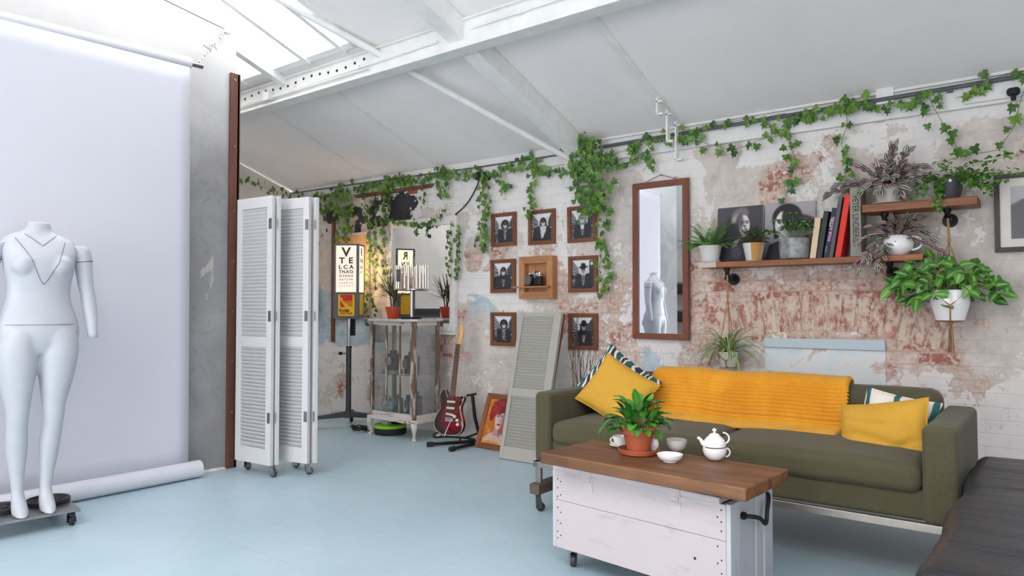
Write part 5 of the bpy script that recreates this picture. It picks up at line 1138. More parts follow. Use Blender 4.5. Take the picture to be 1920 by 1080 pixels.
# throw over the back
m, nt, bs = newmat('mustard_plush'); n = nz(nt, tc(nt), 220, 4, .7); n2 = nz(nt, tc(nt, (1, 1, .5)), 6, 5)
nt.links.new(mix(nt, ramp(nt, n2, [(.4, (0, 0, 0)), (.7, (.6, .6, .6))]), ramp(nt, n, [(.3, C(202, 128, 10)), (.7, C(230, 158, 26))]), C(240, 176, 44)), bs.inputs['Base Color']); bs.inputs['Roughness'].default_value = .95; bs.inputs['Sheen Weight'].default_value = .4; bs.inputs['Sheen Tint'].default_value = (1, .8, .4, 1); bump(nt, bs, n, .6, .004)
prof = [(4.335, .30), (4.335, .50), (4.345, .70), (4.335, .775), (4.30, .815), (4.24, .824), (4.155, .820), (4.085, .79), (4.048, .72), (4.022, .64), (4.0, .585), (3.95, .566), (3.89, .562), (3.865, .560)]
L = [0]; 
for i in range(1, len(prof)): L.append(L[-1] + math.dist(prof[i], prof[i - 1]))
def pp(s):
    for i in range(1, len(prof)):
        if s <= L[i] or i == len(prof) - 1:
            u = (s - L[i - 1]) / (L[i] - L[i - 1]); a_, b_ = prof[i - 1], prof[i]; return V((0, lerp(a_[0], b_[0], u), lerp(a_[1], b_[1], u))), V((0, b_[0] - a_[0], b_[1] - a_[1])).normalized()
NR = 52; per = 8; N = NR * per; NXX = 72; rows = []; TX0, TX1 = -2.035, -.905
for i in range(N + 1):
    s = L[-1] * i / N; a_ = [pp(max(0, s - .02)), pp(s), pp(min(L[-1], s + .02))]; p = (a_[0][0] + a_[1][0] + a_[2][0]) / 3; d = (a_[0][1] + a_[1][1] + a_[2][1]).normalized(); nr = V((0, d.z, -d.y)) * -1
    ph = (i % per) / per; h = .0145 * abs(math.sin(PI * ph)) ** .6; sc = .012 * abs(math.sin(PI * ph)) ; row = []
    for j in range(NXX + 1):
        u = j / NXX; x = lerp(TX0, TX1, u); e = min(u, 1 - u); 
        if j == 0: x -= sc
        if j == NXX: x += sc
        x += .02 * math.sin(i * .02 + 1) * (1 if u > .5 else -.4) * abs(u - .5) * 2 + (.035 * (i / N - .55) if u < .3 else .06 * (.6 - i / N) * (u - .3))
        w = noise.noise(V((x * 2.5, s * 3, 1))) * .012 + noise.noise(V((x * 9, s * 6, 4))) * .005
        row.append(p + V((x, 0, 0)) + nr * (h + .008 + w * .6) + V((0, 0, .01 * noise.noise(V((x * 3, 0, 8))))))
    rows.append(row)
q = MB(); q.loft(rows, cap=False, closed=False); tag(q.build('throw_blanket', 'mustard_plush', smooth='all', solid=.008), 'mustard ribbed plush throw draped over the middle of the olive sofa back', 'throw')

# cushions
def linen(name, c1, c2):
    m, nt, bs = newmat(name); n = nz(nt, tc(nt), 260, 3, .7); n2 = nz(nt, tc(nt), 4, 3)
    nt.links.new(mix(nt, n2, ramp(nt, n, [(.3, c1), (.7, c2)]), c2), bs.inputs['Base Color']); bs.inputs['Roughness'].default_value = .9; bump(nt, bs, n, .4, .002); return m
linen('ochre_linen', C(186, 138, 40), C(208, 160, 56))
m, nt, bs = newmat('patterned_cotton'); v2 = tc(nt); w_ = nt.nodes.new('ShaderNodeTexWave'); w_.inputs['Scale'].default_value = 4.2; w_.inputs['Distortion'].default_value = 7; w_.inputs['Detail'].default_value = 2; nt.links.new(v2, w_.inputs['Vector'])
nt.links.new(ramp(nt, w_.outputs['Fac'], [(.0, C(36, 92, 92)), (.30, C(36, 92, 92)), (.34, C(222, 212, 200)), (.78, C(226, 218, 206)), (.82, C(46, 56, 84)), (1, C(40, 50, 76))]), bs.inputs['Base Color']); bs.inputs['Roughness'].default_value = .9
m, nt, bs = newmat('cream_cotton'); v2 = tc(nt); w_ = nt.nodes.new('ShaderNodeTexWave'); w_.inputs['Scale'].default_value = 2.0; w_.inputs['Distortion'].default_value = 5; nt.links.new(v2, w_.inputs['Vector'])
nt.links.new(ramp(nt, w_.outputs['Fac'], [(.0, C(40, 96, 96)), (.06, C(40, 96, 96)), (.10, C(222, 212, 198)), (1, C(226, 218, 206))]), bs.inputs['Base Color']); bs.inputs['Roughness'].default_value = .9
def pillow(name, label, M, w, h, th, mat, seed=0, crease=0.0, pipe=True, cat='cushion'):
    t = thing(name, label, cat, M.translation[:]); q = MB(M); n = 30; vs = []; fs = []
    for sd in (-1, 1):
        for j in range(n + 1):
            for i in range(n + 1):
                u, v = -1 + 2 * i / n, -1 + 2 * j / n; k = (1 - abs(u) ** 3) ** .55 * (1 - abs(v) ** 3) ** .55
                x = u * w / 2 * (1 - .07 * (1 - abs(v) ** 2) * abs(u) ** 2); z = v * h / 2 * (1 - .07 * (1 - abs(u) ** 2) * abs(v) ** 2)
                d = th / 2 * k + noise.noise(V((u * 1.5, v * 1.5, seed))) * .018 * k
                if crease: d -= crease * k * (math.exp(-((v + .35 + .25 * u + .1 * math.sin(u * 3)) / .10) ** 2) * .7 + math.exp(-((v + .7 - .4 * u) / .08) ** 2) * .6 + .35 * math.exp(-((v - .1 + .35 * u) / .08) ** 2) * (u < .2))
                d += .006 * k * noise.noise(V((u * 5, v * 5, seed + 3)))
                vs.append((x, -d if sd < 0 else d, z))
        o = 0 if sd < 0 else (n + 1) ** 2
        for j in range(n):
            for i in range(n):
                a_ = o + j * (n + 1) + i; f = (a_, a_ + 1, a_ + n + 2, a_ + n + 1); fs.append(f if sd < 0 else f[::-1])
    q.add(vs, fs); q.build('cover', mat, t, smooth='all')
    if pipe:
        P = []; 
        for i in range(n): P.append(V(vs[i]))
        for j in range(n): P.append(V(vs[j * (n + 1) + n]))
        for i in range(n, 0, -1): P.append(V(vs[n * (n + 1) + i]))
        for j in range(n, -1, -1): P.append(V(vs[j * (n + 1)]))
        q = MB(M); q.tube(P, .004, 6); q.build('piping', mat, t, smooth='all')
    return t
def pm(c, yaw, lean, roll): return Matrix.Translation(c) @ Matrix.Rotation(yaw, 4, 'Z') @ Matrix.Rotation(-lean, 4, 'X') @ Matrix.Rotation(roll, 4, 'Y')
D = math.radians
pillow('cushion', 'square ochre cushion tipped on its corner at the left end of the sofa', pm((-2.125, 3.80, .690), D(18), D(24), D(31)), .385, .35, .13, 'ochre_linen', 1)
pillow('cushion', 'teal and cream patterned cushion behind the tipped ochre cushion, left end of the sofa', pm((-2.205, 3.93, .705), D(14), D(22), D(35)), .42, .39, .11, 'patterned_cotton', 2)
pillow('cushion', 'creased ochre cushion against the right arm of the sofa', pm((-.687, 3.85, .588), D(-14), D(28), D(-12)), .42, .335, .15, 'ochre_linen', 3, .028)
pillow('cushion', 'cream cushion with a teal squiggle behind the creased ochre cushion, right end of the sofa', pm((-.655, 3.97, .615), D(-8), D(22), D(9)), .35, .32, .12, 'cream_cotton', 4)

# ------------------------------------------------------------------ ottoman
m, nt, bs = newmat('black_leather'); v2 = tc(nt, (1.2, 9, 4)); n = nz(nt, v2, 2.2, 8, .6, 1.2); n2 = nz(nt, tc(nt), 160, 3)
nt.links.new(ramp(nt, n, [(.3, C(24, 24, 31)), (.7, C(40, 40, 50))]), bs.inputs['Base Color']); nt.links.new(ramp(nt, n, [(.3, (.24, .24, .24)), (.7, (.46, .46, .46))]), bs.inputs['Roughness'])
b1 = bump(nt, bs, n, 1.0, .045); bump(nt, bs, n2, .15, .001, b1); bs.inputs['Coat Weight'].default_value = .25; bs.inputs['Coat Roughness'].default_value = .3
t = thing('leather_daybed', 'black wrinkled leather daybed in the right foreground beside the sofa', 'daybed', (.12, 3.05, 0))
def ofn(q): w = noise.noise(V((q.x * 2.2, q.y * 16, 1))) * .006 + noise.noise(V((q.x * 5, q.y * 30, 4))) * .003 + noise.noise(V((q.x * 2, q.y * 2, 9))) * .012; return V((q.x + .02 * noise.noise(V((q.y * 3, 0, 0))), q.y, q.z + (w if q.z > 0 else 0)))
q = MB(); q.rbox((.118, 3.02, .45), (.86, 1.80, .155), .06, 7, 60, fn=ofn); q.build('mattress', 'black_leather', t, smooth='all')
q = MB(); q.tube([(x, y, .384) for x, y in ((-.305, 2.14), (.54, 2.14), (.54, 3.90), (-.305, 3.90), (-.305, 2.14))], .006, 8); q.build('piping', 'black_leather', t)
q = MB(); q.rbox((.118, 3.02, .28), (.82, 1.76, .19), .03, 3, 6); q.build('base', 'black_leather', t, smooth='all')
for x in (-.2, .47):
    for y in (2.25, 3.8): q = MB(); q.cyl((x, y, 0), (x, y, .19), .02, .026, n=16); q.build('leg', 'black_metal', t, smooth=True)

# ------------------------------------------------------------------ chest table
CR = math.radians(-7); CM = Matrix.Translation((-1.858, 2.745, 0)) @ Matrix.Rotation(CR, 4, 'Z'); CL, CD = .852, .36
paintwood('chest_white', C(196, 186, 188), C(180, 164, 162), .385, 0, .6, .07); paintwood('chest_white_side', C(190, 192, 198), C(156, 146, 140), .36, 2, .6, .06); paintwood('chest_lid', C(200, 191, 193), C(176, 158, 152), .38, 0, .6, .06)
t = thing('storage_chest', 'whitewashed wooden chest on castors carrying the brown plank table top', 'chest', CM.translation[:])
zb, z1, z2, zt = .098, .315, .452, .478
q = MB(CM); q.mm((0, 0, zb), (CL, .018, z1 - .0015)); q.build('lower_board', 'chest_white', t, bevel=.002)
q = MB(CM); q.mm((0, 0, z1), (CL, .018, z2)); q.build('upper_board', 'chest_white', t, bevel=.002)
q = MB(CM); q.mm((0, CD - .018, zb), (CL, CD, z2)); q.build('back_board', 'chest_white', t, bevel=.002)
q = MB(CM); q.mm((.01, .018, zb), (CL - .01, CD - .018, zb + .015)); q.build('bottom_board', 'chest_white', t)
for x0, x1 in ((0, .018), (CL - .018, CL)):
    q = MB(CM); q.mm((x0, .018, zb), (x1, CD - .018, z2)); q.build('end_panel', 'chest_white_side', t, bevel=.002)
xo = CL
for y0 in (.0, CD - .075): q = MB(CM); q.mm((CL + .0005, y0, zb), (CL + .02, y0 + .075, z2 + .004)); q.build('end_batten', 'chest_white_side', t, bevel=.003)
q = MB(CM); q.mm((CL + .0005, CD - .13, zb), (CL + .012, CD - .076, z2)); q.build('end_batten', 'chest_white_side', t, bevel=.002)
for y0 in (.0, CD - .075): q = MB(CM); q.mm((-.02, y0, zb), (-.0005, y0 + .075, z2)); q.build('end_batten', 'chest_white_side', t, bevel=.003)
q = MB(CM); q.mm((-.008, -.012, z2 + .002), (CL - .02, CD, zt)); q.build('lid', 'chest_lid', t, bevel=.004)
for x in (.05, .60): q = MB(CM); q.mm((x, -.02 + .02, zt + .0005), (x + .09, CD - .03, .503)); q.build('lid_batten', 'chest_lid', t, bevel=.002)
for x in (.19, .635):
    q = MB(CM); q.box((x, -.0135, z2 + .012), (.055, .003, .03)); q.box((x - .005, -.003, z2 - .012), (.035, .006, .026)); q.box((x - .008, -.008, z2 - .002), (.022, .008, .014)); q.box((x, -.0015, z2 - .05), (.05, .002, .045)); q.build('hasp', 'chest_lid', t, bevel=.001)
for x, zs_ in ((.012, (.14, .17, .22, .28, .33, .37, .41)), (.030, (.155, .21, .26, .34, .40)), (CL - .018, (.14, .19, .24, .35, .385, .43)), (CL - .034, (.16, .225, .29, .40))):
    for z in zs_: q = MB(CM); q.cyl((x, -.0008, z), (x, .004, z), .0035, n=8); q.build('nail_head', 'badge_black', t)
q = MB(CM); q.cyl((.72, -.0006, .22), (.72, .003, .22), .006, n=10); q.build('wood_knot', 'badge_black', t)
q = MB(); text(q, 'Notes', .022, CM @ Matrix.Translation((.19, -.0006, .395)) @ Matrix.Rotation(PI / 2, 4, 'X'), .0004, 0, 1); plain('faded_stencil', C(176, 186, 196), .8); q.build('stencil', 'faded_stencil', t)
q = MB(CM); hx = CL + .0; hy0, hy1 = .13, .30; q.tube(crv([(hx + .012, hy0, .385), (hx + .03, hy0 + .005, .388), (hx + .045, hy0 + .06, .372), (hx + .05, hy0 + .10, .345), (hx + .045, hy0 + .125, .39), (hx + .03, hy1, .44), (hx + .004, hy1, .445)], 6), .0085, 10)
for y, z in ((hy0, .387), (hy1, .445)): q.cyl((hx + .0, y, z), (hx + .014, y, z), .015, n=12)
q.build('rope_handle', 'black_rubber', t, smooth=True)
for x, y, w in ((.055, .06, 2.4), (.06, CD - .06, .4), (CL - .04, .06, 1.0), (CL - .02, CD - .05, -.2)): p = CM @ V((x, y, 0)); castor(t, p.x, p.y, zb, 0, .032, CR + w, 'steel', 'dark_grey_metal', hub='black_rubber')
# plank top
wood('plank_wood', C(64, 38, 22), C(150, 102, 66), 0, .5, .8, bmp=.5)
t = thing('plank_table_top', 'thick dark brown plank table top laid on the white chest', 'table top', (-1.35, 2.75, .503))
PM = Matrix.Translation((-1.852, 2.612, 0)) @ Matrix.Rotation(math.radians(-4.3), 4, 'Z')
def plfn(y0): return lambda q: q + V((noise.noise(V((q.y * 9, y0, 3))) * .006 if abs(q.x) > .4 else 0, noise.noise(V((q.x * 4, y0, 1))) * .004 if abs(q.y) > .05 else 0, noise.noise(V((q.x * 3, q.y * 20, 2))) * .0012))
for y0, y1 in ((0, .205), (.2055, .41)):
    q = MB(PM); q.rbox((.478, (y0 + y1) / 2, .5275), (.956, y1 - y0, .049), .006, 3, 30, fn=plfn(y0 * 7)); q.build('plank', 'plank_wood', t, smooth=True)
TZ = .5535
def on_table(px, py): return at_z(px, py, TZ)

# ------------------------------------------------------------------ things on the table
plain('terracotta', C(176, 94, 60), .75, var=.08, vscale=10, bmp=.3, bscale=80)
c0 = at_z(1197, 845, TZ + .012); PX, PY_ = c0.x, c0.y
q = MB(); q.lathe([(.065, 0), (.083, .003), (.093, .022), (.089, .024), (.078, .010), (.001, .008)], (PX, PY_, TZ), 44); tag(q.build('pot_saucer', 'terracotta', smooth=True), 'terracotta saucer under the leafy plant on the plank table', 'saucer')
t = thing('potted_peace_lily', 'glossy green leafy plant in a terracotta pot on the plank table', 'plant', (PX, PY_, TZ + .0085))
pot(t, (PX, PY_, TZ + .0085), .048, .075, .115, 'terracotta', .032, .006)
leafmat('glossy_leaf', C(30, 92, 28), C(88, 152, 54), rough=.28)
random.seed(5); q = MB(); st = MB()
for k in range(84):
    a_ = k * 2.4 + random.uniform(-.3, .3); r = .01 + .045 * (k / 62); e = random.uniform(.35, 1.35) if k > 14 else random.uniform(1.1, 1.5); b0 = V((PX + r * math.cos(a_), PY_ + r * math.sin(a_), TZ + .10)); sl_ = random.uniform(.02, .085) if k > 14 else random.uniform(.06, .12)
    d = V((math.cos(a_) * math.cos(e), math.sin(a_) * math.cos(e), math.sin(e))); p = b0 + d * sl_; st.tube([b0, b0 + d * sl_ * .6, p], .0018, 5)
    leaf(q, p, (d + V((0, 0, -.15))).normalized(), (0, 0, 1), random.uniform(.06, .09), random.uniform(.032, .046), random.uniform(.8, 1.7), 7, 'lens', .35)
for (dx, dy, h_, a_) in ((-.03, 0, .12, 2.6), (.0, .0, .13, 1.0), (.02, .01, .11, -.3)): p = V((PX + dx, PY_ + dy, TZ + .10 + h_ * .6)); st.tube([(PX, PY_, TZ + .1), p], .002, 5); leaf(q, p, (math.cos(a_) * .35, math.sin(a_) * .35, 1), (0, 0, 1), .12, .045, 2.0, 9, 'lens', .3)
q.build('foliage', 'glossy_leaf', t, smooth='all'); st.build('stems', 'stem_green', t, smooth='all')
def vessel(name, label, cat, px, py, prof, mat, n=40, extra=None, sx=1, sy=1):
    c = on_table(px, py); t = thing(name, label, cat, (c.x, c.y, TZ + .001)); q = MB(); q.lathe(prof, (c.x, c.y, TZ + .001), n, sx, sy); q.build('body', mat, t, smooth=True); return t, c
def bowlp(r0, r1, h, th=.003): return [(r0 * .98, 0), (r0, .004), (lerp(r0, r1, .62), h * .35), (r1 * .97, h * .75), (r1, h), (r1 - th, h), (r1 * .97 - th, h * .75), (lerp(r0, r1, .62) - th, h * .38), (.001, h * .12)]
q = MB(); c = on_table(1256, 866); q.lathe(bowlp(.028, .054, .032), (c.x, c.y, TZ + .001), 40); tag(q.build('bowl', 'white_ceramic', smooth=True), 'shallow white bowl at the front edge of the plank table', 'bowl')
q = MB(); c = on_table(1269, 845); q.lathe([(.022, 0), (.026, .003), (.040, .015), (.046, .035), (.045, .050), (.042, .050), (.043, .035), (.037, .017), (.001, .008)], (c.x, c.y, TZ + .001), 40); tag(q.build('bowl', 'grey_ceramic', smooth=True), 'taller speckled grey-white bowl behind the shallow white bowl', 'bowl')
# teapot-for-one: cup below, pot above
c = on_table(1340, 862); KX, KY, KZ = c.x, c.y, TZ + .001
t = thing('tea_cup', 'round white cup with a handle under the small white teapot', 'cup', (KX, KY, KZ)); vdir = V((ca, sa, 0))
q = MB(); q.lathe([(.022, 0), (.026, .002), (.043, .018), (.050, .038), (.049, .052), (.046, .053), (.047, .038), (.04, .02), (.001, .008)], (KX, KY, KZ), 40); q.build('body', 'white_ceramic', t, smooth=True)
def handle(t, base, d, R, r, z0, z1, mat='white_ceramic', out=.03):
    q = MB(); P = []
    for k in range(17): s = PI * k / 16; P.append(V(base) + V(d) * (R + out * math.sin(s)) + V((0, 0, (z0 + z1) / 2 - (z1 - z0) / 2 * math.cos(s)))); 
    q.tube(P, r, 10); q.build('handle', mat, t, smooth='all')
handle(t, (KX, KY, KZ), vdir, .047, .0035, .012, .048, out=.018)
t = thing('teapot', 'small white teapot with a lid sitting on its matching cup', 'teapot', (KX, KY, KZ + .0535))
q = MB(); q.lathe([(.036, .0), (.046, .004), (.048, .012), (.040, .032), (.026, .046), (.021, .049), (.001, .049)], (KX, KY, KZ + .0535), 40); q.build('body', 'white_ceramic', t, smooth=True)
q = MB(); q.lathe([(.023, .049), (.020, .054), (.010, .058), (.004, .060), (.004, .064), (.0085, .068), (.009, .073), (.006, .078), (.001, .079)], (KX, KY, KZ + .0535), 28); q.build('lid', 'white_ceramic', t, smooth=True)
q = MB(); B_ = V((KX, KY, KZ + .0535)); q.tube([B_ - vdir * .036 + V((0, 0, .008)), B_ - vdir * .052 + V((0, 0, .018)), B_ - vdir * .062 + V((0, 0, .034)), B_ - vdir * .072 + V((0, 0, .040))], [.014, .010, .0065, .006], 14); q.build('spout', 'white_ceramic', t, smooth=True)
handle(t, B_, vdir, .036, .0035, .012, .060, out=.026)
c = on_table(1164, 838); q = MB(); q.lathe([(.026, 0), (.034, .002), (.052, .010), (.050, .012), (.032, .005), (.001, .004)], (c.x, c.y, TZ + .001), 36); tag(q.build('saucer', 'white_ceramic', smooth=True), 'white saucer half hidden behind the terracotta pot', 'saucer')
t = thing('tea_cup', 'white cup on a saucer behind the left side of the terracotta pot', 'cup', (c.x, c.y, TZ + .006)); q = MB(); q.lathe([(.016, 0), (.02, .002), (.032, .014), (.036, .034), (.037, .044), (.034, .044), (.033, .034), (.029, .016), (.001, .006)], (c.x, c.y, TZ + .0065), 36); q.build('body', 'white_ceramic', t, smooth=True); handle(t, (c.x, c.y, TZ + .0065), -vdir, .034, .003, .012, .038, out=.014)
c = on_table(1217, 851); q = MB(); q.lathe([(.018, 0), (.02, .004), (.020, .02), (.018, .022), (.02, .026), (.020, .044), (.017, .048), (.016, .056), (.011, .058), (.001, .058)], (c.x, c.y + .05, TZ + .001), 28); tag(q.build('milk_jug', 'white_ceramic', smooth=True), 'small white ridged jug behind the right side of the terracotta pot', 'jug')

# ------------------------------------------------------------------ wall shelves
wood('scorched_pine', C(96, 52, 28), C(176, 108, 60), 0, .5, 1.0, bmp=.4)
wood('scorched_pine_end', C(150, 96, 58), C(188, 136, 90), 1, .6)
def shelf(name, label, x0, x1, y0, y1, z0, z1, pipes, capl=None):
    t = thing(name, label, 'shelf', ((x0 + x1) / 2, WY, z0)); q = MB(); q.rbox(((x0 + x1) / 2, (y0 + y1) / 2, (z0 + z1) / 2), (x1 - x0, y1 - y0, z1 - z0), .004, 2, 12, fn=lambda p: p + V((0, noise.noise(V((p.x * 5, 0, 2))) * .003, 0))); q.build('board', 'scorched_pine', t, smooth=True)
    if capl: q = MB(); q.mm((x0 - .0015, y0 - .0015, z0 + .001), (x0 + .13, y0 + .05, z1 + .0008)); q.build('worn_end', 'pale_frame', t)
    for x, zf, yo in pipes:
        q = MB(); q.cyl((x, WY - .001, zf), (x, WY - .012, zf), .042, n=28); q.cyl((x, WY - .012, zf), (x, WY - .03, zf), .026, n=20); q.tube([(x, WY - .02, zf), (x, WY - .09, zf), (x, WY - .12, zf + .008), (x, WY - .135, zf + .03), (x, WY - .14, z0 - .002)], .016, 14); q.cyl((x, WY - .14, z0 - .02), (x, WY - .14, z0 - .001), .022, n=18); q.tube([(x, WY - .105, zf), (x, WY - .13, zf + .012)], .021, 14)
        for a_ in range(4): q.cyl((x + .03 * math.cos(a_ * PI / 2 + .7), WY - .012, zf + .03 * math.sin(a_ * PI / 2 + .7)), (x + .03 * math.cos(a_ * PI / 2 + .7), WY - .015, zf + .03 * math.sin(a_ * PI / 2 + .7)), .004, n=8)
        q.build('pipe_bracket', 'black_metal', t, smooth=True)
    return t
SHF = 4.80
shelf('wall_shelf', 'long lower scorched-wood shelf on black pipe brackets above the sofa', -2.025, -.63, SHF, WY - .03, 1.482, 1.520, [(-1.857, 1.405, 0), (-.825, 1.415, 0)], True)
shelf('wall_shelf', 'short upper scorched-wood shelf on black pipe brackets, carrying two pots', -.957, -.355, SHF, WY - .03, 1.790, 1.838, [(-.85, 1.72, 0), (-.514, 1.73, 0)])
Z1, Z2 = 1.5215, 1.8395
# canvases
def portrait(kind):
    P = Paint(84, 100, (70, 70, 78))
    if kind == 0:
        P.grad((78, 76, 84), (52, 52, 60), 0, 0, 1, 1); hc = (38, 36, 40); P.ell(.46, .42, .26, .4, hc, 12, .06); P.ell(.38, .55, .22, .4, hc, 20, .06); P.ell(.50, .16, .2, .14, (120, 112, 112), -20, .05); P.ell(.42, .2, .12, .05, (170, 162, 160), -40, .04)
        P.poly([(.1, 1), (.2, .62), (.5, .55), (.8, .66), (.9, 1)], (40, 40, 48)); P.ell(.60, .33, .125, .175, (214, 210, 212), -6, .02); P.poly([(.54, .45), (.68, .43), (.66, .54), (.56, .56)], (120, 116, 120)); P.ell(.50, .28, .08, .16, (60, 56, 60), 0, .05, .7)
        for x in (.565, .665): P.ell(x, .30, .035, .012, (60, 56, 60)); P.ell(x, .27, .04, .007, (50, 48, 50), -6)
        P.ell(.635, .36, .014, .02, (150, 146, 150)); P.ell(.63, .415, .04, .014, (110, 100, 106))
        for k in range(8): P.ell(.42 + .02 * math.sin(k), .60 + k * .022, .10 - k * .004, .007, (228, 226, 228) if k % 2 else (50, 50, 56), -25, .006)
        P.ell(.45, .82, .12, .12, (90, 88, 96), 0, .05, .6)
    else:
        P.grad((168, 162, 168), (140, 134, 140), 0, 0, 0, 1); hc = (30, 28, 32); P.ell(.45, .26, .30, .24, hc, 0, .03); P.ell(.80, .32, .22, .08, hc, 14, .05); P.poly([(.16, .3), (.26, .2), (.3, .6), (.2, .62)], hc); P.ell(.36, .36, .15, .22, (226, 222, 224), 8, .02); P.poly([(.3, .5), (.46, .5), (.5, .7), (.3, .7)], (206, 202, 206)); P.poly([(.0, 1), (.1, .72), (.35, .64), (.6, .66), (.9, .8), (1, 1)], (28, 26, 34)); P.ell(.46, .3, .1, .2, hc, -14, .04)
        for x in (.30, .40): P.ell(x, .34, .035, .012, (40, 36, 40)); P.ell(x, .305, .04, .008, (36, 32, 36))
        P.ell(.345, .47, .04, .015, (80, 60, 66)); P.ell(.82, .30, .12, .02, (80, 76, 82), 10, .03)
    P.grain(.03, kind); return P
for k, (x, w, lb) in enumerate(((-1.7985, .329, 'black and white canvas of a dark-haired woman looking down, left end of the shelf'), (-1.452, .332, 'pale grey canvas of a dark-haired woman behind the grey pot'))):
    bl = V((x, 4.975, Z1 + .001)); M = frame3(bl, (1, 0, 0), None, (0, .045, .40)); t = thing('canvas_print', lb, 'picture', bl[:]); q = MB(M); q.mm((-w / 2, 0, 0), (w / 2, .018, .405)); q.build('stretcher', 'mount_board', t); print_mesh('print', portrait(k), M @ Matrix.Translation((0, -.001, 0)), w, .405, 'canvas_print', t, .0008)
# books
books = [(-1.275, .036, .265, .040, 'book_cream', C(218, 196, 162), 'cream cloth book leaning, leftmost of the shelf row'), (-1.232, .030, .305, .046, 'book_black', C(44, 50, 52), 'dark charcoal book leaning between the cream book and the navy one'),
         (-1.190, .026, .322, .052, 'book_navy', C(34, 42, 74), 'navy book with pink and white title lettering leaning on the shelf'), (-1.160, .024, .392, .050, 'book_grey', C(82, 82, 88), 'tall thin grey book between the navy and the red book'), (-1.122, .034, .40, .048, 'book_red', C(222, 46, 36), 'bright red book leaning against the thick grey book')]
plain('paper_block', C(226, 220, 208), .8, var=.03, vscale=60)
def book(name, label, M, th, h, d, mat, bc):
    plain(mat, bc, .6, var=.04, vscale=30, bmp=.25, bscale=300); t = thing(name, label, 'book', M.translation[:], 'books on the lower shelf'); q = MB(M)
    q.mm((0, 0, 0), (.003, d, h)); q.mm((th - .003, 0, 0), (th, d, h)); q.mm((0, -.001, 0), (th, .003, h)); q.build('cover', mat, t, bevel=.001); q = MB(M); q.mm((.0031, .0031, .003), (th - .0031, d - .004, h - .003)); q.build('pages', 'paper_block', t); return t
for x, th, h, lean, mat, bc, lb in books:
    an = lean / .28 * 1.15; M = Matrix.Translation((x, 4.825 + .0, Z1 + .0005)) @ Matrix.Rotation(an * .82, 4, 'Y'); bt = book('book', lb, M, th, h, .17, mat, bc)
    if mat == 'book_navy':
        plain('title_pink', C(226, 170, 196), .5); q = MB(); TM_ = M @ Matrix.Translation((th / 2 + .004, -.0016, .185)) @ Matrix.Rotation(PI / 2, 4, 'X') @ Matrix.Rotation(PI / 2, 4, 'Z'); text(q, 'FOUR INCHES', .0235, TM_, .0004, .0005, 1.05); q.build('title', 'title_pink', bt)
        q = MB(); TM_ = M @ Matrix.Translation((th / 2 - .007, -.0016, .225)) @ Matrix.Rotation(PI / 2, 4, 'X') @ Matrix.Rotation(PI / 2, 4, 'Z'); text(q, 'TERENCE', .012, TM_, .0004, .0002, 1); TM_ = M @ Matrix.Translation((th / 2 - .007, -.0016, .055)) @ Matrix.Rotation(PI / 2, 4, 'X') @ Matrix.Rotation(PI / 2, 4, 'Z'); text(q, 'DAVID LEE', .008, TM_, .0004, .0001, 1); q.build('author', 'mount_board', bt)
M = Matrix.Translation((-1.030, 4.825, Z1 + .0005)) @ Matrix.Rotation(D(2), 4, 'Z'); bt = book('book', 'thick grey cloth book with large dark spine lettering, rightmost of the shelf row', M, .062, .435, .20, 'book_thick_grey', C(142, 138, 128))
q = MB(); TM_ = M @ Matrix.Translation((.031, -.0016, .22)) @ Matrix.Rotation(PI / 2, 4, 'X') @ Matrix.Rotation(-PI / 2, 4, 'Z'); text(q, 'PETER LINDBERGH', .050, TM_, .0004, .0006, .76); q.build('title', 'badge_black', bt)

# ------------------------------------------------------------------ plants of the shelves
leafmat('fern_leaf', C(44, 112, 40), C(104, 168, 66), rough=.5); leafmat('small_leaf', C(58, 90, 46), C(108, 134, 78), rough=.5); leafmat('schefflera_leaf', C(40, 96, 40), C(96, 160, 66), rough=.3)
leafmat('tradescantia_leaf', C(64, 86, 48), C(124, 66, 94), (.36, .56), C(196, 198, 190), None, .35); leafmat('syngonium_leaf', C(36, 96, 34), C(88, 150, 56), (-.2, .24), C(136, 178, 90), None, .35); leafmat('spider_leaf', C(60, 112, 44), C(92, 140, 60), (.62, 1.0), C(206, 216, 168), None, .4); leafmat('ivy_leaf', C(40, 98, 36), C(104, 152, 58), rough=.4); leafmat('pothos_leaf', C(48, 110, 44), C(98, 160, 68), (-.2, .1), C(150, 190, 110), None, .3)
plain('white_plastic_pot', C(214, 214, 212), .35, var=.01); plain('grey_glaze', C(140, 140, 142), .3, var=.22, vscale=26); plain('pale_pot', C(196, 188, 182), .5, var=.04); plain('charcoal_pot', C(58, 60, 66), .5, var=.05); plain('kraft', C(190, 140, 78), .7, var=.04)
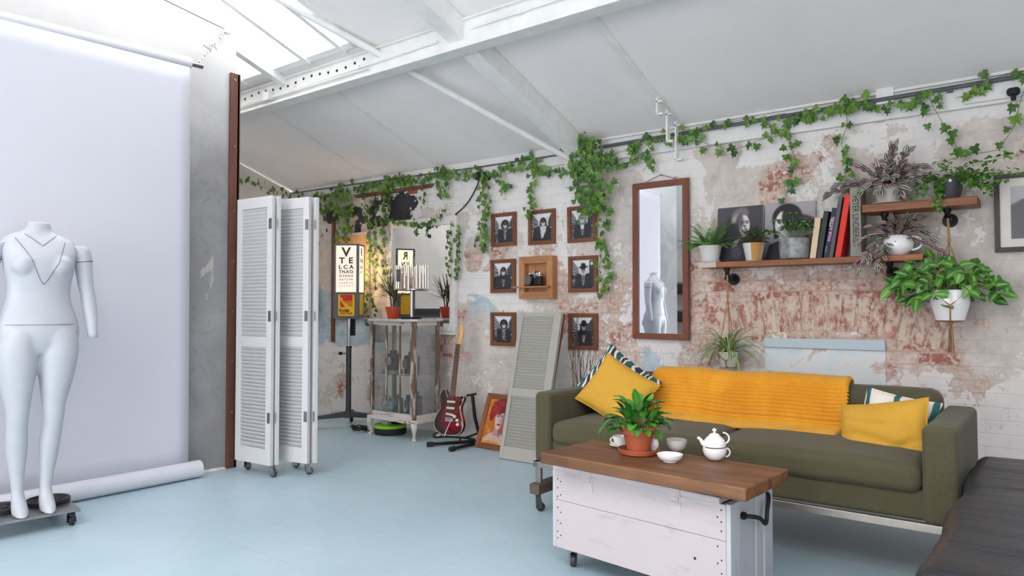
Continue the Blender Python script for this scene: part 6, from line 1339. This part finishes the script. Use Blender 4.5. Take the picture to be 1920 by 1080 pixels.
# fern
t = thing('potted_fern', 'bright green fern in a white plastic pot at the left end of the lower shelf', 'plant', (-1.972, 4.89, Z1))
pc = (-1.972, 4.89, Z1 + .0005); q = MB(); q.lathe([(.058, 0), (.070, .003), (.076, .014), (.072, .014), (.062, .006), (.001, .005)], pc, 36); q.build('saucer', 'white_plastic_pot', t, smooth=True)
pc = (-1.972, 4.89, Z1 + .0065); pot(t, pc, .060, .080, .115, 'white_plastic_pot', .016, .004)
random.seed(21); q = MB(); st = MB()
for k in range(34):
    a_ = k * 2.4; e = random.uniform(.45, 1.4); d = V((math.cos(a_) * math.cos(e), math.sin(a_) * math.cos(e) * .62, math.sin(e))); L = random.uniform(.16, .24); p = V(pc) + V((0, 0, .10)) + V((math.cos(a_), math.sin(a_) * .6, 0)) * .02; dd = d.copy(); pts = [p.copy()]; n = 17
    for i in range(n):
        dd = (dd + V((0, 0, -1)) * .07).normalized(); p = p + dd * (L / n); pts.append(p.copy()); sd = dd.cross(V((0, 0, 1))); sd = sd.normalized() if sd.length > .01 else V((1, 0, 0))
        if i > 2:
            w = .034 * math.sin(PI * (i / n) ** .6) + .006
            for s_ in (-1, 1): leaf(q, p, (sd * s_ + dd * .35), dd, w, .0085, .25, 2, 'lens', .1, rnd=.3 + .7 * i / n * random.random())
    st.tube(pts, .0012, 4)
q.build('foliage', 'fern_leaf', t); st.build('stems', 'stem_green', t)
def bush(parent, c, R, H, n, size, w, mat, seed, stemmat='stem_brown', arch=.6, flat=.65, prof='lens', hang=0, fold=.2, dirb=(0, 0)):
    random.seed(seed); q = MB(); st = MB(); c = V(c); m = max(6, n // 8)
    for k in range(m):
        a_ = k * 2.4 + random.uniform(-.3, .3); e = random.uniform(.15, 1.4); tip = c + V((math.cos(a_) * R * math.cos(e) * random.uniform(.7, 1.1) + dirb[0], math.sin(a_) * R * flat * math.cos(e) + dirb[1], H * math.sin(e) * random.uniform(.7, 1.1) - hang * math.cos(e) * random.random())); mid = c.lerp(tip, .5) + V((0, 0, H * .25)); P = [c.lerp(mid, s / 4).lerp(mid.lerp(tip, s / 4), s / 4) for s in range(5)]; st.tube(P, .0014, 5)
        for j in range(8):
            s = .25 + .75 * (j + random.random()) / 8; p = c.lerp(mid, s).lerp(mid.lerp(tip, s), s); aa = random.uniform(0, 6.28); leaf(q, p, (math.cos(aa), math.sin(aa), random.uniform(-.2, .9)), (0, 0, 1), size * random.uniform(.7, 1.2), w * random.uniform(.8, 1.2), arch, 3, prof, fold)
    q.build('foliage', mat, parent, smooth='all'); st.build('stems', stemmat, parent, smooth='all')
t = thing('potted_creeper', 'small-leaved green creeper in a white and kraft pot between fern and canvas', 'plant', (-1.652, 4.87, Z1)); pc = (-1.652, 4.87, Z1 + .0005)
pot(t, pc, .052, .075, .12, 'white_plastic_pot', 0, .003)
q = MB(); vs = []; 
for i in range(9):
    an = -PI / 2 + .05 + i * .13
    for r_, z in ((.0533, .004), (.0765, .1205)): vs.append((pc[0] + r_ * math.cos(an), pc[1] + r_ * math.sin(an), pc[2] + z))
q.add(vs, [(2 * i, 2 * i + 2, 2 * i + 3, 2 * i + 1) for i in range(8)]); q.build('kraft_band', 'kraft', t, smooth='all')
bush(t, (-1.652, 4.86, Z1 + .11), .16, .15, 340, .022, .017, 'small_leaf', 31, arch=.5, hang=.09)
t = thing('potted_schefflera', 'umbrella-leaved plant in a round mottled grey pot in front of the pale canvas', 'plant', (-1.380, 4.868, Z1)); pc = (-1.380, 4.868, Z1 + .0005)
pot(t, pc, .09, .102, .135, 'grey_glaze', 0, .006, prof=[(.078, 0), (.09, .003), (.096, .02), (.100, .08), (.098, .135)])
random.seed(41); q = MB(); st = MB()
for k in range(20):
    a_ = k * 2.4; e = random.uniform(.35, 1.35); d = V((math.cos(a_) * math.cos(e), math.sin(a_) * math.cos(e) * .6, math.sin(e))); L = random.uniform(.10, .21); b0 = V(pc) + V((.03 * math.cos(a_), .02 * math.sin(a_), .12)); p = b0 + d * L; st.tube([b0, b0.lerp(p, .5) + V((0, 0, .01)), p], .0022, 5)
    for j in range(7): aa = j * 2 * PI / 7 + k; leaf(q, p, (math.cos(aa), math.sin(aa), .25), (0, 0, 1), random.uniform(.05, .075), .024, .9, 5, 'lens', .25, rnd=random.random() * (1 if k % 5 else 2))
q.build('foliage', 'schefflera_leaf', t, smooth='all'); st.build('stems', 'stem_green', t)
def tradescantia(parent, c, stems, seed, size=.055):
    random.seed(seed); q = MB(); st = MB()
    for (dx, dy, dz, droop) in stems:
        p = V(c) + V((random.uniform(-.03, .03), random.uniform(-.02, .02), 0)); tip = V(c) + V((dx, dy, dz)); mid = p.lerp(tip, .5) + V((0, 0, droop)); P = []; n = max(5, int((tip - p).length / .024))
        for i in range(n + 1): s = i / n; P.append(p.lerp(mid, s).lerp(mid.lerp(tip, s), s))
        st.tube(P, .0022, 6)
        for i in range(1, n + 1):
            d = (P[i] - P[i - 1]).normalized(); sd = d.cross(V((0, 0, 1))); sd = sd.normalized() if sd.length > .1 else V((1, 0, 0)); s_ = 1 if i % 2 else -1
            leaf(q, P[i], sd * s_ * .9 + d * .7 + V((0, -.3, .2)), V((random.uniform(-.5, .5), -1, .5)), size * random.uniform(.8, 1.25), size * .5, .55, 6, 'lens', .22)
        leaf(q, P[-1], d + V((.2, 0, 0)), (0, -1, .4), size, size * .46, .4, 6, 'lens', .3); leaf(q, P[-1], d + V((-.4, 0, .2)), (0, -1, .4), size * .8, size * .42, .4, 6, 'lens', .3)
    q.build('foliage', 'tradescantia_leaf', parent, smooth='all'); st.build('stems', 'stem_brown', parent)
t = thing('potted_wandering_plant', 'striped purple-grey leafy trailing plant in a pale pot on the upper shelf', 'plant', (-.822, 4.88, Z2)); pc = (-.822, 4.88, Z2 + .0005)
q = MB(); q.lathe([(.07, 0), (.085, .003), (.09, .010), (.06, .008), (.001, .006)], pc, 36); q.build('saucer', 'pale_pot', t, smooth=True); pc = (-.822, 4.88, Z2 + .0075); pot(t, pc, .062, .084, .105, 'pale_pot', .02, .004)
tradescantia(t, (-.822, 4.87, Z2 + .10), [(.03, 0, .23, .02), (.0, .02, .17, .02), (.10, -.02, .19, .05), (.17, 0, .11, .07), (-.05, 0, .12, .03), (-.14, 0, .14, .02), (-.22, .02, .02, .06), (-.33, .03, .00, .05), (.14, -.05, .03, .05), (.08, -.08, -.03, .07), (-.02, -.08, -.01, .07), (-.12, -.05, .0, .06), (-.16, 0, .05, .05), (.06, .04, .12, .04), (.2, .03, .05, .05), (.03, -.07, .05, .05), (-.07, -.08, .03, .05), (.11, 0, .09, .05), (-.27, -.0, .05, .05)], 61, .078)
t = thing('teapot_planter', 'round white teapot used as a planter for striped leaves, right end of the lower shelf', 'planter', (-.760, 4.89, Z1)); pc = V((-.775, 4.89, Z1 + .0005))
q = MB(); q.lathe([(.045, 0), (.05, .004), (.078, .03), (.088, .065), (.080, .098), (.055, .118), (.05, .122), (.047, .118), (.06, .10), (.001, .09)], pc, 40, 1.0, .9); q.build('body', 'white_ceramic', t, smooth=True)
handle(t, pc, V((1, 0, 0)), .075, .007, .03, .11, out=.055)
q = MB(); q.tube([pc + V((-.075, 0, .04)), pc + V((-.11, 0, .06)), pc + V((-.125, 0, .09))], [.016, .012, .009], 14); q.build('spout', 'white_ceramic', t, smooth=True)
q = MB(); q.mm((pc.x + .04, pc.y - .086, pc.z + .05), (pc.x + .088, pc.y - .075, pc.z + .095)); 
tradescantia(t, pc + V((0, 0, .115)), [(-.13, -.02, .07, .03), (-.05, -.03, .08, .04), (.06, 0, .07, .05), (.13, -.02, .04, .05), (.17, 0, -.01, .06), (-.15, -.09, -.09, .06), (-.12, -.12, -.13, .04), (-.08, -.13, -.17, .02), (-.18, -.10, -.02, .05), (.05, 0, .10, .02), (.1, .02, .1, .02), (.25, -.06, -.13, .06), (-.03, .02, .10, .03)], 62, .066)
t = thing('hanging_sprig', 'sprig of striped leaves trailing under the lower shelf edge below the tall books', 'plant', (-1.0, 4.78, Z1 - .02)); 
tradescantia(t, (-.90, 4.795, Z1 + .012), [(-.11, -.03, -.08, .02), (-.06, -.03, -.09, .01), (-.02, -.04, -.03, .02)], 64, .05)
t = thing('potted_ivy', 'small variegated ivy trailing from a charcoal pot with a white diamond, upper shelf', 'plant', (-.505, 4.89, Z2)); pc = (-.505, 4.89, Z2 + .0005); pot(t, pc, .055, .074, .118, 'charcoal_pot', 0, .004, prof=[(.052, 0), (.057, .003), (.072, .06), (.074, .118)])
q = MB(); q.prism([(pc[0] + .018, pc[2] + .09), (pc[0] + .027, pc[2] + .101), (pc[0] + .018, pc[2] + .112), (pc[0] + .009, pc[2] + .101)], pc[1] - .0745, pc[1] - .070); q.build('diamond_mark', 'mount_board', t)
def trailing(parent, c, stems, seed, mat, size, w, prof='arrow', step=.02, dens=2):
    random.seed(seed); q = MB(); st = MB()
    for (x1, y1, z1_, x2, y2, z2_) in stems:
        a_ = V(c); b_ = V(c) + V((x1, y1, z1_)); d_ = V(c) + V((x2, y2, z2_)); n = max(5, int(((b_ - a_).length + (d_ - b_).length) / step)); P = []
        for i in range(n + 1): s = i / n; P.append(a_.lerp(b_, s).lerp(b_.lerp(d_, s), s))
        st.tube(P, .0012, 5)
        for i in range(1, n + 1):
            for _ in range(dens): aa = random.uniform(0, 6.28); pt = P[i] + V((math.cos(aa) * .014, random.uniform(-.014, .006), math.sin(aa) * .012)); leaf(q, pt, (math.cos(aa) * .8, -.5, math.sin(aa) * .6 - .1), (0, -.5, 1), size * random.uniform(.7, 1.25), w * random.uniform(.8, 1.2), .5, 5, prof, .2)
    q.build('foliage', mat, parent, smooth='all'); st.build('stems', 'stem_green', parent)
trailing(t, (-.505, 4.88, Z2 + .11), [(-.02, 0, .10, .02, 0, .14), (.0, -.02, .1, -.04, -.02, .12), (-.10, -.02, .08, -.16, -.05, -.03), (-.12, -.03, .05, -.20, -.05, -.08), (-.1, -.06, .04, -.14, -.09, -.10), (-.03, -.08, .04, -.03, -.12, -.16), (-.05, -.09, .02, -.05, -.12, -.20), (.10, -.02, .08, .17, -.04, .0), (.13, -.02, .05, .22, -.03, -.04), (.16, -.02, .06, .27, .0, -.02), (.15, -.04, .03, .20, -.06, -.10), (.1, .0, .1, .31, .03, .11), (.15, 0, .06, .34, .03, .02), (.08, -.05, .05, .14, -.09, -.07), (.12, -.04, .0, .24, -.02, -.08), (.05, -.03, .08, .10, -.05, .06), (.14, 0, .0, .19, -.02, -.05)], 71, 'ivy_leaf', .026, .026, 'arrow', .018, 2)

# ------------------------------------------------------------------ hanging planters in rope
plain('jute', C(166, 124, 80), .9, var=.15, vscale=60, bmp=.5, bscale=150)
def macrame(t, c, zk, zpot_top, zpot_bot, r_top, ztail, hookp, ng=3):
    q = MB(); c = V(c); hp = V(hookp); k = V((c.x, c.y, zk))
    q.tube([hp, k + V((0, 0, .02))], .005, 8); q.tube([hp + V((.005, 0, 0)), k + V((.004, 0, .02))], .004, 8); q.rbox(k + V((0, 0, .01)), (.022, .02, .03), .009, 3, 1)
    q.build('hanging_cord', 'jute', t, smooth=True)
    bot = V((c.x, c.y, zpot_bot - .008))
    for j in range(ng):
        a_ = j * 2 * PI / ng - .42; rt = V((c.x + (r_top + .004) * math.cos(a_), c.y + (r_top + .004) * math.sin(a_), zpot_top)); q = MB(); q.tube([k, k.lerp(rt, .5) + V((0, 0, -.01)), rt, ], .0035, 7)
        for s_ in (-1, 1):
            a2 = a_ + s_ * PI / ng; rm = V((c.x + (r_top * 1.04 + .006) * math.cos(a2), c.y + (r_top * 1.04 + .006) * math.sin(a2), lerp(zpot_top, zpot_bot, .5))); rb = V((c.x + r_top * .72 * math.cos(a2), c.y + r_top * .72 * math.sin(a2), zpot_bot - .003)); q.tube([rt, rt.lerp(rm, .5) + (rm - V((c.x, c.y, rm.z))) * .05, rm, rb, bot], .0042, 6)
        q.build('rope_leg', 'jute', t, smooth='all')
    if ztail:
        q = MB(); q.rbox(bot + V((0, 0, -.006)), (.024, .024, .024), .01, 3, 1)
        for j in range(12): a_ = j * 2.4; r_ = .004 + .008 * (j % 3) / 2; q.tube([bot + V((0, 0, -.005)), bot + V((r_ * math.cos(a_), r_ * math.sin(a_), -.04)), (bot.x + r_ * 1.5 * math.cos(a_), bot.y + r_ * 1.5 * math.sin(a_), ztail + .03 * ((j * 5) % 4) / 4)], .0018, 5)
        q.build('tassel', 'jute', t, smooth='all')
t = thing('hanging_spider_plant', 'spider plant in a small white pot hung on jute cord below the lower shelf', 'plant', (-1.852, 4.90, .88)); c = (-1.852, 4.905, .785)
pot(t, c, .05, .064, .105, 'white_plastic_pot', .012, .004); macrame(t, (-1.852, 4.905, 0), 1.27, .87, .785, .066, 0, (-1.857, 4.905, 1.482))
random.seed(81); q = MB()
for k in range(58):
    a_ = k * 2.4; e = random.uniform(.6, 1.4); leaf(q, V(c) + V((.02 * math.cos(a_), .02 * math.sin(a_), .09)), (math.cos(a_) * math.cos(e), math.sin(a_) * math.cos(e) * (.5 if math.sin(a_) > 0 else .9), math.sin(e)), (0, 0, 1), random.uniform(.22, .36), .017, random.uniform(1.8, 3.0), 10, 'strap', .3)
q.build('foliage', 'spider_leaf', t, smooth='all')
t = thing('hanging_syngonium', 'large-leaved green plant in a white pot hung in knotted jute, right of shelves', 'plant', (-.50, 4.86, 1.13)); c = V((-.502, 4.85, 1.125))
q = MB(); q.lathe([(.068, 0), (.074, .003), (.1, .095), (.102, .105), (.094, .178), (.089, .178), (.096, .105), (.09, .15), (.001, .15)], c, 40); q.build('pot', 'white_ceramic', t, smooth=True); s_ = MB(); s_.lathe([(.09, .158), (.001, .165)], c, 24); s_.build('soil', 'soil', t)
macrame(t, (c.x, c.y, 0), 1.585, 1.30, 1.125, .098, .93, (-.514, 4.905, 1.73))
random.seed(91); q = MB(); st = MB()
for k in range(125):
    a_ = random.uniform(0, 2 * PI); e = random.uniform(.15, 1.25); r_ = random.uniform(.14, .30); tip = c + V((math.cos(a_) * r_ * math.cos(e) * 1.15 - .02, math.sin(a_) * r_ * math.cos(e) * .5, .16 + .26 * math.sin(e) * random.uniform(.5, 1) - .10 * math.cos(e) * random.random())); 
    if tip.y > WY - .03: tip.y = WY - .04
    b0 = c + V((.04 * math.cos(a_), .04 * math.sin(a_), .16)); md = b0.lerp(tip, .5) + V((0, 0, .04)); st.tube([b0, b0.lerp(md, .6), md, tip], .0022, 5)
    dr = V((math.cos(a_) * .5 + math.cos(k * 1.9), -.35 + random.uniform(-.4, .3), math.sin(k * 1.9) * .8 - .25)); leaf(q, tip, dr, (random.uniform(-.5, .5), -.8, .5), random.uniform(.055, .095), random.uniform(.045, .066), .5, 5, 'heart', .15)
q.build('foliage', 'syngonium_leaf', t, smooth='all'); st.build('stems', 'stem_green', t)

# ------------------------------------------------------------------ artificial ivy
leafmat('silk_ivy', C(36, 84, 26), C(102, 142, 44), rough=.45); plain('ivy_vine', C(92, 104, 58), .7)
IV = [(0, 0), (.24, -.16), (.54, .06), (.29, .30), (.40, .60), (.14, .60), (0, 1.0), (-.14, .60), (-.40, .60), (-.29, .30), (-.54, .06), (-.24, -.16)]
def ivy_leaf(mb, p, size, ang, tilt, rnd):
    """a lobed leaf hanging from p, facing the room"""
    R = Matrix.Rotation(tilt[0], 3, 'X') @ Matrix.Rotation(tilt[1], 3, 'Z') @ Matrix.Rotation(ang, 3, 'Y')
    vs = [R @ V((0, -.06 * size, -.38 * size))] + [R @ V((x * size, .05 * size * (abs(x) * 2), -z * size)) for x, z in IV]
    n = len(IV); mb.add([V(p) + v for v in vs], [(0, 1 + i, 1 + (i + 1) % n) for i in range(n)], [(0, rnd, 0)] + [(.8, rnd, 1)] * n)
def garland(label, pts, seed, per_m=34, size=.05, spread=.035, dy=.06, clump=0, name='ivy_garland', world=None):
    rnd = random.Random(seed); P = world or [at_y(px, py, WY - dy) for px, py in pts]; Q = []
    for i in range(len(P) - 1):
        n = max(2, int((P[i + 1] - P[i]).length / .03))
        for k in range(n): Q.append(P[i].lerp(P[i + 1], k / n))
    Q.append(P[-1]); Q = [q + V((noise.noise(q * 6 + V((seed, 0, 0))) * .02, noise.noise(q * 5) * .012, noise.noise(q * 7 + V((0, seed, 0))) * .015)) for q in Q]
    for q in Q: q.y = min(q.y, WY - .03)
    if size >= .055: per_m *= .8; spread *= 1.2
    L = sum((Q[i + 1] - Q[i]).length for i in range(len(Q) - 1)); N = int(L * per_m)
    t = thing(name, label, 'ivy', Q[0][:], 'artificial ivy garlands along the wall'); lf = MB(); st = MB(); st.tube(Q, .0018, 5)
    for k in range(N):
        s = (k + rnd.random()) / N * (len(Q) - 1); i = int(min(s, len(Q) - 2)); q = Q[i].lerp(Q[i + 1], s - i); o = V((rnd.gauss(0, spread), -abs(rnd.gauss(0, .018)) - .004, rnd.gauss(0, spread * .8)))
        if clump: o *= 1.0 + clump * abs(math.sin(s * .7))
        st.tube([q, q + o * .6 + V((0, -.004, .004)), q + o], .0008, 3)
        ivy_leaf(lf, q + o, size * rnd.uniform(.7, 1.2), rnd.uniform(-1.0, 1.0), (rnd.uniform(-.1, .55), rnd.uniform(-.6, .6)), rnd.random())
    lf.build('foliage', 'silk_ivy', t); st.build('vine', 'ivy_vine', t)
g = garland
g('ivy swag over the far corner, beside the top of the white folding screen', None, 1, 40, .05, world=[V((XL + .13, 3.9, 2.86)), V((XL + .13, 4.05, 2.72)), V((XL + .13, 4.3, 2.60)), V((XL + .13, 4.7, 2.52)), V((XL + .12, 4.98, 2.50)), V((-6.9, 4.99, 2.50))])
g('dense ivy along the dark pipe from the folding screen to the brick hole', [(588, 375), (640, 362), (680, 350), (720, 345), (770, 335)], 2, 80, .052, .045)
g('thick ivy bunch hanging above the lit eye chart', [(640, 352), (648, 380), (655, 410), (650, 440), (655, 458)], 3, 110, .05, .05)
g('ivy tumbling over the top of the white folding screen', [(590, 378), (600, 395), (625, 385), (645, 400), (655, 425)], 4, 80, .05, .04)
g('short ivy strand falling to the left edge of the tan pinboard', [(632, 400), (634, 425), (632, 450), (640, 462)], 5, 60, .045, .02)
g('long ivy strand running down the right edge of the tan pinboard', [(680, 350), (690, 400), (694, 450), (692, 500), (690, 540), (688, 600), (690, 612)], 6, 50, .045, .02)
g('long ivy strand between the tan pinboard and the white-framed mirror', [(700, 355), (706, 420), (706, 470), (705, 520), (700, 560), (708, 590)], 7, 45, .045, .02)
g('ivy strand touching the left side of the white-framed mirror', [(722, 350), (720, 400), (722, 450), (723, 500), (722, 540)], 8, 48, .045, .018)
g('ivy strand falling across the black torn patch', [(728, 345), (730, 365), (728, 400), (728, 415)], 9, 50, .048, .014)
g('ivy laid along the top edge of the white-framed mirror', [(720, 415), (745, 412), (770, 420), (800, 420), (820, 410), (835, 398)], 10, 55, .045, .02, .075)
g('ivy tip hanging down in front of the white-framed mirror glass', [(782, 418), (783, 430), (782, 440)], 35, 60, .045, .014, .08)
g('ivy along the pipe above the white-framed mirror', [(720, 345), (745, 335), (780, 340), (810, 330), (840, 325), (870, 328), (900, 322)], 11, 75, .05, .03)
g('short ivy strand right of the brick hole', [(790, 340), (793, 360), (797, 382)], 12, 40, .045, .016)
g('pair of short ivy tips hanging above the right corner of the white-framed mirror', [(830, 328), (824, 345), (822, 372)], 13, 55, .045, .02)
g('ivy bunch on the pipe left of the two black plugs', [(820, 318), (832, 322), (842, 326), (838, 345), (832, 370)], 14, 60, .05, .022)
g('ivy strand down the right frame of the white mirror', [(846, 418), (843, 440), (845, 470), (842, 495), (843, 520)], 15, 44, .045, .014, .07)
g('ivy strand beside the black lead, right of the white mirror', [(860, 420), (861, 450), (860, 480), (858, 525)], 16, 50, .045, .013)
g('full ivy strand hanging left of the top-row street photos', [(905, 335), (908, 360), (910, 390), (906, 420), (912, 445), (908, 470)], 17, 85, .05, .026)
g('thin ivy strand hanging close beside the top-left street photo', [(915, 345), (917, 380), (915, 400), (896, 435), (892, 460)], 18, 38, .045, .02)
g('ivy along the pipe between the plugs and the bare middle of the wall', [(905, 330), (930, 322), (960, 315), (990, 308), (1020, 318), (1050, 320)], 19, 70, .05, .034)
g('ivy bunch on the pipe above the top-middle street photo', [(985, 300), (995, 290), (1005, 305), (1002, 330), (1000, 355), (995, 385), (988, 408)], 20, 60, .052, .02)
g('short ivy bunch hanging between the top-left and top-middle street photos', [(935, 325), (940, 345), (950, 360), (955, 340)], 21, 60, .048, .022)
g('dense ivy cluster at the foot of the big white rafter', [(1062, 275), (1090, 262), (1110, 280), (1130, 300), (1110, 320), (1085, 300), (1100, 340), (1120, 360), (1100, 385), (1135, 345)], 22, 190, .056, .05, .16)
g('ivy spilling left from the rafter cluster', [(1050, 315), (1075, 325), (1090, 340), (1088, 360), (1100, 385)], 23, 80, .052, .03, .10)
g('long ivy strand from the rafter cluster down beside the right-hand street photos', [(1125, 350), (1135, 380), (1142, 410), (1130, 440), (1140, 470), (1138, 500), (1142, 530), (1128, 550)], 24, 44, .05, .024)
g('thinner ivy strand just left of the long one beside the street photos', [(1115, 370), (1122, 400), (1120, 430), (1126, 465), (1124, 500), (1127, 545)], 25, 30, .048, .015)
g('ivy along the dark pipe above the tall wooden mirror', [(1140, 290), (1170, 285), (1200, 272), (1225, 265), (1250, 262), (1290, 258), (1320, 260)], 26, 56, .055, .03, .085)
g('short ivy tuft hanging above the left of the tall wooden mirror', [(1150, 305), (1165, 312), (1205, 290), (1220, 300), (1222, 315)], 27, 40, .052, .02)
g('loose ivy line running over the white fascia above the bare wall', [(1280, 262), (1305, 240), (1340, 235), (1370, 228), (1400, 222), (1430, 220), (1470, 214), (1500, 215)], 28, 24, .055, .02, .085)
g('lower loose ivy line below the dark pipe above the bare wall', [(1290, 262), (1330, 272), (1365, 278), (1400, 272), (1440, 258), (1480, 232), (1520, 222)], 29, 26, .055, .022)
g('ivy strand hanging above the pale canvas print', [(1480, 228), (1478, 265), (1490, 290), (1485, 320), (1478, 350), (1472, 370)], 30, 50, .055, .028)
g('ivy bunch on the pipe above the row of books', [(1500, 222), (1530, 212), (1560, 205), (1590, 190), (1585, 205), (1620, 195)], 31, 66, .056, .026, .085)
g('ivy strand hanging down to the tall books', [(1588, 210), (1590, 240), (1578, 270), (1592, 300), (1582, 330), (1588, 355)], 32, 40, .055, .022)
g('ivy along the pipe above the upper shelf', [(1610, 195), (1650, 200), (1690, 198), (1720, 190), (1745, 175), (1770, 195)], 33, 48, .056, .02, .085)
g('ivy loop sagging between the upper shelf plants and the black spotlight', [(1745, 180), (1760, 215), (1775, 250), (1795, 275), (1830, 288), (1870, 280), (1895, 245), (1910, 210), (1915, 180), (1925, 150)], 34, 26, .055, .026, .07)
g('sparse ivy on the fascia toward the black spotlight', [(1790, 185), (1820, 178), (1850, 150), (1880, 140), (1925, 130)], 36, 26, .058, .02, .085)

# ------------------------------------------------------------------ the far side of the studio, seen in the mirrors
wood('rack_wood', C(120, 76, 46), C(160, 108, 68), 0, .6)
t = thing('storage_rack', 'wooden rack of camera gear along the far window wall, seen in the tall mirror', 'rack', (-6.0, YF + .25, 0))
for z in (.45, .92, 1.47): q = MB(); q.mm((-6.95, YF + .03, z - .03), (-4.6, YF + .42, z)); q.build('rack_shelf', 'rack_wood', t, bevel=.003)
for x in (-6.93, -5.8, -4.64): q = MB(); q.mm((x - .02, YF + .38, 0), (x + .02, YF + .42, 1.5)); q.mm((x - .02, YF + .03, 0), (x + .02, YF + .07, 1.5)); q.build('upright', 'steel_white', t)
R_ = random.Random(12)
for k in range(14):
    z = (1.4705, .9205)[k % 2]; x = -6.8 + (k // 2) * .32 + R_.uniform(-.03, .03); w, h_ = R_.uniform(.12, .2), R_.uniform(.12, .26)
    o = thing('equipment_case', ['dark camera case on the upper shelf of the rack by the window wall', 'dark camera case on the middle shelf of the rack by the window wall'][k % 2], 'case', (x, YF + .22, z), 'camera cases on the rack'); q = MB(); q.rbox((x, YF + .22, z + h_ / 2), (w, .2, h_), .015, 2, 2); q.build('body', 'camera_leather', o, smooth=True); q = MB(); q.torus((x, YF + .22, z + h_), .03, .005, 10, 6, 'y', 0, PI); q.build('handle', 'black_rubber', o)
t = thing('amplifier', 'black amplifier on a low stand by the end wall, reflected in the white-framed mirror', 'amplifier', (-6.85, 3.5, 0))
q = MB(); q.rbox((-6.84, 3.45, .98), (.36, .9, .42), .02, 3, 3); q.build('cabinet', 'camera_leather', t, smooth=True); q = MB(); q.rbox((-6.66, 3.45, .95), (.012, .82, .30), .005, 2, 2); q.build('speaker_grille', 'dark_grey_metal', t)
q = MB(); q.mm((-7.03, 2.98, 0), (-6.66, 3.92, .765)); q.build('stand', 'shabby_white', t, bevel=.004)
# ceiling light tube over the far side, also only seen by reflection
t = thing('ceiling_batten', 'slim white strip fitting under the ceiling on the far side of the partition', 'light fitting', (-6.0, .2, 3.6)); q = MB(); q.box((-6.0, .0, ceil_z(0) - .05), (1.4, .08, .05)); q.build('housing', 'steel_white', t, bevel=.005)
